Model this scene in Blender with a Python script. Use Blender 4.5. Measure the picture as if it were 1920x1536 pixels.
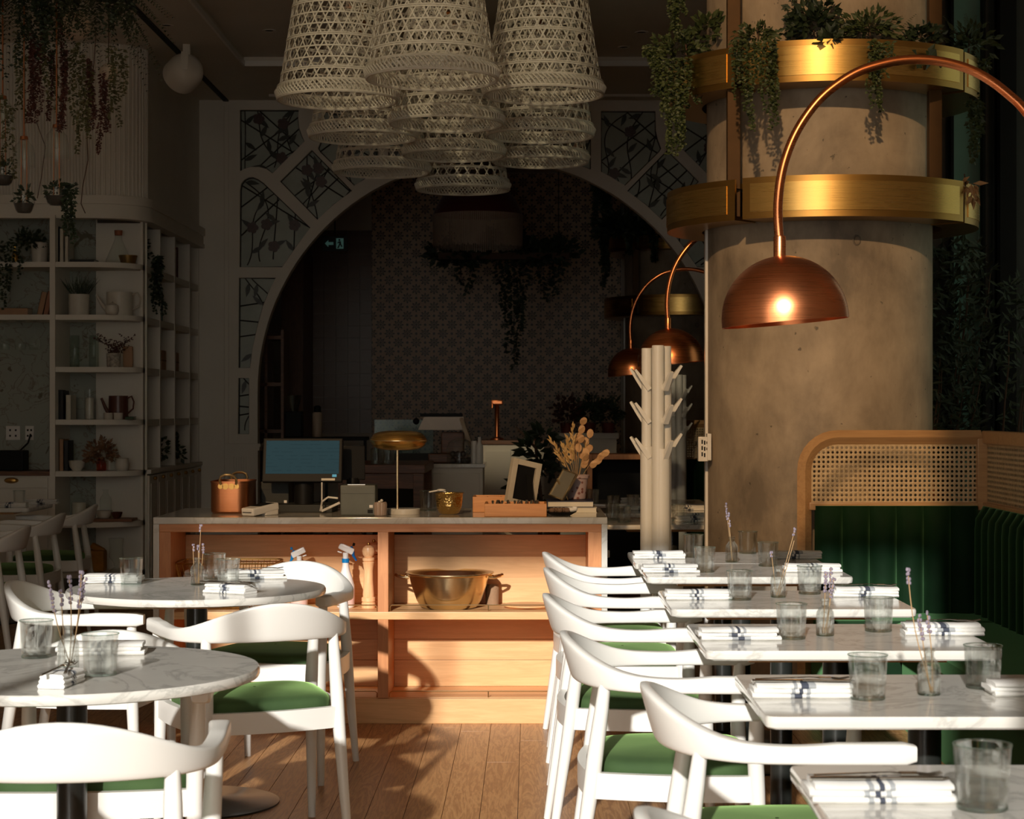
import bpy, bmesh, math, random
from mathutils import Vector, Matrix
random.seed(7)
PI = math.pi
for _o in list(bpy.data.objects):
    bpy.data.objects.remove(_o, do_unlink=True)
SC = bpy.context.scene
COL = SC.collection

# ------------------------------------------------------------------ camera, world, sun, exposure
FPX, CX, CY, CAMZ = 3600.0, 995.0, 768.0, 1.37
_cam = bpy.data.cameras.new('camera')
_cam.sensor_width = 36.0
_cam.lens = FPX / 1920 * 36.0
_cam.shift_x = (960 - CX) / 1920
_cam.clip_end = 200
_cam.dof.use_dof = True
_cam.dof.focus_distance = 7.6
_cam.dof.aperture_fstop = 11.0
CAM = bpy.data.objects.new('camera', _cam)
CAM.location = (0, 0, CAMZ)
CAM.rotation_euler = (PI / 2, 0, 0)
COL.objects.link(CAM)
SC.camera = CAM

WORLD = bpy.data.worlds.new('sky')
SC.world = WORLD
WORLD.use_nodes = True
_bg = WORLD.node_tree.nodes['Background']
_bg.inputs[0].default_value = (1.0, 0.95, 0.84, 1)
_bg.inputs[1].default_value = 1.9

_sl = bpy.data.lights.new('sun', 'SUN')
_sl.energy = 4.8
_sl.color = (1.0, 0.96, 0.89)
_sl.angle = math.radians(1.2)
SUN = bpy.data.objects.new('sun', _sl)
SUN_DIR = Vector((0.17, 1.0, -0.38)).normalized()
SUN.rotation_euler = SUN_DIR.to_track_quat('-Z', 'Y').to_euler()
SUN.location = (-4, -20, 9)
COL.objects.link(SUN)

SC.view_settings.view_transform = 'Standard'
SC.view_settings.look = 'None'
SC.view_settings.gamma = 1
SC.view_settings.use_curve_mapping = False
SC.view_settings.exposure = 0.0
SC.cycles.max_bounces = 8
SC.cycles.diffuse_bounces = 5
SC.cycles.glossy_bounces = 5
SC.cycles.transparent_max_bounces = 20
SC.cycles.caustics_reflective = False
SC.cycles.caustics_refractive = False
SC.cycles.sample_clamp_indirect = 4.0


def PX(x, Y):
    return (x - CX) * Y / FPX


def PZ(y, Y):
    return CAMZ - (y - CY) * Y / FPX


# ------------------------------------------------------------------ materials
MATS = {}


class NT:
    """tiny node-tree helper"""
    def __init__(self, name):
        self.m = bpy.data.materials.new(name)
        self.m.use_nodes = True
        self.t = self.m.node_tree
        self.b = self.t.nodes['Principled BSDF']
        self.out = self.t.nodes['Material Output']

    def n(self, typ, **kw):
        nd = self.t.nodes.new(typ)
        for k, v in kw.items():
            if k.startswith('i_'):
                nd.inputs[k[2:].replace('_', ' ')].default_value = v
            else:
                setattr(nd, k, v)
        return nd

    def l(self, a, b):
        self.t.links.new(a, b)

    def math(self, op, a, b=None, c=None):
        nd = self.t.nodes.new('ShaderNodeMath')
        nd.operation = op
        for i, v in enumerate((a, b, c)):
            if v is None:
                continue
            if isinstance(v, (int, float)):
                nd.inputs[i].default_value = v
            else:
                self.l(v, nd.inputs[i])
        return nd.outputs[0]

    def coord(self, kind='Object', scale=(1, 1, 1), rot=(0, 0, 0), rand=False):
        tc = self.n('ShaderNodeTexCoord')
        mp = self.n('ShaderNodeMapping')
        mp.inputs['Scale'].default_value = scale
        mp.inputs['Rotation'].default_value = rot
        self.l(tc.outputs[kind], mp.inputs['Vector'])
        if rand:
            oi = self.n('ShaderNodeObjectInfo')
            mu = self.math('MULTIPLY', oi.outputs['Random'], 37.0)
            cb = self.n('ShaderNodeCombineXYZ')
            self.l(mu, cb.inputs[0]); self.l(mu, cb.inputs[1]); self.l(mu, cb.inputs[2])
            self.l(cb.outputs[0], mp.inputs['Location'])
        return mp.outputs['Vector']

    def noise(self, vec, scale, detail=4, rough=0.55, dist=0.0):
        nd = self.n('ShaderNodeTexNoise')
        nd.inputs['Scale'].default_value = scale
        nd.inputs['Detail'].default_value = detail
        nd.inputs['Roughness'].default_value = rough
        nd.inputs['Distortion'].default_value = dist
        self.l(vec, nd.inputs['Vector'])
        return nd.outputs['Fac']

    def ramp(self, fac, stops, interp='LINEAR'):
        nd = self.n('ShaderNodeValToRGB')
        cr = nd.color_ramp
        cr.interpolation = interp
        while len(cr.elements) < len(stops):
            cr.elements.new(0.5)
        for e, (p, c) in zip(cr.elements, stops):
            e.position = p
            e.color = tuple(c) + (1,) if len(c) == 3 else c
        self.l(fac, nd.inputs[0])
        return nd.outputs[0]

    def mix(self, fac, a, b, mode='MIX'):
        nd = self.n('ShaderNodeMix', data_type='RGBA', blend_type=mode)
        for s, v in ((nd.inputs[0], fac), (nd.inputs[6], a), (nd.inputs[7], b)):
            if isinstance(v, (int, float)):
                s.default_value = v
            elif isinstance(v, tuple):
                s.default_value = v + (1,) if len(v) == 3 else v
            else:
                self.l(v, s)
        return nd.outputs[2]

    def bump(self, h, strength=0.2, dist=0.01):
        nd = self.n('ShaderNodeBump')
        nd.inputs['Strength'].default_value = strength
        nd.inputs['Distance'].default_value = dist
        self.l(h, nd.inputs['Height'])
        self.l(nd.outputs[0], self.b.inputs['Normal'])

    def col(self, v):
        if isinstance(v, tuple):
            self.b.inputs['Base Color'].default_value = v + (1,)
        else:
            self.l(v, self.b.inputs['Base Color'])


def plain(name, col, rough=0.5, metal=0.0, var=0.08, vscale=12, bump=0.0, spec=None, sheen=0.0):
    """a procedural material: base colour with noise variation and optional relief"""
    if name in MATS:
        return MATS[name]
    k = NT(name)
    v = k.coord('Object')
    f = k.noise(v, vscale, 5)
    c1 = tuple(max(0, c * (1 - var)) for c in col)
    c2 = tuple(min(1, c * (1 + var)) for c in col)
    k.col(k.ramp(f, [(0.3, c1), (0.7, c2)]))
    k.b.inputs['Roughness'].default_value = rough
    k.b.inputs['Metallic'].default_value = metal
    if spec is not None:
        k.b.inputs['Specular IOR Level'].default_value = spec
    if sheen:
        k.b.inputs['Sheen Weight'].default_value = sheen
        k.b.inputs['Sheen Roughness'].default_value = 0.4
    if bump:
        k.bump(k.noise(v, vscale * 4, 4), bump, 0.004)
    MATS[name] = k.m
    return k.m


def wood(name, c1, c2, axis='X', scale=1.0, rough=0.42, rings=9.0, rnd=0.3):
    if name in MATS:
        return MATS[name]
    k = NT(name)
    s = {'X': (1.0, 12, 12), 'Y': (12, 1.0, 12), 'Z': (12, 12, 1.0)}[axis]
    v = k.coord('Object', tuple(a * scale for a in s), rand=True)
    f = k.noise(v, 1.4, 6, 0.6, 0.5)
    s2 = {'X': (2, 60, 60), 'Y': (60, 2, 60), 'Z': (60, 60, 2)}[axis]
    v2 = k.coord('Object', tuple(a * scale for a in s2), rand=True)
    f2 = k.noise(v2, 2.0, 3)
    w = k.math('FRACT', k.math('MULTIPLY', f, rings))
    w = k.math('ABSOLUTE', k.math('SUBTRACT', w, 0.5))
    mixf = k.math('ADD', k.math('MULTIPLY', w, 1.1), k.math('MULTIPLY', f2, 0.45))
    oi = k.n('ShaderNodeObjectInfo')
    mixf = k.math('ADD', mixf, k.math('MULTIPLY', k.math('SUBTRACT', oi.outputs['Random'], 0.5), rnd))
    k.col(k.ramp(mixf, [(0.12, c1), (0.85, c2)]))
    k.b.inputs['Roughness'].default_value = rough
    k.bump(f2, 0.12, 0.002)
    MATS[name] = k.m
    return k.m


def marble(name, base, vein, rough=0.12, scale=2.2):
    k = NT(name)
    v = k.coord('Object', (1, 1, 1), (0.3, 0.5, 0.7), rand=True)
    n1 = k.noise(v, scale, 8, 0.62, 1.6)
    a = k.math('ABSOLUTE', k.math('SUBTRACT', n1, 0.5))
    n2 = k.noise(v, scale * 2.7, 6, 0.6, 0.8)
    vein_f = k.ramp(a, [(0.0, (1, 1, 1)), (0.035, (0, 0, 0))])
    blot = k.ramp(n2, [(0.35, (0, 0, 0)), (0.75, (1, 1, 1))])
    m1 = k.mix(k.math('MULTIPLY', vein_f, 0.55), base, vein)
    m2 = k.mix(k.math('MULTIPLY', blot, 0.35), m1, tuple(b * 0.82 for b in base))
    k.col(m2)
    k.b.inputs['Roughness'].default_value = rough
    MATS[name] = k.m
    return k.m


def metal(name, col, rough=0.25, brushed=0.08, aniso=0.0):
    if name in MATS:
        return MATS[name]
    k = NT(name)
    v = k.coord('Object', (1, 1, 60))
    f = k.noise(v, 5, 3)
    k.col(k.ramp(f, [(0.25, tuple(c * 0.9 for c in col)), (0.75, col)]))
    k.b.inputs['Metallic'].default_value = 1
    r = k.math('ADD', k.math('MULTIPLY', f, brushed), rough - brushed * 0.5)
    k.l(r, k.b.inputs['Roughness'])
    if aniso:
        k.b.inputs['Anisotropic'].default_value = aniso
    MATS[name] = k.m
    return k.m


def thin_glass(name, tint=(0.97, 0.99, 0.98), gl=0.02, edge=0.55, haze=0.025):
    """thin clear glass: see-through body with mirror-like edges"""
    if name in MATS:
        return MATS[name]
    k = NT(name)
    k.t.nodes.remove(k.b)
    v = k.coord('Object')
    f = k.noise(v, 6, 2)
    tr = k.n('ShaderNodeBsdfTransparent')
    k.l(k.ramp(f, [(0.3, tuple(t * 0.985 for t in tint)), (0.7, tint)]), tr.inputs[0])
    g = k.n('ShaderNodeBsdfGlossy')
    g.inputs['Roughness'].default_value = gl
    lw = k.n('ShaderNodeLayerWeight')
    lw.inputs['Blend'].default_value = 0.5
    fr = k.math('POWER', lw.outputs['Facing'], 5.0 - 3.0 * edge)
    df = k.n('ShaderNodeBsdfDiffuse')
    df.inputs[0].default_value = (0.85, 0.88, 0.85, 1)
    m0 = k.n('ShaderNodeMixShader')
    k.l(k.math('ADD', k.math('MULTIPLY', fr, haze * 6.0), haze), m0.inputs[0])
    k.l(tr.outputs[0], m0.inputs[1])
    k.l(df.outputs[0], m0.inputs[2])
    ms = k.n('ShaderNodeMixShader')
    k.l(k.math('ADD', k.math('MULTIPLY', fr, 0.6), 0.02), ms.inputs[0])
    k.l(m0.outputs[0], ms.inputs[1])
    k.l(g.outputs[0], ms.inputs[2])
    k.l(ms.outputs[0], k.out.inputs['Surface'])
    MATS[name] = k.m
    return k.m


def emit(name, col, s):
    k = NT(name)
    k.col(col)
    k.b.inputs['Emission Color'].default_value = col + (1,)
    k.b.inputs['Emission Strength'].default_value = s
    MATS[name] = k.m
    return k.m


M_WHITE = plain('white_lacquer', (0.80, 0.79, 0.75), 0.32, var=0.02, vscale=5)
M_WALLW = plain('white_wall_paint', (0.74, 0.70, 0.62), 0.6, var=0.04, vscale=3, bump=0.05)
M_PLASTER = plain('beige_plaster', (0.62, 0.55, 0.46), 0.75, var=0.06, vscale=2, bump=0.08)
M_CEIL = plain('ceiling_paint', (0.70, 0.66, 0.58), 0.7, var=0.04, vscale=2)
M_MARBLE = marble('white_marble', (0.72, 0.70, 0.65), (0.36, 0.36, 0.33), 0.1, 2.6)
M_MARBLE2 = marble('counter_marble', (0.64, 0.62, 0.57), (0.45, 0.42, 0.36), 0.1, 3.0)
M_FLOORW = wood('oak_floor', (0.30, 0.135, 0.05), (0.56, 0.30, 0.125), 'Y', 1.0, 0.38, 9, 0.14)
M_ORANGEW = wood('counter_frame_wood', (0.50, 0.185, 0.060), (0.60, 0.245, 0.085), 'X', 1.6, 0.45, 5)
M_PANELW = wood('counter_panel_wood', (0.68, 0.365, 0.15), (0.80, 0.46, 0.205), 'X', 1.0, 0.45, 5, 0.12)
M_BENCHW = wood('bench_oak', (0.45, 0.25, 0.11), (0.56, 0.33, 0.155), 'X', 1.5, 0.4, 4)
M_BOXW = wood('bamboo_box', (0.62, 0.27, 0.08), (0.76, 0.36, 0.12), 'X', 2, 0.4, 3)
M_DARKW = wood('dark_wood', (0.10, 0.04, 0.02), (0.22, 0.09, 0.04), 'X', 2, 0.45, 5)
M_TURNED = wood('turned_beech', (0.72, 0.40, 0.19), (0.86, 0.52, 0.27), 'Z', 3, 0.35, 4)
M_BLACK = plain('black_plastic', (0.008, 0.008, 0.008), 0.5, var=0.1, spec=0.15)
M_STEELBLK = plain('black_powder_steel', (0.018, 0.02, 0.018), 0.28, var=0.1)
M_GREYP = plain('charcoal_plastic', (0.03, 0.032, 0.03), 0.55, var=0.06, spec=0.2)
M_WPLAST = plain('white_plastic', (0.78, 0.76, 0.72), 0.35, var=0.02)
M_BRASS = metal('brushed_brass', (0.78, 0.50, 0.16), 0.28)
M_BRASSD = metal('aged_brass_edge', (0.50, 0.29, 0.085), 0.32)
M_BRASSP = metal('polished_brass', (0.90, 0.72, 0.43), 0.24)
M_BRASSK = plain('dark_bronze', (0.085, 0.042, 0.013), 0.5, 0.2, spec=0.2)
M_COPPER = metal('brushed_copper', (0.84, 0.29, 0.115), 0.28)
M_COPPERA = metal('aged_copper', (0.50, 0.20, 0.09), 0.36)
M_STEEL = metal('steel', (0.55, 0.53, 0.48), 0.2)


def solid_glass(name, tint, ior=1.45, clear=0.74):
    """clear glass that bends the view; part of the light goes straight through so its shadow stays faint"""
    k = NT(name)
    k.t.nodes.remove(k.b)
    v = k.coord('Object')
    c = k.ramp(k.noise(v, 8, 2), [(0.3, tuple(t * 0.99 for t in tint)), (0.7, tint)])
    g = k.n('ShaderNodeBsdfGlass')
    g.inputs['IOR'].default_value = ior
    g.inputs['Roughness'].default_value = 0.0
    k.l(c, g.inputs['Color'])
    tr = k.n('ShaderNodeBsdfTransparent')
    k.l(c, tr.inputs[0])
    ms = k.n('ShaderNodeMixShader')
    ms.inputs[0].default_value = clear
    k.l(g.outputs[0], ms.inputs[1])
    k.l(tr.outputs[0], ms.inputs[2])
    k.l(ms.outputs[0], k.out.inputs['Surface'])
    MATS[name] = k.m
    return k.m


M_GLASS = thin_glass('clear_glass')
M_TUMBLER = solid_glass('tumbler_glass', (0.985, 0.995, 0.99))
M_GLASSG = solid_glass('greenish_glass_base', (0.86, 0.94, 0.91), 1.45, 0.55)
M_WATER = thin_glass('water', (0.93, 0.95, 0.93), 0.0, 0.5)
M_AMBER = thin_glass('amber_glass', (0.75, 0.22, 0.05), 0.02, 0.6)
M_BASKET = plain('white_rattan', (0.74, 0.70, 0.60), 0.6, var=0.10, vscale=30)
M_LINEN = plain('white_linen', (0.84, 0.83, 0.80), 0.85, var=0.03, vscale=40, bump=0.1)
M_STRIPE = plain('navy_stripe', (0.06, 0.07, 0.10), 0.85, var=0.1)
M_STRIPEL = plain('pale_stripe', (0.38, 0.40, 0.42), 0.85, var=0.1)
M_LEAD = plain('lead_came', (0.018, 0.017, 0.015), 0.5)
M_LEAFGL = plain('dark_green_stained_glass', (0.018, 0.022, 0.017), 0.3, var=0.2)
M_ROSEGL = plain('rose_stained_glass', (0.055, 0.026, 0.026), 0.3, var=0.2)
M_PANE = plain('opal_glass', (0.40, 0.45, 0.41), 0.22, var=0.10, vscale=6)
M_RED = plain('dark_red_velvet', (0.10, 0.012, 0.012), 0.85, sheen=0.3)
M_PAPER = plain('book_paper', (0.70, 0.66, 0.56), 0.8)
M_SOIL = plain('dark_soil', (0.02, 0.015, 0.01), 0.9, bump=0.4, vscale=40)
M_STEM = plain('dry_stem', (0.42, 0.26, 0.12), 0.7)
M_TWIG = plain('brown_twig', (0.09, 0.05, 0.03), 0.8)
M_LAV = plain('lavender_buds', (0.24, 0.20, 0.25), 0.8, var=0.2, vscale=60)
M_TERRA = plain('terracotta', (0.30, 0.10, 0.05), 0.7)
M_BLUE = plain('blue_plastic', (0.0, 0.20, 0.52), 0.35, var=0.04)
M_NAVY = plain('dark_blue_plastic', (0.0, 0.10, 0.32), 0.35, var=0.04)


def leaf_mat(name, c1, c2, rough=0.55):
    k = NT(name)
    v = k.coord('Object')
    k.col(k.ramp(k.noise(v, 25, 2), [(0.3, c1), (0.7, c2)]))
    k.b.inputs['Roughness'].default_value = rough
    MATS[name] = k.m
    return k.m


M_LEAFD = leaf_mat('dark_leaf', (0.012, 0.022, 0.010), (0.03, 0.05, 0.02))
M_LEAFG = leaf_mat('green_leaf', (0.022, 0.038, 0.010), (0.065, 0.088, 0.026))
M_LEAFF = leaf_mat('fern_leaf', (0.03, 0.04, 0.018), (0.06, 0.075, 0.035))
M_LEAFO = leaf_mat('olive_leaf', (0.06, 0.06, 0.02), (0.12, 0.11, 0.04))
M_AMAR = leaf_mat('amaranth', (0.045, 0.012, 0.008), (0.10, 0.03, 0.02))
M_DRY = leaf_mat('dry_leaf', (0.42, 0.22, 0.09), (0.60, 0.36, 0.17))
M_OAT = leaf_mat('dried_oat', (0.38, 0.22, 0.07), (0.55, 0.36, 0.14))


def make_velvet():
    k = NT('green_velvet')
    v = k.coord('Object', rand=True)
    f = k.noise(v, 5, 4)
    k.col(k.ramp(f, [(0.3, (0.028, 0.064, 0.018)), (0.7, (0.052, 0.104, 0.029))]))
    k.b.inputs['Roughness'].default_value = 0.85
    k.b.inputs['Sheen Weight'].default_value = 0.55
    k.b.inputs['Sheen Roughness'].default_value = 0.35
    k.b.inputs['Sheen Tint'].default_value = (0.45, 0.75, 0.25, 1)
    k.bump(k.noise(v, 160, 2), 0.1, 0.002)
    return k.m


M_VELVET = make_velvet()


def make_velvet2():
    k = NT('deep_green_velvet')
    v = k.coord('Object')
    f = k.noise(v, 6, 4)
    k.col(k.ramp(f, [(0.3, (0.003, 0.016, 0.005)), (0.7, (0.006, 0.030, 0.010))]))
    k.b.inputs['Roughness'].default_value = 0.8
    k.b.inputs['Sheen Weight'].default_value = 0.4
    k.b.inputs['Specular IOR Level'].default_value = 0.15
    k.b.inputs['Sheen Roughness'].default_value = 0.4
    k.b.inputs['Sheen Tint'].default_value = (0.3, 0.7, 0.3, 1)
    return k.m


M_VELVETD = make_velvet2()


def make_concrete():
    k = NT('raw_concrete')
    v = k.coord('Object')
    big = k.noise(v, 1.3, 6, 0.6, 0.4)
    med = k.noise(k.coord('Object', (1, 1, 0.5)), 5, 7, 0.65, 0.2)
    c = k.ramp(k.math('ADD', k.math('MULTIPLY', big, 0.6), k.math('MULTIPLY', med, 0.4)),
               [(0.38, (0.19, 0.15, 0.11)), (0.5, (0.36, 0.285, 0.205)), (0.62, (0.50, 0.40, 0.29))])
    pits = k.noise(v, 26, 3, 0.5)
    pm = k.ramp(pits, [(0.70, (0, 0, 0)), (0.735, (1, 1, 1))])
    c = k.mix(k.math('MULTIPLY', pm, 0.8), c, (0.10, 0.085, 0.065))
    k.col(c)
    k.b.inputs['Roughness'].default_value = 0.62
    k.bump(k.math('SUBTRACT', med, k.math('MULTIPLY', pm, 0.6)), 0.25, 0.01)
    MATS['concrete'] = k.m
    return k.m


M_CONC = make_concrete()


def make_cane():
    k = NT('woven_cane')
    v = k.coord('Object', (1, 1, 1))
    f = k.noise(v, 70, 2)
    k.col(k.ramp(f, [(0.3, (0.50, 0.36, 0.20)), (0.7, (0.66, 0.50, 0.30))]))
    k.b.inputs['Roughness'].default_value = 0.55
    MATS['cane'] = k.m
    return k.m


M_CANE = make_cane()


def make_startile():
    """patterned cement tile: a star in the middle, a cross flower at the corners; x/z run -0.5..0.5 over one tile"""
    k = NT('star_tile')
    tc = k.n('ShaderNodeTexCoord')
    mp = k.n('ShaderNodeMapping')
    mp.inputs['Scale'].default_value = (1 / 0.19,) * 3
    k.l(tc.outputs['Object'], mp.inputs['Vector'])
    sp = k.n('ShaderNodeSeparateXYZ')
    k.l(mp.outputs[0], sp.inputs[0])
    x, z = sp.outputs[0], sp.outputs[2]

    def motif(px, pz, n, r0, amp, w, core):
        r = k.math('SQRT', k.math('ADD', k.math('MULTIPLY', px, px), k.math('MULTIPLY', pz, pz)))
        th = k.math('ARCTAN2', pz, px)
        prof = k.math('ADD', k.math('MULTIPLY', k.math('COSINE', k.math('MULTIPLY', th, n)), amp), r0)
        ring = k.math('LESS_THAN', k.math('ABSOLUTE', k.math('SUBTRACT', r, prof)), w)
        c = k.math('LESS_THAN', r, core)
        return k.math('MAXIMUM', ring, c)
    a = motif(x, z, 8.0, 0.17, 0.075, 0.055, 0.05)
    ax = k.math('SUBTRACT', k.math('ABSOLUTE', x), 0.5)
    az = k.math('SUBTRACT', k.math('ABSOLUTE', z), 0.5)
    b = motif(ax, az, 8.0, 0.17, 0.075, 0.055, 0.05)
    c = motif(ax, z, 4.0, 0.0, 0.0, 0.0, 0.07)
    d = motif(x, az, 4.0, 0.0, 0.0, 0.0, 0.07)
    m = k.math('MAXIMUM', k.math('MAXIMUM', a, b), k.math('MAXIMUM', c, d))
    k.col(k.mix(m, (0.60, 0.40, 0.24), (0.03, 0.024, 0.02)))
    k.b.inputs['Roughness'].default_value = 0.4
    return k.m


M_STAR = make_startile()
M_PLAINTILE = plain('terracotta_glaze_tile', (0.17, 0.095, 0.06), 0.3, var=0.15, vscale=2)


def make_wallpaper():
    k = NT('floral_wallpaper')
    v = k.coord('Object')
    n1 = k.noise(v, 9, 4, 0.6, 1.2)
    n2 = k.noise(v, 4, 5, 0.5, 2.0)
    br = k.ramp(k.math('ABSOLUTE', k.math('SUBTRACT', n2, 0.5)), [(0.0, (1, 1, 1)), (0.02, (0, 0, 0))])
    leaf = k.ramp(n1, [(0.62, (0, 0, 0)), (0.66, (1, 1, 1))])
    c = k.mix(k.math('MULTIPLY', br, 0.7), (0.34, 0.36, 0.31), (0.17, 0.13, 0.08))
    c = k.mix(k.math('MULTIPLY', leaf, 0.85), c, (0.13, 0.10, 0.06))
    k.col(c)
    k.b.inputs['Roughness'].default_value = 0.7
    return k.m


M_PAPERW = make_wallpaper()


# ------------------------------------------------------------------ mesh building
class MB:
    def __init__(self):
        self.v = []
        self.f = []
        self.mi = []
        self.cur = 0
        self.flat = []

    def add(self, verts, faces, mat=None):
        o = len(self.v)
        if mat is not None:
            verts = [mat @ Vector(p) for p in verts]
        self.v.extend([tuple(p) for p in verts])
        self.f.extend([tuple(i + o for i in f) for f in faces])
        self.mi.extend([self.cur] * len(faces))
        return self

    def box(self, c, s, rz=0.0, rx=0.0, ry=0.0, ch=0.0):
        cx, cy, cz = c
        a, b, d = s[0] / 2, s[1] / 2, s[2] / 2
        M = Matrix.Translation((cx, cy, cz)) @ Matrix.Rotation(rz, 4, 'Z') @ Matrix.Rotation(ry, 4, 'Y') @ Matrix.Rotation(rx, 4, 'X')
        if ch <= 0:
            vs = [(x, y, z) for z in (-d, d) for (x, y) in ((-a, -b), (a, -b), (a, b), (-a, b))]
            fs = [(3, 2, 1, 0), (4, 5, 6, 7), (0, 1, 5, 4), (1, 2, 6, 5), (2, 3, 7, 6), (3, 0, 4, 7)]
            return self.add(vs, fs, M)
        bm = bmesh.new()
        bmesh.ops.create_cube(bm, size=1.0)
        for v in bm.verts:
            v.co = Vector((v.co.x * 2 * a, v.co.y * 2 * b, v.co.z * 2 * d))
        bmesh.ops.bevel(bm, geom=list(bm.edges), offset=ch, segments=2, affect='EDGES', profile=0.6)
        bm.normal_update()
        bm.verts.index_update()
        vs = [v.co.copy() for v in bm.verts]
        fs = [[v.index for v in f.verts] for f in bm.faces]
        self.flat.extend(len(self.f) + i for i, f in enumerate(bm.faces) if max(abs(c) for c in f.normal) > 0.999)
        bm.free()
        return self.add(vs, fs, M)

    def b2(self, x0, x1, y0, y1, z0, z1, ch=0.0):
        return self.box(((x0 + x1) / 2, (y0 + y1) / 2, (z0 + z1) / 2), (abs(x1 - x0), abs(y1 - y0), abs(z1 - z0)), ch=ch)

    def lathe(self, prof, seg=24, c=(0, 0, 0), sx=1.0, sy=1.0, M=None, cap=True):
        n = len(prof)
        vs, fs = [], []
        for r, z in prof:
            for i in range(seg):
                t = 2 * PI * i / seg
                vs.append((c[0] + r * math.cos(t) * sx, c[1] + r * math.sin(t) * sy, c[2] + z))
        for j in range(n - 1):
            for i in range(seg):
                k = (i + 1) % seg
                fs.append((j * seg + i, j * seg + k, (j + 1) * seg + k, (j + 1) * seg + i))
        if cap:
            if prof[0][0] > 1e-5:
                fs.append(tuple(range(seg - 1, -1, -1)))
            if prof[-1][0] > 1e-5:
                fs.append(tuple((n - 1) * seg + i for i in range(seg)))
        return self.add(vs, fs, M)

    def tube(self, pts, r, seg=8, closed=False, flat=1.0, M=None):
        pts = [Vector(p) for p in pts]
        n = len(pts)
        rs = r if isinstance(r, (list, tuple)) else [r] * n
        vs, fs = [], []
        up = Vector((0, 0, 1))
        prev = None
        for i, p in enumerate(pts):
            if closed:
                t = pts[(i + 1) % n] - pts[i - 1]
            else:
                t = pts[min(i + 1, n - 1)] - pts[max(i - 1, 0)]
            if t.length < 1e-9:
                t = Vector((0, 0, 1))
            t.normalize()
            if prev is None:
                u = up if abs(t.dot(up)) < 0.95 else Vector((1, 0, 0))
                a = t.cross(u).normalized()
            else:
                a = (prev - t * prev.dot(t))
                if a.length < 1e-6:
                    a = t.orthogonal()
                a.normalize()
            prev = a
            b = t.cross(a)
            for k in range(seg):
                th = 2 * PI * k / seg
                vs.append(p + (a * math.cos(th) + b * math.sin(th) * flat) * rs[i])
        m = n if closed else n - 1
        for i in range(m):
            j = (i + 1) % n
            for k in range(seg):
                q = (k + 1) % seg
                fs.append((i * seg + k, i * seg + q, j * seg + q, j * seg + k))
        if not closed:
            fs.append(tuple(range(seg - 1, -1, -1)))
            fs.append(tuple((n - 1) * seg + k for k in range(seg)))
        return self.add(vs, fs, M)

    def prism(self, poly, z0, z1, M=None):
        """poly: list of (x, y) counter-clockwise, extruded in z"""
        n = len(poly)
        vs = [(x, y, z0) for x, y in poly] + [(x, y, z1) for x, y in poly]
        fs = [tuple(range(n - 1, -1, -1)), tuple(range(n, 2 * n))]
        for i in range(n):
            j = (i + 1) % n
            fs.append((i, j, n + j, n + i))
        return self.add(vs, fs, M)

    def ball(self, c, r, seg=12, rings=8, s=(1, 1, 1), M=None):
        prof = []
        for j in range(rings + 1):
            a = -PI / 2 + PI * j / rings
            prof.append((max(1e-6, r * math.cos(a)), r * math.sin(a) * s[2]))
        return self.lathe(prof, seg, c, s[0], s[1], M, cap=False)

    def leaf(self, p, d, up, L, W):
        d = d.normalized()
        s = d.cross(up)
        if s.length < 1e-4:
            s = d.orthogonal()
        s.normalize()
        nrm = s.cross(d)
        a = p
        b = p + d * L * 0.45 + s * W * 0.5 + nrm * W * 0.12
        c = p + d * L
        e = p + d * L * 0.45 - s * W * 0.5 + nrm * W * 0.12
        return self.add([a, b, c, e], [(0, 1, 2), (0, 2, 3)])

    def mesh(self, name, mats, smooth=35):
        me = bpy.data.meshes.new(name)
        me.from_pydata(self.v, [], self.f)
        for m in (mats if isinstance(mats, (list, tuple)) else [mats]):
            me.materials.append(m)
        if any(self.mi):
            me.polygons.foreach_set('material_index', self.mi)
        if smooth:
            sm = [True] * len(me.polygons)
            for i in self.flat:
                if i < len(sm):
                    sm[i] = False
            me.set_sharp_from_angle(angle=math.radians(smooth))
            if self.flat:
                me.polygons.foreach_set('use_smooth', sm)
        me.update()
        return me

    def build(self, name, mats, parent=None, smooth=35, loc=None, rz=0.0):
        return link(name, self.mesh(name, mats, smooth), parent, loc, rz)


def link(name, me, parent=None, loc=None, rz=0.0):
    o = bpy.data.objects.new(name, me)
    COL.objects.link(o)
    if parent is not None:
        o.parent = parent
    if loc is not None:
        o.location = loc
    if rz:
        o.rotation_euler = (0, 0, rz)
    return o


def tag(o, label, cat, group=None):
    o['label'] = label
    o['category'] = cat
    if group:
        o['group'] = group
    return o


def thing(name, label, cat, loc=(0, 0, 0), rz=0.0, group=None):
    o = bpy.data.objects.new(name, None)
    COL.objects.link(o)
    o.empty_display_size = 0.1
    o.location = loc
    o.rotation_euler = (0, 0, rz)
    return tag(o, label, cat, group)


def struct(o):
    o['kind'] = 'structure'
    return o


def stuff(o):
    o['kind'] = 'stuff'
    return o


def dup(root, label, loc=None, rz=None, group=None):
    def cp(o, par):
        c = o.copy()
        COL.objects.link(c)
        c.parent = par
        for ch in list(o.children):
            cp(ch, c)
        return c
    r = cp(root, None)
    r['label'] = label
    if loc is not None:
        r.location = loc
    if rz is not None:
        r.rotation_euler = (0, 0, rz)
    if group:
        r['group'] = group
    return r


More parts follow.
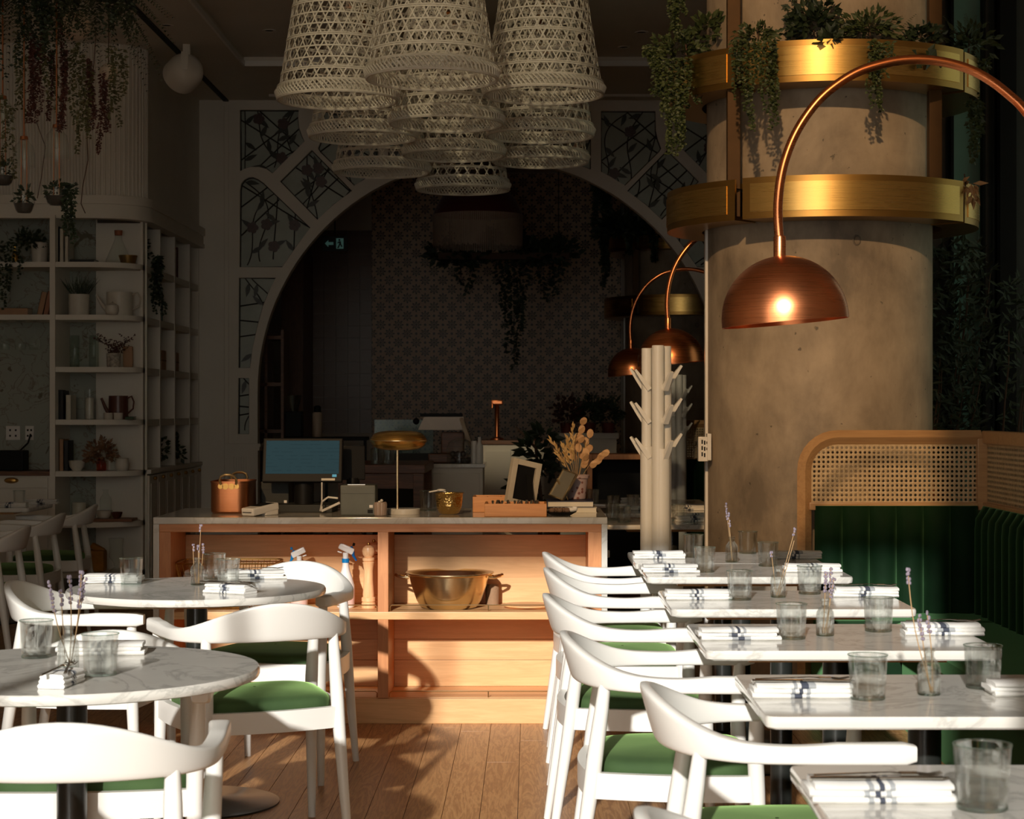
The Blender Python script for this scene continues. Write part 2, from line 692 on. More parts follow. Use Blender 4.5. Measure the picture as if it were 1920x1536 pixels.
def fill2d(splines, depth, name):
    """extruded flat shape with holes: splines = closed lists of (x, y); returns a mesh lying in xy, thickness 2*depth about z=0"""
    cu = bpy.data.curves.new(name, 'CURVE')
    cu.dimensions = '2D'
    cu.fill_mode = 'BOTH'
    cu.extrude = depth
    for pts in splines:
        s = cu.splines.new('POLY')
        s.points.add(len(pts) - 1)
        for q, (x, y) in zip(s.points, pts):
            q.co = (x, y, 0, 1)
        s.use_cyclic_u = True
    ob = bpy.data.objects.new(name, cu)
    COL.objects.link(ob)
    dg = bpy.context.evaluated_depsgraph_get()
    me = bpy.data.meshes.new_from_object(ob.evaluated_get(dg))
    bpy.data.objects.remove(ob, do_unlink=True)
    bpy.data.curves.remove(cu)
    return me


def up_mesh(me, mat, y, smooth=30):
    """stand a flat mesh (x, y plane) up in the x-z plane at depth y"""
    me.transform(Matrix.Translation((0, y, 0)) @ Matrix.Rotation(PI / 2, 4, 'X'))
    me.materials.clear()
    me.materials.append(mat)
    me.polygons.foreach_set('use_smooth', [True] * len(me.polygons))
    me.set_sharp_from_angle(angle=math.radians(smooth))
    return me


def arc(cx, cy, r, a0, a1, n):
    return [(cx + r * math.cos(a0 + (a1 - a0) * i / n), cy + r * math.sin(a0 + (a1 - a0) * i / n)) for i in range(n + 1)]

# ------------------------------------------------------------------ large structure
AY = 15.7            # depth of the arched wall
SX = -2.71           # face of the recessed side wall on the left
ROOF = 7.8
LOWC = 3.90          # ceiling over the back half
LOWY = 11.6           # where the low ceiling starts

floor = struct(MB().b2(-4.6, 3.8, -3.0, 21.0, -0.12, -0.012).build('floor', M_DARKW))
# oak planks, one object each, sharing a few meshes
PW = 0.128
_lens = (1.9, 2.3, 2.7, 3.1)
_pm = []
for L in _lens:
    _pm.append(MB().box((0, 0, 0), (PW - 0.0016, L - 0.0016, 0.012), ch=0.0009).mesh('plank', M_FLOORW))
random.seed(3)
PEND = {}
for i in range(-17, 18):
    x = 0.02 + i * PW
    y = 3.9 + random.uniform(-2.2, 0)
    while y < 9.0:
        q = random.randrange(4)
        link('plank', _pm[q], floor, (x, y + _lens[q] / 2, -0.006))
        y += _lens[q]
    PEND[i] = y
# the remaining floor beyond the countable planks
_m = MB()
random.seed(5)
for i in range(-36, 30):
    x = 0.02 + i * PW
    y = PEND.get(i, 1.0 + random.uniform(0, 0.8))
    while y < 20.6:
        L = random.choice((1.4, 1.8, 2.2))
        _m.box((x, y + L / 2, -0.006), (PW - 0.003, L - 0.003, 0.012))
        y += L
stuff(_m.build('far_planks', M_FLOORW, floor))

# unseen front facade: shop window edged to place the sun, tinted panes added above
FY = 1.0
SUN_FILTER1 = [(-2.75, 3.67), (0.55, 3.67), (0.55, 6.9), (-1.05, 6.9), (-1.05, 4.4), (-2.75, 4.4)]
me = fill2d([[(-4.6, -0.02), (3.8, -0.02), (3.8, 7.8), (-4.6, 7.8)],
             [(-2.75, 0.03), (-2.75, 3.62), (0.55, 3.62), (0.55, 0.03)],
             SUN_FILTER1,
             [(-2.75, 5.9), (-2.75, 7.5), (-1.15, 7.5), (-1.15, 5.9)]], 0.09, 'wall_front')
struct(link('wall_front', up_mesh(me, M_PLASTER, FY)))
M_TINT = thin_glass('amber_sun_filter', (0.56, 0.455, 0.335), 0.05, 0.2, 0.0)
M_TINT2 = thin_glass('smoke_sun_filter', (0.36, 0.33, 0.27), 0.05, 0.2, 0.0)
w = struct(link('added_sun_filter_1', up_mesh(fill2d([SUN_FILTER1], 0.005, 'added_sun_filter_1'), M_TINT, FY)))  # unseen pane added to let weaker, warmer sun onto the column and lamps
struct(MB().b2(-2.75, -1.15, FY - 0.005, FY + 0.005, 5.9, 7.5).build('added_sun_filter_2', M_TINT2))  # unseen pane added so dimmed sun reaches the basket pendants
_m = MB()
for x in (-2.72, -1.72, 0.52):
    _m.b2(x - 0.025, x + 0.025, FY - 0.03, FY + 0.03, 0.0, 3.62)
_m.b2(-2.75, 0.55, FY - 0.03, FY + 0.03, 3.60, 3.68)
struct(_m.build('window_3', M_BLACK))
# shell
struct(MB().b2(-4.6, -4.4, FY, 21, 0, 7.9).build('wall_left', M_WALLW))
_m = MB().b2(3.6, 3.8, FY, 8.7, 0, 7.9).b2(3.6, 3.8, 10.8, 21, 0, 7.9).b2(3.6, 3.8, 8.7, 10.8, 0, 1.2).b2(3.6, 3.8, 8.7, 10.8, 3.7, 7.9)
struct(_m.build('wall_right', M_PLASTER))
struct(MB().b2(3.69, 3.71, 8.7, 10.8, 1.2, 3.7).build('added_side_pane', thin_glass('dark_fill_pane', (0.40, 0.44, 0.40), 0.05, 0.2, 0.0)))  # unseen opening added to bring dim sky light to the right side
struct(MB().b2(-4.6, 3.8, FY - 0.1, LOWY, ROOF, 7.9).build('ceiling', M_CEIL))
struct(MB().b2(-4.6, 3.8, LOWY, LOWY + 0.12, LOWC, 7.9).build('wall_fascia', M_WALLW))
# low ceiling with a shallow rectangular tray
TX0, TX1, TY0, TY1 = -2.10, 2.1, 11.75, 14.05
_m = MB()
_m.b2(-4.6, 3.8, LOWY, TY0, LOWC, LOWC + 0.15)
_m.b2(-4.6, 3.8, TY1, 21, LOWC, LOWC + 0.15)
_m.b2(-4.6, TX0, TY0, TY1, LOWC, LOWC + 0.15)
_m.b2(TX1, 3.8, TY0, TY1, LOWC, LOWC + 0.15)
_m.b2(TX0, TX1, TY0, TY1, LOWC + 0.05, LOWC + 0.15)
struct(_m.build('ceiling', M_CEIL))
struct(MB().b2(TX0, TX1, TY1 - 0.012, TY1 + 0.004, LOWC - 0.018, LOWC + 0.02).b2(TX0 - 0.004, TX0 + 0.012, TY0, TY1, LOWC - 0.018, LOWC + 0.02).build('trim_1', M_WHITE))
_m = MB().b2(-2.51, -2.47, LOWY + 0.05, AY, LOWC - 0.012, LOWC + 0.01)
y = LOWY + 0.1
while y < AY - 0.1:
    _m.b2(-2.505, -2.475, y, y + 0.012, LOWC - 0.018, LOWC)
    y += 0.035
struct(_m.build('trim_2', M_GREYP))
struct(MB().b2(TX0, TX1 + 0.6, AY - 0.30, AY - 0.29, LOWC - 0.02, LOWC + 0.01).build('trim_3', M_WALLW))

# --- arched wall with its stained-glass screen
def ax(x): return PX(x, AY)
def az(y): return PZ(y, AY)
KA = AY / FPX
ACX, ACZ, AR = ax(918), az(733), 435 * KA
PANELS_L = {
    'corner': [(450, 206), (560, 206), (559, 222), (561, 240), (566, 254), (571, 265), (511, 325), (500, 317), (486, 313), (470, 313), (460, 316), (450, 321)],
    'large': [(450, 356), (452, 345), (458, 337), (466, 333), (474, 332), (484, 336), (494, 343), (582, 427), (555, 463), (529, 501), (449, 501)],
    'diamond': [(584.6, 281), (660, 358), (625, 384), (595, 412), (525, 340)],
    'fan': [(709, 208), (709, 322), (690, 332), (664, 348), (600, 285), (596, 278), (602, 262), (606, 245), (607, 208)],
    'tall': [(448, 521), (517, 521), (505, 545), (493, 574), (482, 615), (473, 655), (469, 690), (447, 690)],
    'slim': [(447, 709), (467, 709), (467, 814), (446, 814)],
}
panels = []
for k_, pts in PANELS_L.items():
    panels.append((k_, [(ax(x), az(y)) for x, y in pts]))
    panels.append((k_, [(ax(1836 - x), az(y)) for x, y in pts][::-1]))
mid = [(ax(728), az(208))] + [(ax(728), az(314))]
for i in range(13):
    a = math.radians(114.5 - i * 49 / 12)
    mid.append((ACX + (AR + 21 * KA) * math.cos(a), ACZ + (AR + 21 * KA) * math.sin(a)))
mid += [(ax(1108), az(314)), (ax(1108), az(208))]
panels.append(('mid', mid))
AXL, AXR = SX - 0.4, 2.9
outline = [(AXL, 0), (ACX - AR, 0), (ACX - AR, ACZ)]
outline += [(ACX + AR * math.cos(PI - PI * i / 64), ACZ + AR * math.sin(PI - PI * i / 64)) for i in range(1, 64)]
outline += [(ACX + AR, ACZ), (ACX + AR, 0), (AXR, 0), (AXR, LOWC), (AXL, LOWC)]
me = fill2d([outline] + [p for _, p in panels], 0.06, 'wall_back')
wall_back = struct(link('wall_back', up_mesh(me, M_WALLW, AY + 0.06)))
# mouldings, pilaster foot, flutes
_m = MB()
for s in (0, 1):
    def mx(x): return ax(x) if s == 0 else ax(1836 - x)
    a, b = sorted((mx(424), mx(490)))
    _m.b2(a, b, AY - 0.05, AY + 0.14, az(838), az(832))
    _m.b2(a + 0.01, b - 0.01, AY - 0.035, AY + 0.13, az(845), az(838))
    a, b = sorted((mx(428), mx(484)))
    _m.b2(a, b, AY - 0.02, AY + 0.12, 0, az(845))
    for i in range(6):
        a, b = sorted((mx(437 + i * 4.6), mx(439.6 + i * 4.6)))
        _m.b2(a, b, AY - 0.032, AY - 0.02, 0.5, az(856))
    a, b = sorted((mx(419), mx(421)))
    _m.b2(a, b, AY - 0.012, AY, 0, LOWC - 0.05)
    a, b = sorted((mx(427), mx(429)))
    _m.b2(a, b, AY - 0.012, AY, az(832), LOWC - 0.08)
_m.build('moulding', M_WALLW, wall_back)


def inside(pt, poly):
    x, y = pt
    r = False
    j = len(poly) - 1
    for i in range(len(poly)):
        xi, yi = poly[i]
        xj, yj = poly[j]
        if (yi > y) != (yj > y) and x < (xj - xi) * (y - yi) / (yj - yi) + xi:
            r = not r
        j = i
    return r


# leaf and flower pieces of the stained glass (shared meshes)
_lf = MB()
_pts = [(0, 0), (0.018, 0.013), (0.045, 0.021), (0.075, 0.016), (0.115, 0.0), (0.075, -0.012), (0.045, -0.018), (0.018, -0.01)]
_lf.prism(_pts, -0.004, 0.004)
ME_GLEAF = _lf.mesh('leaf', M_LEAFGL)
ME_GLEAF.transform(Matrix.Rotation(PI / 2, 4, 'X'))
_fl = MB()
for q in range(5):
    a = q * 2 * PI / 5
    _fl.prism([(0.026 * math.cos(a) + 0.024 * math.cos(t * PI / 4), 0.026 * math.sin(a) + 0.024 * math.sin(t * PI / 4)) for t in range(8)], -0.005, 0.005)
ME_GFLOW = _fl.mesh('flower', M_ROSEGL)
ME_GFLOW.transform(Matrix.Rotation(PI / 2, 4, 'X'))
random.seed(21)
for kind, poly in panels:
    cx_ = sum(p[0] for p in poly) / len(poly)
    cz_ = sum(p[1] for p in poly) / len(poly)
    xs = [p[0] for p in poly]
    zs = [p[1] for p in poly]
    me = up_mesh(fill2d([[(cx_ + (x - cx_) * 1.02, cz_ + (z - cz_) * 1.02) for x, z in poly]], 0.006, 'pane'), M_PANE, AY + 0.05)
    pane = link('stained_glass_pane', me, wall_back)
    lead = MB()
    YL = AY + 0.04
    lead.tube([(x, YL, z) for x, z in poly], 0.008, 4, closed=True)

    def clipped(path, r):
        run = []
        for p in path:
            if inside(p, poly):
                run.append((p[0], YL, p[1]))
            else:
                if len(run) > 1:
                    lead.tube(run, r, 4)
                run = []
        if len(run) > 1:
            lead.tube(run, r, 4)
    w_, h_ = max(xs) - min(xs), max(zs) - min(zs)
    # straight cames
    lines = [(-0.9, 0.62), (-0.62, 0.18), (0.95, -0.15), (0.75, 0.3)] if kind not in ('slim', 'tall') else [(0.15, 0.32), (0.15, -0.25), (-0.1, -0.02)]
    for sl, off in lines:
        cz0 = cz_ + off * h_ * 0.6
        path = [(min(xs) + w_ * i / 60, cz0 + sl * (min(xs) + w_ * i / 60 - cx_)) for i in range(61)]
        clipped(path, 0.0055)
    # vines with leaves and flowers
    nv = {'slim': 1, 'tall': 2, 'mid': 9}.get(kind, 5)
    leaves = []
    for q in range(nv):
        sx = min(xs) + w_ * (q + 0.5 + random.uniform(-0.25, 0.25)) / nv
        ang = random.uniform(70, 110) if kind in ('slim', 'tall') else random.uniform(25, 120)
        x, z = sx, min(zs) + h_ * random.uniform(0.0, 0.1)
        path = []
        turn = random.uniform(-40, 40)
        for i in range(90):
            path.append((x, z))
            a = math.radians(ang + turn * math.sin(i / 14.0))
            x += math.cos(a) * h_ / 70
            z += math.sin(a) * h_ / 70
            if i % 20 == 9 and inside((x, z), poly):
                leaves.append((x, z, a + random.choice((-1, 1)) * random.uniform(0.5, 1.1)))
        clipped(path, 0.0045)
    lead.build('lead_came', M_LEAD, pane, smooth=0)
    fi = 0
    for i, (x, z, a) in enumerate(leaves):
        tip = (x + 0.12 * math.cos(a), z + 0.12 * math.sin(a))
        if not inside(tip, poly):
            a += PI
            tip = (x + 0.12 * math.cos(a), z + 0.12 * math.sin(a))
            if not inside(tip, poly):
                continue
        o = link('leaf', ME_GLEAF, pane, (x, YL - 0.002, z))
        o.rotation_euler = (0, -a, 0)
        if i % 3 == 1 and inside((x - 0.06, z), poly) and inside((x + 0.06, z), poly):
            link('flower', ME_GFLOW, pane, (x, YL - 0.006, z))

# --- wall behind the shelves on the left and its rounded fluted upper part
BF, BB = 13.2, 13.62
struct(MB().b2(-4.4, SX - 0.36, BB, BB + 0.08, 0, LOWC).build('wall_shelf', M_PAPERW))
CORN = PZ(365, BF)
CORNB = PZ(403, BF)


def round_path(off, n=14):
    """front of the shelf wall, round the corner, then back along the side wall; off pushes it out"""
    pts = [(-4.4, BF + 0.06 - off), (SX - 0.30, BF + 0.06 - off)]
    pts += [(SX - 0.30 + (0.30 + off) * math.sin(t * PI / 2 / n), BF + 0.36 - (0.30 + off) * math.cos(t * PI / 2 / n)) for t in range(1, n + 1)]
    pts.append((SX + off, AY))
    return pts


def ribbon(pts, z0, z1, thick, m):
    for i in range(len(pts) - 1):
        pass
    n = len(pts)
    inner = []
    for i in range(n):
        a = Vector(pts[max(0, i - 1)])
        b = Vector(pts[min(n - 1, i + 1)])
        t = (b - a).normalized()
        nn = Vector((-t.y, t.x))
        inner.append((pts[i][0] + nn.x * thick, pts[i][1] + nn.y * thick))
    vs = []
    for (x, y), (u, v) in zip(pts, inner):
        vs += [(x, y, z0), (x, y, z1), (u, v, z1), (u, v, z0)]
    fs = []
    for i in range(n - 1):
        a, b = i * 4, i * 4 + 4
        for k in range(4):
            q = (k + 1) % 4
            fs.append((a + k, b + k, b + q, a + q))
    fs += [(0, 1, 2, 3), ((n - 1) * 4 + 3, (n - 1) * 4 + 2, (n - 1) * 4 + 1, (n - 1) * 4)]
    m.add(vs, fs)


_m = MB()
base = round_path(0.0)
ribbon(base, CORNB, LOWC, 0.05, _m)
wf = struct(_m.build('wall_upper', M_WALLW))
# vertical flutes
_m = MB()
x = -4.4
path = []
tot = round_path(0.008)
# walk the path at even steps
segs = []
for a, b in zip(tot[:-2], tot[1:-1]):
    d = math.hypot(b[0] - a[0], b[1] - a[1])
    k = max(1, int(d / 0.022))
    if d > 0.022:
        for i in range(k):
            segs.append((a[0] + (b[0] - a[0]) * i / k, a[1] + (b[1] - a[1]) * i / k))
    else:
        segs.append(a)
for (x, y) in segs:
    _m.lathe([(0.0085, CORN), (0.0085, LOWC)], 6, (x, y, 0), cap=False)
stuff(_m.build('flute', M_WALLW, wf))
_m = MB()
ribbon(round_path(0.05), CORN - 0.06, CORN, 0.10, _m)
ribbon(round_path(0.035), CORNB, CORN - 0.055, 0.09, _m)
ribbon(round_path(0.045), CORNB - 0.02, CORNB + 0.012, 0.09, _m)
struct(_m.build('trim_4', M_WALLW))

# --- room behind the arch
RY = 20.5
wall_rear = struct(MB().b2(-4.4, 3.6, RY + 0.012, RY + 0.2, 0, LOWC).build('wall_rear', M_PLASTER))
_t = MB().box((0, 0, 0), (0.1892, 0.012, 0.1892), ch=0.0005).mesh('tile', M_STAR)
TS = 0.19
for i in range(14):
    for j in range(17):
        link('tile', _t, wall_rear, (PX(697, RY) + TS * (i + 0.5), RY + 0.006, 0.66 + TS * (j + 0.5)))
_t2 = MB().box((0, 0, 0), (0.1262, 0.012, 0.1262), ch=0.0006).mesh('tile', M_PLAINTILE)
for i in range(6):
    for j in range(17):
        link('square_tile', _t2, wall_rear, (PX(697, RY) - 0.1275 * (i + 0.5), RY + 0.006, PZ(432, RY) - 0.1275 * (j + 0.5)))
d = struct(MB().b2(PX(528, 19.6), PX(568, 19.6), 19.6, 20.5, 0, PZ(470, 19.6)).build('door_1', wood('door_wood', (0.16, 0.075, 0.035), (0.26, 0.13, 0.06), 'Z', 2)))
struct(MB().b2(-3.05, -2.95, AY + 0.12, RY, 0, LOWC).build('wall_kitchen', M_PLASTER))

# --- dark glazed corner on the far right behind the column
WY = 11.0
wr = struct(MB().b2(2.15, 3.6, WY + 0.06, WY + 0.16, 0, LOWC).b2(2.8, 2.9, WY + 0.06, AY, 0, LOWC).build('wall_glazing', plain('dark_grey_cladding', (0.055, 0.055, 0.05), 0.6)))
M_TEAL = plain('teal_window_glass', (0.20, 0.40, 0.34), 0.15, var=0.12, vscale=3)
M_DGL = plain('dark_window_glass', (0.045, 0.055, 0.05), 0.08, var=0.2, vscale=3)
w4 = struct(MB().b2(PX(1784, WY), PX(1842, WY), WY + 0.03, WY + 0.05, 0.1, LOWC).build('window_4', M_TEAL))
w5 = struct(MB().b2(PX(1842, WY), PX(1866, WY), WY + 0.03, WY + 0.05, 0.1, LOWC).b2(PX(1745, WY), PX(1782, WY), WY + 0.03, WY + 0.05, 0.1, LOWC).build('window_5', M_DGL))
_m = MB()
for x0, x1 in ((1866, 1896), (1780, 1785), (1840, 1844)):
    _m.b2(PX(x0, WY), PX(x1, WY), WY - 0.05, WY + 0.05, 0, LOWC, )
_m.b2(PX(1866, WY), PX(1896, WY), WY - 0.12, WY, 0, LOWC)
_m.build('window_frame', M_BLACK, w4)

# ------------------------------------------------------------------ service counter
CF, CB, CTZ = 8.37, 9.15, 0.90
CXL, CXR = PX(287, CF), PX(1139, CF)
ct = thing('service_counter', 'orange wood service counter wrapped in a white marble slab, open shelves to the front', 'counter', ((CXL + CXR) / 2, (CF + CB) / 2, 0))
ox, oy = (CXL + CXR) / 2, (CF + CB) / 2


def cb2(name, mat, x0, x1, y0, y1, z0, z1, ch=0.0, par=None):
    return MB().b2(x0 - ox, x1 - ox, y0 - oy, y1 - oy, z0, z1, ch).build(name, mat, par or ct)


cb2('marble_top', M_MARBLE2, CXL, CXR, CF, CB, CTZ - 0.03, CTZ, 0.004)
cb2('marble_side', M_MARBLE2, CXL, CXL + 0.026, CF, CB, 0, CTZ - 0.03, 0.003)
cb2('marble_side', M_MARBLE2, CXR - 0.026, CXR, CF, CB, 0, CTZ - 0.03, 0.003)
FXL, FXR = CXL + 0.026, CXR - 0.026
ZS = 0.487
PB = 8.74
cb2('top_rail', M_ORANGEW, FXL, FXR, CF + 0.004, CF + 0.36, 0.835, CTZ - 0.03, 0.002)
M_ORANGEV = wood('counter_post_wood', (0.50, 0.185, 0.060), (0.60, 0.245, 0.085), 'Z', 1.6, 0.45, 5)
cb2('post', M_ORANGEV, FXL, FXL + 0.05, CF + 0.006, PB, 0.11, 0.835, 0.002)
cb2('post', M_ORANGEV, PX(708, CF), PX(728, CF), CF + 0.006, PB, 0.11, 0.835, 0.002)
cb2('post', M_ORANGEV, FXR - 0.058, FXR, CF + 0.006, PB, 0.11, 0.835, 0.002)
cb2('shelf', M_PANELW, FXL + 0.03, FXR - 0.03, CF + 0.004, PB, ZS - 0.034, ZS, 0.003)
cb2('bottom_shelf', M_PANELW, FXL, FXR, CF + 0.03, PB, 0.075, 0.11, 0.003)
cb2('plinth', M_PANELW, FXL, FXR, CF + 0.002, CF + 0.03, 0.0, 0.108, 0.002)
# back panels made of horizontal boards
for (xa, xb) in ((FXL + 0.05, PX(708, CF)), (PX(728, CF), FXR - 0.058)):
    for z0, z1 in ((0.11, 0.23), (0.23, 0.325), (0.325, 0.44), (0.487, 0.80)):
        cb2('board', M_PANELW, xa, xb, PB, PB + 0.018, z0 + 0.0006, z1 - 0.0006, 0.001)
    # brass gallery rails
    for zr in (ZS, 0.11):
        m = MB()
        x0, x1 = xa + 0.005 - ox, xb - 0.005 - ox
        yr = CF + 0.03 - oy
        m.tube([(x0, yr, zr), (x0, yr, zr + 0.02), (x0 + 0.008, yr, zr + 0.027), (x1 - 0.008, yr, zr + 0.027), (x1, yr, zr + 0.02), (x1, yr, zr)], 0.0028, 6)
        m.tube([((x0 + x1) / 2, yr, zr), ((x0 + x1) / 2, yr, zr + 0.027)], 0.0028, 6)
        m.build('brass_rail', M_BRASSP, ct)
# rear lower cupboard wall of the counter
cb2('rear_panel', M_DARKW, FXL, FXR, CB - 0.06, CB - 0.04, 0, 0.60)

# ------------------------------------------------------------------ armchairs
def chair_proto():
    t = thing('armchair', 'x', 'chair')
    # bent arm and back rail, lofted cross-sections along a U
    path = []
    N = 56
    for i in range(N + 1):
        s = -1 + 2 * i / N
        a = abs(s)
        sg = 1 if s >= 0 else -1
        if a < 0.58:
            th = (a / 0.58) * (PI / 2)
            x = 0.270 * math.sin(th)
            y = -0.015 - 0.255 * math.cos(th) ** 1.0
        else:
            u = (a - 0.58) / 0.42
            x = 0.270 + 0.006 * math.sin(u * PI)
            y = -0.015 + u * 0.265
        path.append((sg * x, y, a))
    secs = []
    for i, (x, y, a) in enumerate(path):
        p0 = path[max(0, i - 1)]
        p1 = path[min(N, i + 1)]
        t_ = Vector((p1[0] - p0[0], p1[1] - p0[1], 0)).normalized()
        nn = Vector((t_.y, -t_.x, 0))          # outward
        b = max(0.0, math.cos(min(1.0, a / 0.47) * PI / 2)) ** 1.75   # 1 at the back middle
        zb = 0.654 - 0.004 * (1 - b)
        zt = 0.694 + 0.082 * b
        if 0.44 < a < 0.75:
            zt -= 0.006 * math.sin((a - 0.44) / 0.31 * PI)
        wd = 0.028 * b + 0.040 * (1 - b)
        if a > 0.85:
            wd += 0.012 * (a - 0.85) / 0.15
        lean = 0.035 * b
        if a > 0.985:
            wd *= 0.75
            zb += 0.006
            zt -= 0.005
        secs.append((Vector((x, y, 0)), nn, zb, zt, wd, lean))
    K = 20
    vs, fs = [], []
    for c, nn, zb, zt, wd, lean in secs:
        h = (zt - zb) / 2
        zc = (zt + zb) / 2
        for k in range(K):
            th = 2 * PI * k / K
            ca, sa = math.cos(th), math.sin(th)
            u = math.copysign(abs(ca) ** 0.38, ca) * wd / 2
            v = math.copysign(abs(sa) ** 0.38, sa) * h
            p = c + nn * (u + lean * (v / max(h, 1e-6)) * 0.5)
            vs.append((p.x, p.y, zc + v))
    n = len(secs)
    for i in range(n - 1):
        for k in range(K):
            q = (k + 1) % K
            fs.append((i * K + k, i * K + q, (i + 1) * K + q, (i + 1) * K + k))
    fs.append(tuple(range(K - 1, -1, -1)))
    fs.append(tuple((n - 1) * K + k for k in range(K)))
    m = MB()
    m.add(vs, fs)
    m.build('back_and_arm_rail', M_WHITE, t, smooth=60)
    # legs
    for sx in (-1, 1):
        m = MB()
        pts = [(sx * 0.262, 0.222, 0.0), (sx * 0.258, 0.214, 0.2), (sx * 0.254, 0.206, 0.40), (sx * 0.255, 0.202, 0.48), (sx * 0.262, 0.205, 0.60), (sx * 0.266, 0.208, 0.668)]
        m.tube(pts, [0.0125, 0.017, 0.021, 0.0215, 0.0185, 0.0155], 12)
        m.build('leg', M_WHITE, t)
        m = MB()
        pts = [(sx * 0.225, -0.275, 0.0), (sx * 0.217, -0.245, 0.2), (sx * 0.211, -0.215, 0.40), (sx * 0.209, -0.205, 0.48), (sx * 0.206, -0.188, 0.60), (sx * 0.205, -0.180, 0.664)]
        m.tube(pts, [0.0125, 0.017, 0.021, 0.0215, 0.0185, 0.0155], 12)
        m.build('leg', M_WHITE, t)

    def rail(p, q, bow, z0, z1, th):
        mm = MB()
        p, q = Vector(p), Vector(q)
        d = (q - p).normalized()
        nn = Vector((d.y, -d.x, 0))
        vs, fs = [], []
        L = 10
        for i in range(L + 1):
            u = i / L
            c = p + (q - p) * u + nn * bow * math.sin(u * PI)
            zz = z0 + 0.012 * (1 - math.sin(u * PI)) * 0
            for s_, z_ in ((-1, zz), (1, zz), (1, z1), (-1, z1)):
                vs.append((c + nn * th / 2 * s_).to_tuple()[:2] + (z_,))
        for i in range(L):
            for k in range(4):
                r_ = (k + 1) % 4
                fs.append((i * 4 + k, (i + 1) * 4 + k, (i + 1) * 4 + r_, i * 4 + r_))
        fs += [(0, 1, 2, 3), (L * 4 + 3, L * 4 + 2, L * 4 + 1, L * 4)]
        mm.add(vs, fs)
        return mm
    rail((-0.254, 0.206, 0), (0.254, 0.206, 0), -0.02, 0.372, 0.438, 0.024).build('seat_rail', M_WHITE, t)
    rail((-0.211, -0.213, 0), (0.211, -0.213, 0), 0.025, 0.372, 0.438, 0.024).build('seat_rail', M_WHITE, t)
    rail((-0.211, -0.213, 0), (-0.254, 0.206, 0), -0.02, 0.372, 0.438, 0.024).build('seat_rail', M_WHITE, t)
    rail((0.211, -0.213, 0), (0.254, 0.206, 0), 0.02, 0.372, 0.438, 0.024).build('seat_rail', M_WHITE, t)
    # upholstered seat: rounded trapezoid with a soft domed top
    m = MB()
    rings = []
    R = 40

    def outl(k, s):
        th = 2 * PI * k / R
        ca, sa = math.cos(th), math.sin(th)
        ex = 0.45
        x = math.copysign(abs(ca) ** ex, ca)
        y = math.copysign(abs(sa) ** ex, sa)
        wdt = 0.232 + 0.022 * y
        return (x * wdt * s, (y * 0.208 + 0.0) * s)
    for s, z in ((0.93, 0.425), (0.995, 0.430), (1.0, 0.446), (0.985, 0.458), (0.94, 0.466), (0.8, 0.473), (0.55, 0.479), (0.25, 0.482), (0.02, 0.483)):
        rings.append([(outl(k, s)[0], outl(k, s)[1], z) for k in range(R)])
    vs = [p for r_ in rings for p in r_]
    fs = [(j * R + k, j * R + (k + 1) % R, (j + 1) * R + (k + 1) % R, (j + 1) * R + k) for j in range(len(rings) - 1) for k in range(R)]
    fs.append(tuple(range(R - 1, -1, -1)))
    m.add(vs, fs)
    m.build('seat_cushion', M_VELVET, t, smooth=60)
    return t


CH = chair_proto()
G_CH = 'white armchairs with green seats'
RIGHT = -PI / 2
chairs = [
    # x, y, heading, label
    (0.345, 8.02, RIGHT + 0.03, 'white armchair furthest back in the right row, against the counter end, back to the left'),
    (0.345, 7.22, RIGHT, 'white armchair second furthest back in the right row, in front of the counter'),
    (0.335, 6.21, RIGHT + 0.02, 'white armchair third from the counter in the right row, its rail overlapping two behind'),
    (0.375, 5.14, RIGHT - 0.02, 'white armchair with sunlit green seat, third from the front in the right row'),
    (0.535, 4.17, RIGHT - 0.02, 'white armchair second from the front in the right row, arm reaching over near table'),
    (0.45, 2.84, RIGHT, 'white armchair at the bottom edge, nearest of the right row, mostly out of frame'),
    (-0.885, 6.15, 0.42, 'white armchair with bright green seat seen from behind between the round tables'),
    (-0.965, 7.27, 2.90, 'white armchair with tall back beside the counter, facing the farther round table'),
    (-1.52, 6.66, RIGHT - 0.05, 'white armchair left of the farther round table, facing right'),
    (-0.925, 3.93, 0.10, 'white armchair in the bottom left corner, seen from behind, nearest the camera'),
    (-1.10, 4.90, PI + 0.10, 'white armchair pushed under the nearer round table from its far side'),
    (-2.86, 9.82, -RIGHT, 'shaded white armchair cut by the left edge, nearest of the dark left row'),
    (-2.98, 11.05, -RIGHT, 'shaded white armchair in the middle of the dark left row'),
    (-3.02, 12.05, -RIGHT + 0.1, 'shaded white armchair furthest back in the dark left row by the shelves'),
    (0.13, 9.55, RIGHT, 'white armchair half hidden behind the right end of the counter'),
]
for i, (x, y, rz, lb) in enumerate(chairs):
    if i == 0:
        CH.location = (x, y, 0)
        CH.rotation_euler = (0, 0, rz)
        CH['label'] = lb
        CH['group'] = G_CH
    else:
        dup(CH, lb, (x, y, 0), rz, G_CH)

# ------------------------------------------------------------------ tables
TZ = 0.75


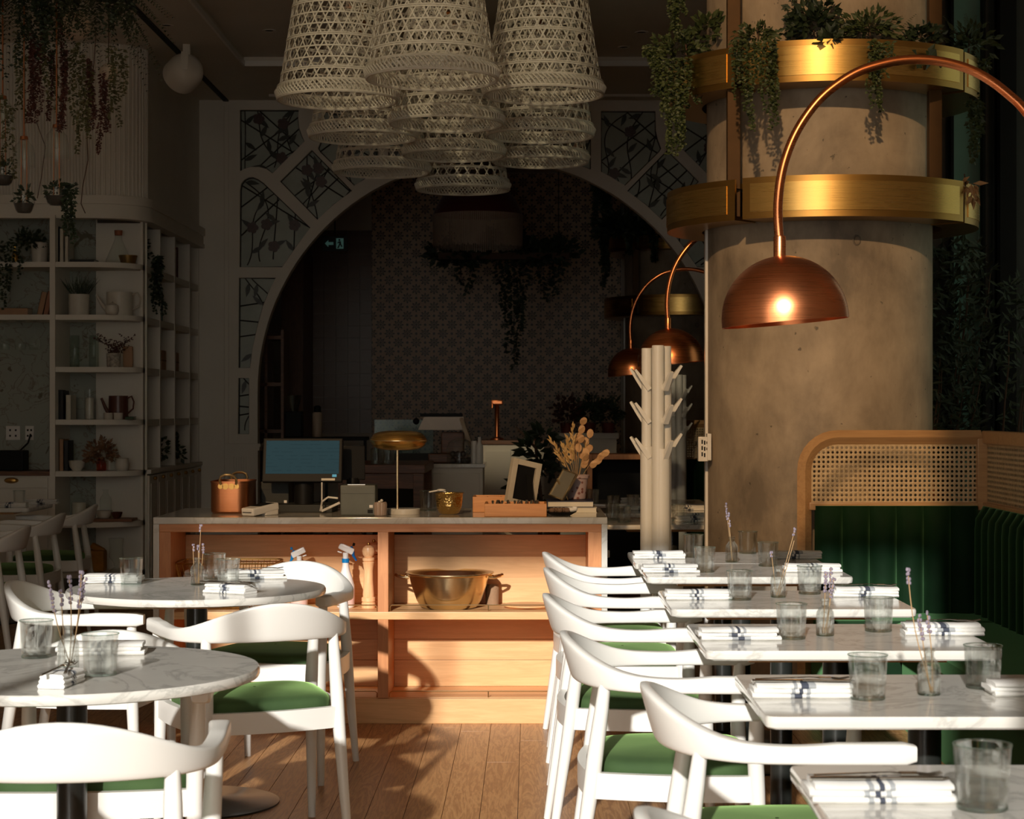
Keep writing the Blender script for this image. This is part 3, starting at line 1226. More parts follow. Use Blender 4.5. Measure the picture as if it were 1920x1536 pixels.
def round_table(label, x, y, D=0.893):
    t = thing('round_table', label, 'table', (x, y, 0), 0, 'round marble tables')
    r = D / 2
    m = MB()
    m.lathe([(r - 0.012, TZ - 0.026), (r - 0.003, TZ - 0.023), (r, TZ - 0.016), (r, TZ - 0.006), (r - 0.004, TZ), (0.02, TZ), (0.0001, TZ)], 72)
    m.build('marble_top', M_MARBLE, t)
    MB().lathe([(r * 0.62, TZ - 0.045), (r * 0.62, TZ - 0.026)], 40).build('underplate', M_PANELW, t)
    MB().lathe([(0.036, 0.03), (0.036, TZ - 0.045)], 24).build('post', M_STEELBLK, t)
    MB().lathe([(0.285, 0.0), (0.285, 0.006), (0.26, 0.012), (0.05, 0.022), (0.036, 0.03)], 48).build('base_disc', M_STEELBLK, t)
    return t


RT2 = round_table('round marble table farther from the camera on the left, standing by the counter', PX(369.5, 6.68), 6.68)
RT1 = round_table('round marble table nearest the camera, cut off by the left edge', PX(135, 4.60), 4.60)


def rect_table_proto():
    t = thing('square_table', 'x', 'table')
    W, D = 0.765, 0.62
    m = MB()
    bm_poly = []
    rc = 0.022
    for (cx_, cy_, a0) in ((W / 2 - rc, D / 2 - rc, 0), (-W / 2 + rc, D / 2 - rc, PI / 2), (-W / 2 + rc, -D / 2 + rc, PI), (W / 2 - rc, -D / 2 + rc, 1.5 * PI)):
        bm_poly += arc(cx_, cy_, rc, a0, a0 + PI / 2, 5)
    n = len(bm_poly)
    rings = []
    for s, z in ((0.985, TZ - 0.026), (0.997, TZ - 0.022), (1.0, TZ - 0.014), (1.0, TZ - 0.005), (0.994, TZ)):
        rings.append([(x * s, y * s, z) for x, y in bm_poly])
    vs = [p for r_ in rings for p in r_]
    fs = [(j * n + k, j * n + (k + 1) % n, (j + 1) * n + (k + 1) % n, (j + 1) * n + k) for j in range(4) for k in range(n)]
    fs.append(tuple(range(n - 1, -1, -1)))
    fs.append(tuple(4 * n + k for k in range(n)))
    m.add(vs, fs)
    m.build('marble_top', M_MARBLE, t)
    MB().b2(-0.26, 0.26, -0.2, 0.2, TZ - 0.044, TZ - 0.026).build('underplate', M_PANELW, t)
    MB().lathe([(0.036, 0.03), (0.036, TZ - 0.044)], 24).build('post', M_STEELBLK, t)
    MB().lathe([(0.24, 0.0), (0.24, 0.006), (0.22, 0.012), (0.05, 0.022), (0.036, 0.03)], 40).build('base_disc', M_STEELBLK, t)
    return t


SQ = rect_table_proto()
TXC = 0.43 + 0.765 / 2
G_SQ = 'rectangular marble tables'
tabs = [
    ('marble table nearest the camera in the right row, cut by the bottom edge', TXC + 0.02, 3.04),
    ('marble table second from the camera in the right row, with a tall single-stem vase', TXC + 0.045, 4.18),
    ('marble table third from the camera in the right row, before the green bench', TXC + 0.02, 5.24),
    ('marble table fourth from the camera in the right row, behind three nearer ones', TXC + 0.005, 6.265),
    ('nearer of two marble tables pushed together in front of the concrete column', TXC, 7.41),
    ('farther of two marble tables pushed together, beside the white coat stand', TXC - 0.01, 8.035),
    ('shaded marble table behind the right end of the counter, nearest of those there', TXC - 0.03, 10.62),
    ('shaded marble table in the middle of those behind the coat stand', TXC - 0.03, 11.75),
    ('shaded marble table furthest back beyond the coat stand', TXC - 0.03, 12.9),
    ('shaded marble table with napkins on the far left before the shelves', -3.53, 12.35),
]
for i, (lb, x, y) in enumerate(tabs):
    if i == 0:
        SQ.location = (x, y, 0)
        SQ['label'] = lb
        SQ['group'] = G_SQ
    else:
        dup(SQ, lb, (x, y, 0), 0.0, G_SQ)

# ------------------------------------------------------------------ tableware
def tumbler_proto():
    t = thing('glass_tumbler', 'x', 'glass')
    o1 = [(0.033, 0.0), (0.0345, 0.002), (0.0365, 0.03), (0.0395, 0.086), (0.0405, 0.089)]
    i1 = [(0.0385, 0.089), (0.0375, 0.086), (0.0345, 0.03), (0.032, 0.010), (0.0001, 0.008)]
    MB().lathe([(0.0001, 0.0)] + o1 + i1, 36, cap=False).build('glass_wall', M_TUMBLER, t)
    MB().lathe([(0.0342, 0.0), (0.0352, 0.0012), (0.0352, 0.005), (0.0346, 0.0062)], 36, cap=False).build('base_edge', M_GLASSG, t)
    MB().tube([(0.0400 * math.cos(2 * PI * k / 36), 0.0400 * math.sin(2 * PI * k / 36), 0.0892) for k in range(36)], 0.0012, 6, closed=True).build('rim', M_GLASSG, t)
    return t


TU = tumbler_proto()
G_TU = 'clear glass tumblers'


def tumblers(lst):
    first = True
    for lb, px, Y, z, s in lst:
        loc = (PX(px, Y), Y, z)
        if first:
            TU.location = loc
            TU['label'] = lb
            TU['group'] = G_TU
            TU.scale = (s, s, s)
            first = False
        else:
            r = dup(TU, lb, loc, None, G_TU)
            r.scale = (s, s, s)


def ydep(y, z=TZ):
    """depth of a point on a plane of height z seen at image row y"""
    return (CAMZ - z) * FPX / (y - CY)


T = TZ + 0.0005
tumblers([
    ('large clear tumbler on the nearest right table in the bottom right corner', 1842, ydep(1517), T, 1.12),
    ('clear tumbler left of the bud vase on the second right table', 1627, ydep(1311), T, 1.06),
    ('clear tumbler near the right edge on the second right table', 1843, ydep(1290), T, 1.06),
    ('clear tumbler beside the striped napkin on the third right table', 1484, ydep(1198), T, 1.06),
    ('clear tumbler right of the vase on the third right table', 1647, ydep(1184), T, 1.06),
    ('clear tumbler left of the vase on the fourth right table', 1387, ydep(1125), T, 1.06),
    ('clear tumbler right of the vase on the fourth right table', 1518, ydep(1114), T, 1.06),
    ('clear tumbler on the near left of the paired tables', 1321, ydep(1073), T, 1.06),
    ('clear tumbler on the far left of the paired tables, by the coat stand', 1300, ydep(1045), T, 1.06),
    ('clear tumbler on the far middle of the paired tables, before the concrete column', 1402, ydep(1038), T, 1.06),
    ('clear tumbler holding crumpled napkin on the near right of the paired tables', 1440, ydep(1062), T, 1.06),
    ('clear tumbler at the far left of the nearer round table', 68, ydep(1233), T, 1.04),
    ('clear tumbler beside the fork and napkin on the nearer round table', 188, ydep(1266), T, 1.08),
    ('clear tumbler next to the fanned napkin on the farther round table', 246, ydep(1096), T, 1.04),
    ('clear tumbler behind the bud vase on the farther round table', 402, ydep(1086), T, 1.04),
    ('clear tumbler in front of the other one on the farther round table', 428, ydep(1098), T, 1.04),
    ('clear tumbler between brass lamp and brass bowl on the counter', 803, ydep(958, CTZ), CTZ + 0.0005, 1.04),
    ('clear tumbler on the shaded table behind the right end of the counter', 1170, ydep(980), T, 1.0),
    ('clear tumbler left of the coat stand, on the nearest shaded table', 1148, ydep(974), T, 1.0),
    ('clear tumbler right of the coat stand on the nearest shaded table', 1272, ydep(976), T, 1.0),
    ('clear tumbler with cutlery beyond the coat stand on the middle shaded table', 1187, ydep(955), T, 1.0),
    ('clear tumbler near the pink pot on the middle shaded table', 1150, ydep(957), T, 1.0),
    ('clear tumbler on the furthest shaded table behind the flower pot', 1112, ydep(943), T, 1.0),
    ('dim clear tumbler on the far left table before the drawers', 36, ydep(946), T, 1.0),
])


# folded napkins with stripes
def napkin_mesh(L, W, H, layers, seed, fan=False):
    rnd = random.Random(seed)
    m = MB()
    for j in range(layers):
        z0 = H * j / layers
        z1 = H * (j + 1) / layers * 0.98
        dx, dy = rnd.uniform(-0.006, 0.006), rnd.uniform(-0.004, 0.004)
        n = 26
        vs, fs = [], []
        for i in range(n + 1):
            u = i / n
            x = (u - 0.5) * L * (1 - 0.02 * j) + dx
            puff = 1 + 0.18 * math.sin(u * 9 + j + seed) * 0.5
            wv = 0.0012 * math.sin(u * 14 + j * 2 + seed)
            ww = W * (1 - 0.05 * j) * (1 + 0.03 * math.sin(u * 5 + seed + j))
            if fan:
                ww *= 0.72 + 0.55 * abs(u - 0.45)
            za, zb = z0 + wv * 0.3, z0 + (z1 - z0) * puff
            for (yy, zz) in ((-ww / 2, (za + zb) / 2), (-ww / 2 + 0.004, za), (ww / 2 - 0.004, za), (ww / 2, (za + zb) / 2), (ww / 2 - 0.006, zb), (0, zb + 0.0015), (-ww / 2 + 0.006, zb)):
                vs.append((x, yy + dy + 0.002 * math.sin(u * 6 + j), max(0.0, zz)))
        K = 7
        base = len(m.f)
        for i in range(n):
            for k in range(K):
                q = (k + 1) % K
                fs.append((i * K + k, i * K + q, (i + 1) * K + q, (i + 1) * K + k))
        fs.append(tuple(range(K - 1, -1, -1)))
        fs.append(tuple(n * K + k for k in range(K)))
        m.add(vs, fs)
        off = rnd.uniform(-0.02, 0.02)
        for i in range(n):
            u = (i + 0.5) / n - 0.5 + off
            mat = 0
            if abs(u + 0.02) < 0.03:
                mat = 1
            elif 0.055 < abs(u + 0.02) < 0.10:
                mat = 2
            for k in range(K):
                m.mi[base + i * K + k] = mat
    return m.mesh('cloth', [M_LINEN, M_STRIPE, M_STRIPEL], smooth=60)


NAPM = [napkin_mesh(0.215, 0.10, 0.030, 3, s) for s in range(4)]
NAPF = napkin_mesh(0.20, 0.13, 0.030, 4, 9, fan=True)
G_NAP = 'folded striped napkins'
ME_FORK = None


def fork_mesh():
    m = MB()
    m.tube([(-0.10, 0, 0.003), (-0.03, 0, 0.006), (0.02, 0, 0.008), (0.04, 0, 0.006)], [0.004, 0.003, 0.0022, 0.004], 6, flat=0.5)
    m.box((0.052, 0, 0.006), (0.028, 0.022, 0.0025))
    for k in range(4):
        y = -0.009 + k * 0.006
        m.tube([(0.064, y, 0.006), (0.085, y, 0.004), (0.105, y, 0.008)], [0.0016, 0.0014, 0.0008], 5)
    return m.mesh('fork', M_STEEL)


def knife_mesh():
    m = MB()
    m.tube([(-0.11, 0, 0.004), (-0.02, 0, 0.004), (0.0, 0, 0.004)], [0.0055, 0.005, 0.004], 8, flat=0.6)
    m.prism([(0.0, -0.004), (0.10, -0.007), (0.112, 0.002), (0.10, 0.007), (0.0, 0.004)], 0.003, 0.0055)
    return m.mesh('knife', M_STEEL)


ME_FORK, ME_KNIFE = fork_mesh(), knife_mesh()


def napkin(label, px, py, rz=0.0, v=0, fork=None, knife=None, me=None, z=TZ, sc=1.0):
    Y = ydep(py, z)
    o = link('folded_napkin', me or NAPM[v % 4], None, (PX(px, Y), Y, z + 0.0005), rz)
    o.scale = (sc, sc, 1)
    tag(o, label, 'napkin', G_NAP)
    c, s = math.cos(rz), math.sin(rz)
    if fork:
        dx, dy = 0.0, 0.012
        f = link('fork', ME_FORK, None, (o.location.x + dx * c - dy * s, Y + dx * s + dy * c, z + 0.0315), rz)
        tag(f, fork, 'fork', 'steel forks on napkins')
    if knife:
        dx, dy = 0.0, -0.018
        f = link('table_knife', ME_KNIFE, None, (o.location.x + dx * c - dy * s, Y + dx * s + dy * c, z + 0.0315), rz)
        tag(f, knife, 'knife', 'steel knives on napkins')
    return o


napkin('striped napkin on the nearest right table in the bottom right corner', 1645, 1497, 0.0, 0, 'fork across the napkin in the bottom right corner', 'knife across the napkin in the bottom right corner', sc=1.06)
napkin('striped napkin on the left half of the second right table', 1503, 1305, 0.0, 1, 'fork on the left napkin of the second right table', 'knife on the left napkin of the second right table')
napkin('white napkin cut by the right edge on the second right table', 1945, 1302, 0.0, 2)
napkin('striped napkin on the left end of the third right table', 1383, 1198, 0.02, 2)
napkin('striped napkin on the right end of the third right table', 1768, 1189, -0.04, 3, 'fork on the right napkin of the third right table')
napkin('striped napkin on the left end of the fourth right table', 1306, 1123, 0.02, 0)
napkin('striped napkin on the right end of the fourth right table', 1623, 1118, -0.04, 1, 'fork on the right napkin of the fourth right table')
napkin('striped napkin on the near left of the paired tables', 1255, 1073, 0.0, 2)
napkin('striped napkin with reddish band on the far left of the paired tables', 1236, 1047, 0.0, 3)
napkin('striped napkin on the near right of the paired tables', 1522, 1072, -0.03, 0)
napkin('striped napkin on the far right of the paired tables, against the bench', 1492, 1047, -0.03, 1)
napkin('fanned napkin at the left of the farther round table', 212, 1092, 0.0, 0, me=NAPF)
napkin('striped napkin at the far right of the farther round table by the wire basket', 478, 1085, 0.22, 2, 'fork on the far napkin of the farther round table')
napkin('napkin with fork and knife at the front of the farther round table', 432, 1112, -0.45, 3, 'fork on the front napkin of the farther round table', 'knife on the front napkin of the farther round table', sc=0.78)
napkin('square folded napkin under two forks at the front of the nearer round table', 118, 1284, 1.45, 1, 'left fork standing out on the nearer round table napkin', sc=0.62)
_f = tag(link('fork', ME_FORK, None, (PX(127, ydep(1281)), ydep(1281), TZ + 0.032), 1.75), 'right fork crossing the other on the nearer round table napkin', 'fork', 'steel forks on napkins')
napkin('white napkin behind the tumblers on the nearer round table', 190, 1226, 0.1, 0)
napkin('dim napkin at the left edge on the far left table', 20, 951, 0.05, 1)
napkin('dim napkin on the right end of the far left table', 78, 945, 0.05, 2)
napkin('dim napkin right of the coat stand on the nearest shaded table', 1303, 978, 0.0, 3)
napkin('dim napkin beyond the first, right of the coat stand', 1303, 972, 0.05, 0)
napkin('dim napkin left of the coat stand on the middle shaded table', 1205, 957, 0.0, 1)
napkin('dim napkin on the middle shaded table right of the coat stand', 1290, 957, 0.0, 2)
napkin('dim napkin furthest back left of the coat stand', 1195, 942, 0.0, 3)


# bud vases with lavender
def bottle_proto():
    t = thing('bud_vase', 'x', 'vase')
    prof = [(0.0001, 0.0), (0.021, 0.0), (0.023, 0.003), (0.023, 0.050), (0.021, 0.060), (0.014, 0.070), (0.010, 0.075), (0.010, 0.084), (0.0125, 0.086), (0.0125, 0.091), (0.010, 0.092)]
    MB().lathe(prof + [(max(r - 0.0018, 0.0001), z + 0.0 if z > 0.004 else 0.004) for r, z in prof[::-1]], 28, cap=False).build('bottle', M_TUMBLER, t)
    MB().lathe([(0.0001, 0.0), (0.0215, 0.0), (0.0225, 0.003), (0.0001, 0.004)], 24, cap=False).build('thick_base', M_GLASSG, t)
    return t


def sprig(m_st, m_bd, p0, p1, bend, buds, rnd):
    p0, p1 = Vector(p0), Vector(p1)
    pts = []
    for i in range(9):
        u = i / 8
        p = p0.lerp(p1, u) + Vector((bend * math.sin(u * PI), bend * 0.4 * math.sin(u * PI), 0))
        pts.append(p)
    m_st.tube(pts, 0.0011, 5)
    d = (pts[-1] - pts[-2]).normalized()
    L = (p1 - p0).length
    for b in range(buds):
        u = 1 - b * 0.045 * (0.2 / L)
        p = p0.lerp(p1, u) + Vector((bend * math.sin(u * PI), bend * 0.4 * math.sin(u * PI), 0))
        for q in range(3):
            a = rnd.uniform(0, 2 * PI)
            off = Vector((math.cos(a), math.sin(a), rnd.uniform(-0.3, 0.6))) * 0.0028
            m_bd.ball(p + off, rnd.uniform(0.0022, 0.0036), 5, 4, (1, 1, 1.4))


BOT = bottle_proto()
first_v = [True]


def vase(label, px, py, sprigs, s=1.0, seed=1):
    Y = ydep(py)
    loc = (PX(px, Y), Y, T)
    if first_v[0]:
        r = BOT
        r.location = loc
        r['label'] = label
        r['group'] = 'bud vases with dried lavender'
        first_v[0] = False
    else:
        r = dup(VASE_CLEAN, label, loc, None, 'bud vases with dried lavender')
    rnd = random.Random(seed)
    for (tx, ty, tz, bend, buds) in sprigs:
        a, b = MB(), MB()
        sprig(a, b, (rnd.uniform(-0.008, 0.008), rnd.uniform(-0.008, 0.008), 0.006), (tx, ty, tz), bend, buds, rnd)
        st = a.build('stem', M_STEM, r)
        if buds:
            b.build('buds', M_LAV, st)
    r.scale = (s, s, s)
    return r


VASE_CLEAN = BOT
_vl = [
    ('bud vase with one tall bent stem on the second right table', 1742, 1303, [(-0.038, 0.02, 0.245, -0.01, 4), (-0.02, 0.0, 0.155, 0.0, 6), (-0.002, 0.01, 0.16, 0.004, 5)], 1.1, 2),
    ('bud vase with upright lavender on the third right table', 1547, 1192, [(0.002, 0.0, 0.155, 0.0, 6), (0.014, 0.0, 0.165, 0.002, 7), (0.022, 0.0, 0.14, 0.0, 6)], 1.1, 3),
    ('bud vase with a thin leaning grass stem on the fourth right table', 1459, 1120, [(0.05, 0.0, 0.20, 0.0, 3), (-0.02, 0, 0.13, 0, 2), (0.05, 0.02, 0.165, 0.0, 0)], 1.12, 4),
    ('bud vase with two stems on the far side of the paired tables', 1372, 1054, [(-0.022, 0.0, 0.21, 0.0, 7), (-0.012, 0, 0.175, 0, 6)], 1.12, 5),
    ('bud vase with spreading lavender on the nearer round table', 128, 1255, [(-0.040, 0.0, 0.185, -0.006, 8), (0.028, 0.0, 0.205, 0.004, 9), (0.002, 0.0, 0.195, 0.004, 7), (-0.016, 0.0, 0.165, 0.0, 4), (0.034, 0.01, 0.19, 0, 6)], 1.12, 6),
    ('bud vase with four stems on the farther round table', 370, 1097, [(-0.014, 0.0, 0.135, -0.003, 3), (0.012, 0.0, 0.20, 0.0, 3), (0.003, 0, 0.13, 0, 3), (0.02, 0, 0.135, 0.003, 4)], 1.05, 7),
]
for lb, px, py, sp, s, sd in _vl[1:]:
    pass
_r0 = thing('bud_vase', 'x', 'vase')   # scratch copy so every vase is cloned before stems are added
for ch in list(BOT.children):
    c = ch.copy()
    COL.objects.link(c)
    c.parent = _r0
VASE_CLEAN = _r0
for a_ in _vl:
    vase(*a_)
for ch in list(_r0.children):
    bpy.data.objects.remove(ch, do_unlink=True)
bpy.data.objects.remove(_r0, do_unlink=True)

# ------------------------------------------------------------------ concrete column with brass planters
COLX, COLY, COLR = 1.425, 9.5, 0.552


def column_proto(x, y, label, lbl2):
    t = thing('concrete_column', label, 'column', (x, y, 0))
    MB().lathe([(COLR, 0), (COLR, 1.0), (COLR, 2.0), (COLR, 3.0), (COLR, LOWC)] + ([(COLR, ROOF)] if y < LOWY else []), 96, cap=False).build('shaft', M_CONC, t, smooth=60)
    # white corner strip on the left side
    MB().b2(-COLR - 0.012, -COLR + 0.02, -0.03, 0.03, 0, PZ(400, COLY)).build('edge_strip', M_WPLAST, t)
    m = MB()
    for (a_, z_) in ((80, 2.16), (82, 2.98)):
        th = math.radians(-a_)
        m.tube([((COLR + 0.001) * math.cos(th + 0.03 * math.cos(q * PI / 5)) , (COLR + 0.001) * math.sin(th + 0.03 * math.cos(q * PI / 5)), z_ + 0.022 * math.sin(q * PI / 5)) for q in range(10)], 0.005, 4, closed=True)
    m.build('cast_mark', plain('dark_concrete_mark', (0.16, 0.13, 0.10), 0.7), t)
    # planter tower
    p = thing('brass_planter', lbl2, 'planter', (x + 0.012, y, 0))
    R = 0.78
    for px_, py_ in ((-0.487, -0.50), (0.46, -0.48), (-0.487, 0.50), (0.46, 0.48)):
        MB().b2(px_ - 0.03, px_ + 0.03, py_ - 0.03, py_ + 0.03, 2.27, ROOF if y < LOWY else LOWC - 0.002, 0.003).build('post', M_BRASSK, p)
    for zb in (2.249, 2.865):
        h = 0.19
        for a0, a1, rr in ((-126, -41, R + 0.0), (-37, 42, R - 0.02), (48, 125, R), (132, 230, R - 0.02)):
            n = 40
            # open box: outer wall, floor, inner wall, rim
            m = MB()
            sec = [(rr, 0), (rr, h), (rr - 0.012, h), (rr - 0.012, 0.02), (COLR + 0.045, 0.02), (COLR + 0.045, h), (COLR + 0.035, h), (COLR + 0.035, 0)]
            vs, fs = [], []
            for i in range(n + 1):
                th = math.radians(a0 + (a1 - a0) * i / n)
                for r_, z_ in sec:
                    vs.append((r_ * math.cos(th), r_ * math.sin(th), zb + z_))
            K = len(sec)
            for i in range(n):
                for k in range(K):
                    q = (k + 1) % K
                    fs.append((i * K + k, (i + 1) * K + k, (i + 1) * K + q, i * K + q))
            fs += [tuple(range(K)), tuple(n * K + k for k in range(K - 1, -1, -1))]
            m.add(vs, fs)
            seg = m.build('planter_box', M_BRASSD, p, smooth=40)
            # raised face panel
            m = MB()
            vs, fs = [], []
            d = (a1 - a0) * 0.035
            for i in range(n + 1):
                th = math.radians(a0 + d + (a1 - a0 - 2 * d) * i / n)
                for r_, z_ in ((rr - 0.002, 0.03), (rr + 0.004, 0.03), (rr + 0.004, h - 0.028), (rr - 0.002, h - 0.028)):
                    vs.append((r_ * math.cos(th), r_ * math.sin(th), zb + z_))
            for i in range(n):
                for k in range(4):
                    q = (k + 1) % 4
                    fs.append((i * 4 + k, (i + 1) * 4 + k, (i + 1) * 4 + q, i * 4 + q))
            fs += [(0, 1, 2, 3), (n * 4 + 3, n * 4 + 2, n * 4 + 1, n * 4)]
            m.add(vs, fs)
            m.build('face_panel', M_BRASS, seg, smooth=40)
            m = MB()
            vs, fs = [], []
            for i in range(n + 1):
                th = math.radians(a0 + (a1 - a0) * i / n)
                for r_ in (COLR + 0.046, rr - 0.013):
                    vs.append((r_ * math.cos(th), r_ * math.sin(th), zb + h - 0.04))
            for i in range(n):
                fs.append((i * 2, i * 2 + 1, i * 2 + 3, i * 2 + 2))
            m.add(vs, fs)
            m.build('soil', M_SOIL, seg)
    return t, p


C1, P1 = column_proto(COLX, COLY, 'broad raw concrete column behind the green bench', 'two-tier brass ring planter around the near concrete column')
C2, P2 = column_proto(PX(1272, 19.0), 18.55, 'shaded concrete column seen through the arch', 'dim two-tier brass ring planter seen through the arch')
# a small control box on the column's strip
t = thing('wall_control', 'small white control box with slots on the left side of the concrete column', 'thermostat', (PX(1318, 9.35), 9.35, PZ(842, 9.35)))
MB().box((0, 0, 0), (0.05, 0.05, 0.12), ch=0.004).box((0.028, 0, 0.01), (0.02, 0.07, 0.13), ch=0.003).build('body', M_WPLAST, t)
for k in range(3):
    m = MB()
    for q in range(3 if k < 2 else 2):
        m.box((-0.006 + k * 0.012, -0.0255, 0.035 - q * 0.03 - (0.004 if k else 0)), (0.007, 0.002, 0.02 if k < 2 else 0.012))
    m.build('slot', M_BLACK, t)

# ------------------------------------------------------------------ arc lamps
def smooth_path(pts, k):
    p = [Vector(q) for q in pts]
    out = []
    for i in range(len(p) - 1):
        a, b, c, d = p[max(0, i - 1)], p[i], p[i + 1], p[min(len(p) - 1, i + 2)]
        for j in range(k):
            t = j / k
            out.append(0.5 * ((2 * b) + (c - a) * t + (2 * a - 5 * b + 4 * c - d) * t * t + (3 * b - a - 3 * c + d) * t ** 3))
    out.append(p[-1])
    return out


def arc_lamp(label, Y):
    t = thing('arc_lamp', label, 'lamp', (2.32, Y, 0))
    k = 5.5 / FPX
    def P(x, y): return ((x - CX) * k - 2.32, 0, CAMZ - (y - CY) * k)
    pts = [P(1462, 455), P(1459, 415), P(1459, 380), P(1463, 340), P(1472, 300), P(1488, 258), P(1510, 220), P(1538, 185), P(1570, 158), P(1608, 135), P(1650, 121), P(1692, 113), P(1735, 112), P(1778, 118), P(1820, 131), P(1857, 151), P(1892, 178), P(1922, 208)]
    e = Vector(pts[-1])
    pts += [(e.x + 0.10, 0, e.z - 0.14), (e.x + 0.20, 0, e.z - 0.34), (-0.30, 0, 1.45), (-0.2, 0, 1.05), (-0.10, 0, 0.6), (-0.02, 0, 0.2), (0, 0, 0.03)]
    # resample smoothly
    pts = smooth_path(pts, 5)
    MB().tube(pts, 0.0135, 14).build('arched_pole', M_COPPER, t, smooth=60)
    MB().lathe([(0.17, 0.0), (0.17, 0.025), (0.16, 0.03), (0.02, 0.032)], 40).build('base', M_COPPERA, t)
    tip = Vector(P(1462, 455))
    MB().lathe([(0.018, -0.055), (0.018, 0.0), (0.0165, 0.004)], 20, tip + Vector((0, 0, 0.015))).build('socket', M_COPPER, t)
    R = 0.181
    c = Vector(P(1472, 598))
    M = Matrix.Translation(c) @ Matrix.Rotation(math.radians(-5), 4, 'Y')
    o = [(R, -0.012), (R, 0.0)] + [(R * math.cos(a * PI / 40), R * math.sin(a * PI / 40)) for a in range(1, 20)] + [(0.001, R)]
    i_ = [(r * 0.985, z * 0.985) for r, z in o[::-1]]
    i_[-1] = (R * 0.985, -0.012)
    MB().lathe(o + i_ + [o[0]], 72, M=M, cap=False).build('dome_shade', M_COPPER, t, smooth=50)
    MB().ball((0, 0, 0), 0.035, 14, 10, M=Matrix.Translation(c + Vector((0, 0, 0.06)))).build('bulb', plain('frosted_bulb', (0.7, 0.65, 0.55), 0.3), t)
    return t


L1 = arc_lamp('large copper dome arc lamp in front of the concrete column', 5.5)
L2 = dup(L1, 'copper dome arc lamp partly hidden by the concrete column', (2.34, 10.40, 0))
L3 = dup(L1, 'small distant copper dome arc lamp behind the coat stand', (2.27, 13.7, 0))
# keep the far lamps' poles short of the side return wall
L2.location.x = PX(1258, 10.4) - PX(1472, 5.5) + 2.32
L3.location.x = PX(1187, 13.7) - PX(1472, 5.5) + 2.32

# ------------------------------------------------------------------ banquette
def cane_panel(m, W, H, pitch, th=0.0025):
    """woven cane lattice in the local x-z plane with octagonal holes; origin at its lower left"""
    nx, nz = int(W / pitch), int(H / pitch)
    px, pz = W / nx, H / nz
    hole = 0.30
    vs, fs = [], []
    for i in range(nx):
        for j in range(nz):
            x0, z0 = i * px, j * pz
            cx_, cz_ = x0 + px / 2, z0 + pz / 2
            o = len(vs)
            outer = [(x0, z0), (cx_, z0), (x0 + px, z0), (x0 + px, cz_), (x0 + px, z0 + pz), (cx_, z0 + pz), (x0, z0 + pz), (x0, cz_)]
            inner = []
            for k in range(8):
                a = math.radians(-135 + 45 * k)
                inner.append((cx_ + hole * px * math.cos(a), cz_ + hole * pz * math.sin(a)))
            vs += [(x, 0, z) for x, z in outer] + [(x, th * 0.6, z) for x, z in inner]
            for k in range(8):
                q = (k + 1) % 8
                fs.append((o + k, o + q, o + 8 + q, o + 8 + k))
    return vs, fs


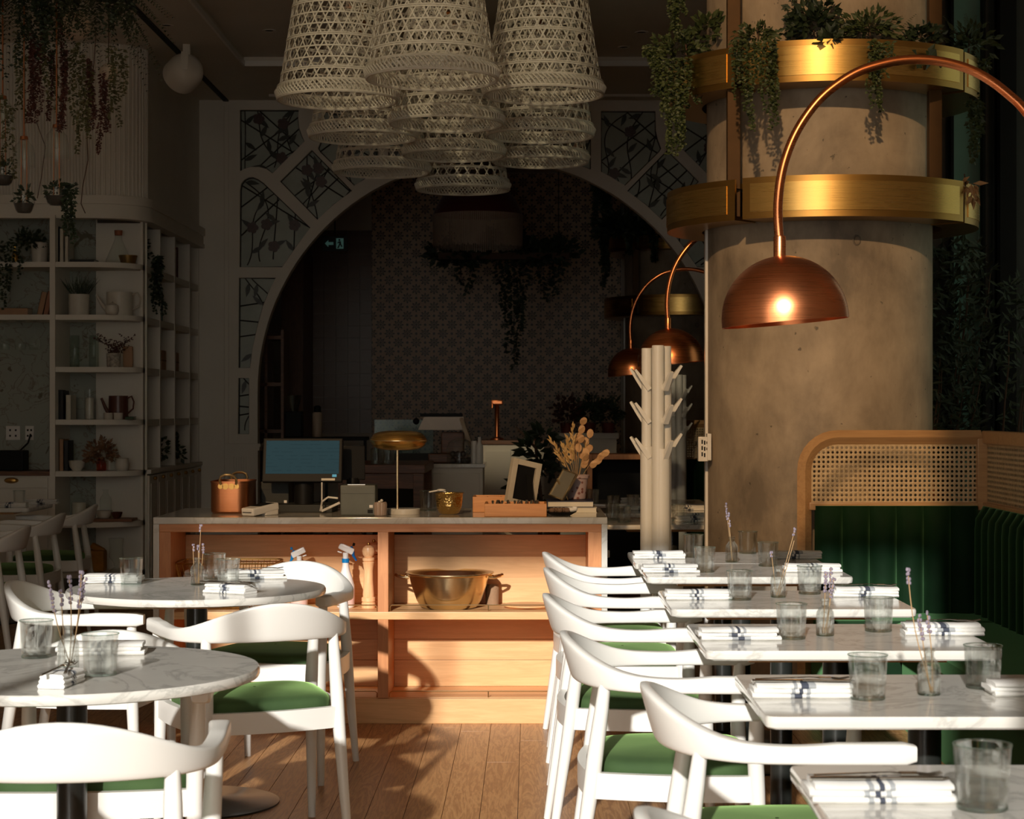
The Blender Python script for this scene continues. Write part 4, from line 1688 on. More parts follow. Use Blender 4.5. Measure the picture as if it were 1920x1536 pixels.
def banquette(label, x0, y0, run, shape_lbl=None):
    """bench with a back section facing the room and a side run coming towards the camera"""
    t = thing('banquette', label, 'bench', (x0, y0, 0))
    W = 0.80
    zt, zc0 = 1.244, 0.945
    rc = 0.15
    fw = 0.045
    # outer frame of the back section: post, rounded corner, top rail
    path = [(0.0, 0, 0.02), (0.0, 0, zt - rc)] + [(rc - rc * math.cos(a * PI / 16), 0, zt - rc + rc * math.sin(a * PI / 16)) for a in range(1, 9)] + [(W, 0, zt)]
    MB().tube(path, fw * 0.72, 4).build('frame', M_BENCHW, t, smooth=40)
    MB().b2(0.02, W, -0.022, 0.022, zc0 - 0.03, zc0 + 0.005, 0.004).build('lower_rail', M_BENCHW, t)
    MB().b2(W - 0.02, W + 0.025, -0.026, 0.022, zc0 - 0.03, zt + 0.01, 0.004).build('corner_post', M_BENCHW, t)
    vs, fs = cane_panel(None, W - 0.03, zt - zc0 - 0.02, 0.0205)
    m = MB()
    m.add(vs, fs)
    # cut the rounded corner away
    keep = []
    for f in m.f:
        c = sum((Vector(m.v[i]) for i in f), Vector()) / len(f)
        dx, dz = rc - c.x - 0.015, c.z + zc0 + 0.005 - (zt - rc)
        if not (dx > 0 and dz > 0 and math.hypot(dx, dz) > rc - 0.01):
            keep.append(f)
    m.f = keep
    m.mi = [0] * len(keep)
    m.v = [(x + 0.015, y, z + zc0 + 0.005) for x, y, z in m.v]
    stuff(m.build('cane_panel', M_CANE, t, smooth=0))

    # channel-tufted upholstery, one padded channel each
    def channel(w, h):
        mm = MB()
        n, k = 10, 10
        vs, fs = [], []
        for j in range(k + 1):
            v = j / k
            for i in range(n + 1):
                u = i / n
                bul = (math.sin(u * PI) ** 0.5) * 0.055
                top = 1 - max(0, (v - 0.85) / 0.15) ** 2 * 0.75
                vs.append(((u - 0.5) * w, -0.03 - bul * top, v * h))
        for j in range(k):
            for i in range(n):
                a = j * (n + 1) + i
                fs.append((a, a + 1, a + n + 2, a + n + 1))
        # back board
        o = len(vs)
        vs += [(-w / 2, 0, 0), (w / 2, 0, 0), (w / 2, 0, h), (-w / 2, 0, h)]
        fs.append((o + 3, o + 2, o + 1, o))
        for i in range(n):
            fs.append((k * (n + 1) + i, k * (n + 1) + i + 1, o + 2, o + 3) if i == 0 else (k * (n + 1) + i, k * (n + 1) + i + 1, o + 2))
        mm.add(vs, fs)
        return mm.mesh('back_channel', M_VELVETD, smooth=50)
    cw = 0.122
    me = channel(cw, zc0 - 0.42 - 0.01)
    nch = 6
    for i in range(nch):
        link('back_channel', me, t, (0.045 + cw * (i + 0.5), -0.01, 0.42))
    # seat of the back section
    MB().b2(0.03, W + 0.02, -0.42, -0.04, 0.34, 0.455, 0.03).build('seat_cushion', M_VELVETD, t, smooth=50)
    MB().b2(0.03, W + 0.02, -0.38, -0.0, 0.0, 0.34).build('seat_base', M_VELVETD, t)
    if run > 0:
        # side run: a rounded corner, then back along local x = W + 0.02 towards the camera
        XB = W + 0.02
        cr = 0.10
        n2 = int(run / cw)
        for i in range(n2):
            o = link('back_channel', me, t, (XB + 0.01, -0.06 - cw * (i + 0.5), 0.42), -PI / 2)
        vs, fs = cane_panel(None, run, zt - zc0 - 0.02, 0.0205)
        m = MB()
        m.add([(XB + 0.005 - y, -0.02 - x, z + zc0 + 0.005) for x, y, z in vs], [tuple(reversed(f)) for f in fs])
        stuff(m.build('cane_panel', M_CANE, t, smooth=0))
        MB().b2(XB - 0.018, XB + 0.03, -run - 0.02, 0.0, zt - 0.03, zt + 0.03, 0.008).build('frame', M_BENCHW, t)
        MB().b2(XB - 0.018, XB + 0.022, -run - 0.02, 0.0, zc0 - 0.03, zc0 + 0.005, 0.004).build('lower_rail', M_BENCHW, t)
        y = -1.6
        while y > -run:
            MB().b2(XB - 0.018, XB + 0.022, y - 0.02, y + 0.02, zc0, zt, 0.004).build('corner_post', M_BENCHW, t)
            y -= 1.6
        MB().b2(XB - 0.50, XB - 0.04, -run, -0.43, 0.34, 0.455, 0.03).build('seat_cushion', M_VELVETD, t, smooth=50)
        MB().b2(XB - 0.46, XB, -run, -0.43, 0.0, 0.34).build('seat_base', M_VELVETD, t)
    return t


BY = 8.70
B1 = banquette('long green velvet bench with cane and oak back along the right side', PX(1508, BY), BY, 6.3)
B2 = banquette('dim green bench with cane back seen beyond the coat stand', PX(1240, 16.8), 16.8, 0)

# ------------------------------------------------------------------ coat stands
def coat_stand(label, x, y):
    t = thing('coat_stand', label, 'coat stand', (x, y, 0))
    zt = PZ(647, 8.65)
    # clustered poles of differing height
    for (dx, dy, r, top) in ((-0.045, 0.0, 0.0235, zt - 0.012), (0.005, -0.03, 0.028, zt), (0.042, 0.02, 0.0265, zt - 0.002), (-0.005, 0.04, 0.025, zt - 0.01)):
        MB().lathe([(r * 1.0, 0.012), (r, top - 0.003), (r - 0.003, top), (0.0001, top)], 24, (dx, dy, 0)).build('pole', M_WHITE, t)
    # thicker lower sleeve
    zl = PZ(838, 8.65)
    MB().lathe([(0.029, 0.012), (0.029, zl), (0.0235, zl + 0.001)], 24, (-0.045, 0, 0)).build('sleeve', M_WHITE, t)
    MB().lathe([(0.040, 0.012), (0.040, zl - 0.01), (0.036, zl - 0.009)], 28, (0.02, -0.02, 0)).build('sleeve', M_WHITE, t)
    MB().lathe([(0.19, 0), (0.19, 0.01), (0.17, 0.014), (0.05, 0.016)], 40).build('base', M_WHITE, t)
    # pegs: flat blades leaving the poles upward
    for tier, zz in enumerate((1.46, 1.31, 1.15)):
        for (bx, by, az_, ln) in ((-0.035, -0.02, 180 + 8, 0.085), (-0.05, 0.02, 180 - 20, 0.09), (0.035, -0.045, -62, 0.075), (0.05, 0.0, 10, 0.085)):
            a = math.radians(az_)
            d = Vector((math.cos(a) * 0.72, math.sin(a) * 0.72, 1.0)).normalized()
            s = Vector((-math.sin(a), math.cos(a), 0))
            nrm = d.cross(s)
            m = MB()
            p = Vector((bx, by, zz + (0.02 if az_ > 0 and az_ < 90 else 0)))
            vs = []
            for u, hw, th in ((0, 0.014, 0.011), (0.5, 0.012, 0.009), (1.0, 0.009, 0.005)):
                c = p + d * (u * ln * 1.3)
                for ss, tt in ((-1, -1), (1, -1), (1, 1), (-1, 1)):
                    vs.append(c + s * hw * ss + nrm * th * tt)
            fs = []
            for j in range(2):
                for k in range(4):
                    q = (k + 1) % 4
                    fs.append((j * 4 + k, j * 4 + q, (j + 1) * 4 + q, (j + 1) * 4 + k))
            fs += [(3, 2, 1, 0), (8, 9, 10, 11)]
            m.add(vs, fs)
            m.build('peg', M_WHITE, t)
    return t


CS1 = coat_stand('white coat stand of clustered poles with slanting pegs', PX(1231, 8.72), 8.72)
CS2 = dup(CS1, 'dim second coat stand of poles behind the first', (PX(1272, 16.0), 16.0, 0))

# ------------------------------------------------------------------ woven pendant baskets
def basket_proto():
    t = thing('basket_pendant', 'x', 'pendant light')
    H = 0.76
    def rad(h):      # h = 0 at the rim
        u = h / H
        return 0.302 - 0.125 * u - 0.05 * max(0, u - 0.75) ** 2 * 16 * 0.25
    m = MB()
    n = 27
    row = 0.058
    rows = int(H / row)

    def strip(f, steps, w, off):
        vs, fs = [], []
        for i in range(steps + 1):
            th, h = f(i / steps)
            th2, h2 = f(min(1, i / steps + 0.01))
            th1, h1 = f(max(0, i / steps - 0.01))
            r = rad(h) + off
            p = Vector((r * math.cos(th), r * math.sin(th), h))
            r2, r1 = rad(h2), rad(h1)
            tg = Vector((r2 * math.cos(th2), r2 * math.sin(th2), h2)) - Vector((r1 * math.cos(th1), r1 * math.sin(th1), h1))
            tg.normalize()
            nr = Vector((math.cos(th), math.sin(th), 0.16)).normalized()
            s = tg.cross(nr).normalized()
            for a, b in ((-1, -1), (1, -1), (1, 1), (-1, 1)):
                vs.append(p + s * w * a + nr * 0.0012 * b)
        for i in range(steps):
            for k in range(4):
                q = (k + 1) % 4
                fs.append((i * 4 + k, i * 4 + q, (i + 1) * 4 + q, (i + 1) * 4 + k))
        m.add(vs, fs)
    for k in range(n):
        for sg in (-1, 1):
            a0 = 2 * PI * k / n
            strip(lambda u: (a0 + sg * PI / n * (u * H / row), u * H), 22, 0.0035, 0.0012 * sg)
    for j in range(rows + 1):
        hh = min(H, row * (j + 0.5))
        strip(lambda u: (2 * PI * u, hh), 60, 0.0040, 0.003)
        if j % 3 == 1:
            strip(lambda u: (2 * PI * u, hh + 0.009), 60, 0.003, 0.004)
    stuff(m.build('open_weave', M_BASKET, t, smooth=0))
    # thick braided rim
    m = MB()
    for (r, z, rr) in ((0.304, 0.030, 0.0075), (0.306, -0.030, 0.0085)):
        m.tube([(r * math.cos(2 * PI * i / 64), r * math.sin(2 * PI * i / 64), z) for i in range(64)], rr, 6, closed=True)
    for i in range(80):
        a = 2 * PI * i / 80
        b = a + 0.17
        m.tube([(0.303 * math.cos(a), 0.303 * math.sin(a), 0.030), (0.320 * math.cos((a + b) / 2), 0.320 * math.sin((a + b) / 2), 0.004), (0.308 * math.cos(b), 0.308 * math.sin(b), -0.030)], 0.0052, 4)
        b = a - 0.17
        m.tube([(0.300 * math.cos(a), 0.300 * math.sin(a), 0.030), (0.290 * math.cos((a + b) / 2), 0.290 * math.sin((a + b) / 2), 0.002), (0.302 * math.cos(b), 0.302 * math.sin(b), -0.030)], 0.0042, 4)
    stuff(m.build('braided_rim', M_BASKET, t, smooth=0))
    MB().lathe([(0.004, H), (0.004, LOWC + 0.05 - 2.87)], 6).build('cord', M_WHITE, t)
    MB().lathe([(0.0001, H + 0.004), (0.135, H), (0.135, H - 0.006), (0.0001, H - 0.004)], 24).build('top_cap', M_BASKET, t)
    MB().lathe([(0.02, H - 0.12), (0.022, H - 0.01)], 12).build('socket', M_BRASSD, t)
    MB().ball((0, 0, H - 0.16), 0.03, 12, 8, (1, 1, 1.3)).build('bulb', thin_glass('amber_bulb', (0.75, 0.45, 0.25)), t)
    return t


BK = basket_proto()
bk = [
    ('woven white basket pendant at the front middle, the largest of the cluster', 810, 140, 252),
    ('woven white basket pendant at the front left of the cluster', 633, 180, 230),
    ('woven white basket pendant at the front right of the cluster', 1019, 170, 230),
    ('woven white basket pendant in the second row of the cluster, middle', 837, 225, 218),
    ('woven white basket pendant in the second row of the cluster, left', 681, 251, 206),
    ('woven white basket pendant in the second row of the cluster, right', 1013, 248, 204),
    ('woven white basket pendant in the third row of the cluster, middle', 851, 285, 194),
    ('woven white basket pendant in the third row of the cluster, left', 716, 317, 184),
    ('woven white basket pendant in the third row of the cluster, right', 1013, 298, 184),
    ('woven white basket pendant hanging alone at the very back of the cluster', 868, 350, 178),
]
for i, (lb, px, py, wpx) in enumerate(bk):
    Y = 0.632 * FPX / wpx
    z = PZ(py, Y) + 0.01
    loc = (PX(px, Y), Y, z)
    if i == 0:
        r = BK
        r['label'] = lb
        r['group'] = 'woven basket pendants'
        r.location = loc
    else:
        r = dup(BK, lb, loc, 0.37 * i, 'woven basket pendants')
    # hang it from the ceiling
    for ch in r.children:
        if ch.name.startswith('cord'):
            ch.data = MB().lathe([(0.004, 0.76), (0.004, (LOWC + 0.05 if Y > TY0 else LOWC if Y > LOWY else ROOF) - z)], 6).mesh('cord', M_WHITE)

# ------------------------------------------------------------------ things on the counter top
ZC = CTZ + 0.0005
# copper pot
t = thing('copper_pot', 'rounded rectangular copper pot with brass handles on the left of the counter', 'pot', (PX(437, 8.78), 8.80, ZC))
def rrect(w, d, r, n=5):
    p = []
    for (cx_, cy_, a0) in ((w / 2 - r, d / 2 - r, 0), (-w / 2 + r, d / 2 - r, PI / 2), (-w / 2 + r, -d / 2 + r, PI), (w / 2 - r, -d / 2 + r, 1.5 * PI)):
        p += arc(cx_, cy_, r, a0, a0 + PI / 2, n)
    return p
def loft(rings):
    n = len(rings[0])
    vs = [p for r_ in rings for p in r_]
    fs = [(j * n + k, j * n + (k + 1) % n, (j + 1) * n + (k + 1) % n, (j + 1) * n + k) for j in range(len(rings) - 1) for k in range(n)]
    fs.append(tuple(range(n - 1, -1, -1)))
    fs.append(tuple((len(rings) - 1) * n + k for k in range(n)))
    return vs, fs
pw, pd, ph = 0.175, 0.30, 0.145
rings = []
for s, z in ((0.93, 0.0), (0.99, 0.008), (1.0, 0.02), (1.0, ph - 0.006), (1.03, ph - 0.005), (1.03, ph), (0.97, ph), (0.965, 0.01)):
    rings.append([(x * s, y * s, z) for x, y in rrect(pw, pd, 0.05)])
m = MB(); m.add(*loft(rings)); m.build('body', M_COPPERA, t)
for yy in (-pd / 2 - 0.008, pd / 2 + 0.008):
    s = 1 if yy > 0 else -1
    m = MB()
    m.tube([(-0.034, yy, ph - 0.012), (-0.038, yy + s * 0.012, ph + 0.008), (-0.03, yy + s * 0.02, ph + 0.024), (-0.012, yy + s * 0.024, ph + 0.031), (0.012, yy + s * 0.024, ph + 0.031), (0.03, yy + s * 0.02, ph + 0.024), (0.038, yy + s * 0.012, ph + 0.008), (0.034, yy, ph - 0.012)], 0.0055, 8)
    h = m.build('handle', M_BRASSP, t)
    m = MB()
    for dx, r in ((-0.036, 0.012), (0.036, 0.012), (-0.014, 0.014), (0.014, 0.014)):
        m.lathe([(r, 0.0), (r, 0.004)], 14, M=Matrix.Translation((dx, yy - s * 0.004, ph - 0.022)) @ Matrix.Rotation(-s * PI / 2 + PI, 4, 'X'))
    m.build('handle_plate', M_BRASSD, h)

# card terminal
t = thing('card_terminal', 'white card payment terminal lying beside the copper pot', 'card reader', (PX(488, 8.52), 8.52, ZC), -0.62)
MB().box((0, 0, 0.028), (0.075, 0.165, 0.035), rx=0.13, ch=0.008).b2(-0.036, 0.036, 0.0, 0.08, 0.0, 0.04, 0.006).build('body', M_WPLAST, t)
MB().box((0, 0.012, 0.0475), (0.06, 0.09, 0.002), rx=0.13).build('screen', M_BLACK, t)
MB().box((0, -0.084, 0.016), (0.05, 0.004, 0.003)).build('card_slot', M_BLACK, t)

# till with touch screen
t = thing('till_monitor', 'black touch screen till with a teal lit display in the middle left of the counter', 'monitor', (PX(570, 8.85), 8.85, ZC))
MB().b2(-0.14, 0.14, -0.10, 0.16, 0.0, 0.035, 0.004).build('base', M_GREYP, t)
MB().lathe([(0.045, 0.035), (0.046, 0.15)], 28).build('stand', M_BLACK, t)
tl = Matrix.Translation((0, -0.04, 0.235)) @ Matrix.Rotation(math.radians(-14), 4, 'X')
m = MB(); m.box((0, 0, 0), (0.365, 0.035, 0.205), ch=0.005)
m.v = [tuple(tl @ Vector(p)) for p in m.v]
m.build('housing', M_BLACK, t)
k = NT('till_screen')
v = k.coord('Object')
sp = k.n('ShaderNodeSeparateXYZ'); k.l(v, sp.inputs[0])
fx = k.math('MULTIPLY', sp.outputs[0], 22.0)
fz = k.math('MULTIPLY', sp.outputs[2], 60.0)
ln = k.math('LESS_THAN', k.math('ABSOLUTE', k.math('SUBTRACT', k.math('FRACT', fz), 0.5)), 0.10)
cellr = k.noise(v, 30, 1)
msk = k.math('MULTIPLY', ln, k.math('GREATER_THAN', cellr, 0.5))
colr = k.mix(k.math('MULTIPLY', msk, 0.35), (0.030, 0.075, 0.090), (0.008, 0.03, 0.04))
k.col((0.006, 0.01, 0.01))
k.l(colr, k.b.inputs['Emission Color'])
k.b.inputs['Emission Strength'].default_value = 0.5
k.b.inputs['Roughness'].default_value = 0.6
k.b.inputs['Specular IOR Level'].default_value = 0.05
M_SCREEN = k.m
m = MB(); m.box((0, -0.0185, 0.012), (0.335, 0.002, 0.155))
m.v = [tuple(tl @ Vector(p)) for p in m.v]
scr = m.build('screen', M_SCREEN, t)
m = MB(); m.box((0.148, -0.0200, -0.075), (0.02, 0.001, 0.012))
m.v = [tuple(tl @ Vector(p)) for p in m.v]
m.build('blue_key', emit('blue_key_light', (0.02, 0.22, 0.34), 0.7), t)
m = MB(); m.box((0.12, -0.0200, -0.0925), (0.062, 0.001, 0.010))
m.v = [tuple(tl @ Vector(p)) for p in m.v]
m.build('sticker', M_PAPER, t)
t = thing('customer_display', 'black display panel turned away beside the lit till screen', 'monitor', (PX(662, 8.98), 8.98, ZC))
MB().box((0, 0, 0.22), (0.11, 0.025, 0.16), rz=0.2, rx=-0.1, ch=0.004).build('housing', M_BLACK, t)
MB().lathe([(0.035, 0.0), (0.03, 0.15)], 20).build('stand', M_BLACK, t)
# printers
def printer(label, x, y, w, h, mat):
    t = thing('receipt_printer', label, 'printer', (x, y, ZC))
    MB().b2(-w / 2, w / 2, -0.07, 0.07, 0, h, 0.006).build('body', mat, t)
    MB().b2(-w / 2 + 0.003, w / 2 - 0.003, -0.0715, -0.069, h * 0.72, h * 0.725).build('lid_seam', M_BLACK, t)
    MB().b2(-w * 0.3, w * 0.2, -0.055, -0.045, h, h + 0.003).build('paper_slot', M_STEEL, t)
    MB().b2(w * 0.33, w * 0.43, -0.072, -0.070, h * 0.26, h * 0.35).build('power_label', M_WPLAST, t)
    MB().b2(w * 0.28, w * 0.43, -0.0715, -0.069, h * 0.08, h * 0.2).build('switch', M_BLACK, t)
    return t
printer('grey receipt printer standing right of the till screen', PX(672, 8.52), 8.56, 0.155, 0.135, plain('grey_green_plastic', (0.085, 0.095, 0.082), 0.5))
printer('dark receipt printer half hidden behind the till stand', PX(518, 8.98), 9.0, 0.13, 0.135, M_GREYP)
m = MB()
m.tube([(PX(600, 8.7), 8.72, ZC + 0.01), (PX(606, 8.7), 8.66, ZC + 0.055), (PX(618, 8.7), 8.64, ZC + 0.075), (PX(636, 8.7), 8.64, ZC + 0.07)], 0.0045, 6)
m.tube([(PX(606, 8.7), 8.66, ZC + 0.012), (PX(622, 8.7), 8.62, ZC + 0.03), (PX(640, 8.7), 8.63, ZC + 0.05)], 0.006, 6)
m.tube([(PX(604, 8.7), 8.69, ZC + 0.01), (PX(604, 8.7), 8.69, ZC + 0.14)], 0.003, 6)
tag(m.build('white_cable', M_WPLAST), 'white cables looping between the till and the grey printer', 'cable')

# brass mushroom lamp
LX, LYY = PX(745, 8.62), 8.62
t = thing('desk_lamp', 'brass desk lamp with a flat capsule shade and round marble base on the counter', 'lamp', (LX, LYY, ZC))
MB().lathe([(0.072, 0), (0.073, 0.004), (0.073, 0.022), (0.070, 0.026), (0.0001, 0.026)], 40, (0.03, 0.0, 0)).build('marble_base', M_MARBLE2, t)
MB().lathe([(0.0065, 0.026), (0.005, 0.05), (0.0055, PZ(838, LYY) - ZC + 0.02)], 14).build('stem', M_BRASSP, t)
zc = PZ(826, LYY) - ZC
prof_u = [(0.128, 0.0), (0.125, 0.008), (0.118, 0.020), (0.106, 0.031), (0.085, 0.039), (0.05, 0.043), (0.0001, 0.044)]
MB().lathe([(r, z) for r, z in prof_u], 48, (0.005, 0, zc)).build('upper_shade', M_BRASS, t, smooth=60)
MB().lathe([(r, -z) for r, z in prof_u][::-1], 48, (0.005, 0, zc)).build('lower_shade', M_BRASS, t, smooth=60)
MB().lathe([(0.128, -0.002), (0.137, -0.001), (0.137, 0.001), (0.128, 0.002)], 48, (0.005, 0, zc), cap=False).build('rim', M_BRASSP, t)
# ribbed candle jar
t = thing('candle_jar', 'small ribbed mauve candle jar at the foot of the brass lamp', 'candle', (PX(713, 8.50), 8.50, ZC))
m = MB()
n = 48
vs, fs = [], []
for z, r in ((0, 0.024), (0.003, 0.027), (0.05, 0.029), (0.058, 0.028), (0.06, 0.026), (0.045, 0.024)):
    for k_ in range(n):
        a = 2 * PI * k_ / n
        rr = r * (1 + (0.045 * math.cos(a * 16) if 0.002 < z < 0.055 else 0))
        vs.append((rr * math.cos(a), rr * math.sin(a), z))
fs = [(j * n + q, j * n + (q + 1) % n, (j + 1) * n + (q + 1) % n, (j + 1) * n + q) for j in range(5) for q in range(n)] + [tuple(range(n - 1, -1, -1)), tuple(5 * n + q for q in range(n))]
m.add(vs, fs); m.build('jar', plain('mauve_ceramic', (0.36, 0.27, 0.22), 0.35), t)
MB().ball((0.006, 0, 0.066), 0.007, 8, 6).ball((-0.004, 0, 0.060), 0.006, 8, 6).build('lid_knob', M_WPLAST, t)
# hammered bowl with spoon
t = thing('hammered_bowl', 'hammered brass bowl right of the tumbler on the counter', 'bowl', (PX(842, 8.62), 8.62, ZC))
k = NT('hammered_brass'); v = k.coord('Object')
vo = k.n('ShaderNodeTexVoronoi'); vo.inputs['Scale'].default_value = 110; k.l(v, vo.inputs['Vector'])
k.col((0.72, 0.48, 0.17)); k.b.inputs['Metallic'].default_value = 1; k.b.inputs['Roughness'].default_value = 0.22
k.bump(vo.outputs['Distance'], 0.5, 0.004)
M_HAMM = k.m
MB().lathe([(0.034, 0), (0.045, 0.006), (0.056, 0.03), (0.060, 0.065), (0.061, 0.09), (0.066, 0.094), (0.066, 0.097), (0.058, 0.094), (0.055, 0.06), (0.03, 0.01), (0.0001, 0.008)], 40).build('bowl', M_HAMM, t, smooth=50)
m = MB().tube([(-0.075, 0, 0.10), (-0.03, 0, 0.108), (0.0, 0, 0.10)], [0.003, 0.004, 0.003], 6).ball((-0.02, 0, 0.108), 0.016, 10, 6, (1.3, 0.8, 0.4))
tag(m.build('white_spoon', M_WPLAST, None, loc=(PX(836, 8.60), 8.60, ZC)), 'white spoon resting across the hammered brass bowl', 'spoon')
# cutlery boxes
def cutbox(label, x, y, w, d, h, rz=0.0):
    t = thing('cutlery_box', label, 'box', (x, y, ZC), rz)
    MB().b2(-w / 2, w / 2, -d / 2, -d / 2 + 0.01, 0, h, 0.0015).build('front', M_BOXW, t)
    MB().b2(-w / 2, w / 2, d / 2 - 0.01, d / 2, 0, h, 0.0015).build('rear', M_BOXW, t)
    for s in (-1, 1):
        MB().b2(s * w / 2 - 0.005 - 0.004 * s, s * w / 2 + 0.005 - 0.004 * s, -d / 2 + 0.01, d / 2 - 0.01, 0, h, 0.0015).build('side', M_BOXW, t)
    MB().b2(-w / 2 + 0.01, w / 2 - 0.01, -d / 2 + 0.01, d / 2 - 0.01, 0, 0.008).build('bottom', M_BOXW, t)
    for q in (-1, 1):
        MB().b2(q * w / 6 - 0.003, q * w / 6 + 0.003, -d / 2 + 0.01, d / 2 - 0.01, 0.008, h - 0.006).build('divider', M_BOXW, t)
    return t
BX, BYY = PX(967, 8.50), 8.53
cutbox('low bamboo cutlery box at the front right of the counter', BX, BYY, 0.272, 0.22, 0.056)
cutbox('bamboo box partly hidden behind the cutlery box', PX(926, 8.85), 8.88, 0.19, 0.20, 0.07)
random.seed(11)
ME_CF = MB().tube([(0, 0, 0), (0.0, 0.03, 0.03), (0, 0.06, 0.05)], [0.003, 0.0025, 0.006], 6, flat=0.5).mesh('fork', M_STEEL)
for i in range(14):
    x = BX - 0.10 + 0.2 * (i % 7) / 6.0 + random.uniform(-0.006, 0.006)
    o = link('fork', ME_CF, None, (x, BYY - 0.03 + 0.05 * (i // 7), ZC + 0.012), random.uniform(-0.3, 0.3))
    tag(o, 'steel fork heads standing in the bamboo cutlery box', 'fork', 'forks in the cutlery box')
# leaning white photo frame seen from behind, gold easel frame
t = thing('picture_frame', 'thick pale picture frame leaning back above the cutlery box', 'picture frame', (PX(972, 8.74), 8.76, ZC))
TLT = Matrix.Rotation(math.radians(-14), 4, 'X')
RF = Matrix.Translation((0, 0, 0.0)) @ Matrix.Rotation(math.radians(14), 4, 'Y') @ Matrix.Rotation(math.radians(28), 4, 'Z') @ Matrix.Rotation(math.radians(-10), 4, 'X')
def fr(m): 
    zmin = min((RF @ Vector(p)).z for p in m.v)
    m.v = [tuple(RF @ Vector(p)) for p in m.v]
    return m
fwd, fhh, fb = 0.15, 0.21, 0.026
lift = 0.03
for nm, bx in (('left_bar', (-fwd / 2, -fwd / 2 + fb, lift, lift + fhh)), ('right_bar', (fwd / 2 - fb, fwd / 2, lift, lift + fhh)), ('top_bar', (-fwd / 2 + fb, fwd / 2 - fb, lift + fhh - fb, lift + fhh)), ('bottom_bar', (-fwd / 2 + fb, fwd / 2 - fb, lift, lift + fb))):
    fr(MB().b2(bx[0], bx[1], -0.015, 0.015, bx[2], bx[3], 0.002)).build(nm, plain('taupe_frame', (0.50, 0.45, 0.36), 0.4), t)
fr(MB().b2(-fwd / 2 + fb, fwd / 2 - fb, 0.0, 0.006, lift + fb, lift + fhh - fb)).build('backing', M_BLACK, t)
fr(MB().box((0.02, -0.04, lift + 0.075), (0.03, 0.005, 0.16), rx=-0.45)).build('easel_leg', M_BLACK, t)
t = thing('easel_frame', 'small gold framed sign on an easel stand before the flower pot', 'picture frame', (PX(1040, 8.80), 8.80, ZC + 0.0525))
RF = Matrix.Rotation(math.radians(20), 4, 'Y') @ Matrix.Rotation(math.radians(-48), 4, 'Z') @ Matrix.Rotation(math.radians(-12), 4, 'X')
fwd, fhh, fb = 0.10, 0.14, 0.006
lift = 0.012
for nm, bx in (('left_bar', (-fwd / 2, -fwd / 2 + fb, lift, lift + fhh)), ('right_bar', (fwd / 2 - fb, fwd / 2, lift, lift + fhh)), ('top_bar', (-fwd / 2 + fb, fwd / 2 - fb, lift + fhh - fb, lift + fhh)), ('bottom_bar', (-fwd / 2 + fb, fwd / 2 - fb, lift, lift + fb))):
    fr(MB().b2(bx[0], bx[1], -0.006, 0.006, bx[2], bx[3], 0.001)).build(nm, M_BRASSP, t)
fr(MB().b2(-fwd / 2 + fb, fwd / 2 - fb, -0.001, 0.002, lift + fb, lift + fhh - fb)).build('sign_card', plain('sign_card', (0.16, 0.15, 0.12), 0.3), t)
m = MB().tube([(0.01, 0.02, 0.10), (0.06, 0.05, 0.0)], 0.0035, 6).tube([(0.012, 0.02, 0.10), (0.045, 0.07, 0.0)], 0.0035, 6)
m.build('easel_leg', M_BRASSP, t)
# books, plate
t = thing('book', 'dark blue book lying under the gold easel frame', 'book', (PX(1073, 8.86), 8.88, ZC + 0.024))
MB().b2(-0.115, 0.095, -0.14, 0.12, 0, 0.003).b2(-0.115, 0.095, -0.14, 0.12, 0.025, 0.028).b2(-0.118, -0.114, -0.14, 0.12, 0, 0.028).build('cover', plain('navy_cover', (0.012, 0.016, 0.05), 0.5), t)
MB().b2(-0.113, 0.092, -0.137, 0.117, 0.003, 0.025).build('pages', M_PAPER, t)
t = thing('book', 'pale paper book at the bottom of the pile under the easel frame', 'book', (PX(1077, 8.84), 8.86, ZC))
MB().b2(-0.10, 0.10, -0.13, 0.13, 0, 0.002).b2(-0.10, 0.10, -0.13, 0.13, 0.021, 0.023).build('cover', M_PAPER, t)
MB().b2(-0.095, 0.097, -0.126, 0.126, 0.002, 0.021).build('pages', M_PAPER, t)
t = thing('black_plate', 'small black plate holding corks and a folded cloth by the cutlery box', 'plate', (PX(1052, 8.50), 8.50, ZC))
MB().lathe([(0.04, 0), (0.045, 0.003), (0.068, 0.016), (0.07, 0.018), (0.045, 0.008), (0.0001, 0.006)], 32).build('dish', M_BLACK, t)
random.seed(12)
for i in range(5):
    m = MB().ball((0, 0, 0), 0.013, 10, 8, (1.2, 1, 0.9))
    tag(m.build('walnut', plain('walnut_shell', (0.17, 0.10, 0.06), 0.7, bump=0.5, vscale=60), None, loc=(PX(1052, 8.5) - 0.04 + 0.017 * i, 8.49 + 0.012 * (i % 2), ZC + 0.024)), 'brown nut on the small black plate', 'nut', 'nuts on the black plate')
m = MB().ball((0, 0, 0), 0.02, 12, 8, (1.5, 1, 0.6)).ball((0.018, 0.0, 0.006), 0.014, 10, 8, (1, 1, 0.7))
tag(m.build('crumpled_cloth', M_LINEN, None, loc=(PX(1070, 8.5), 8.5, ZC + 0.026)), 'crumpled white cloth on the small black plate', 'cloth')
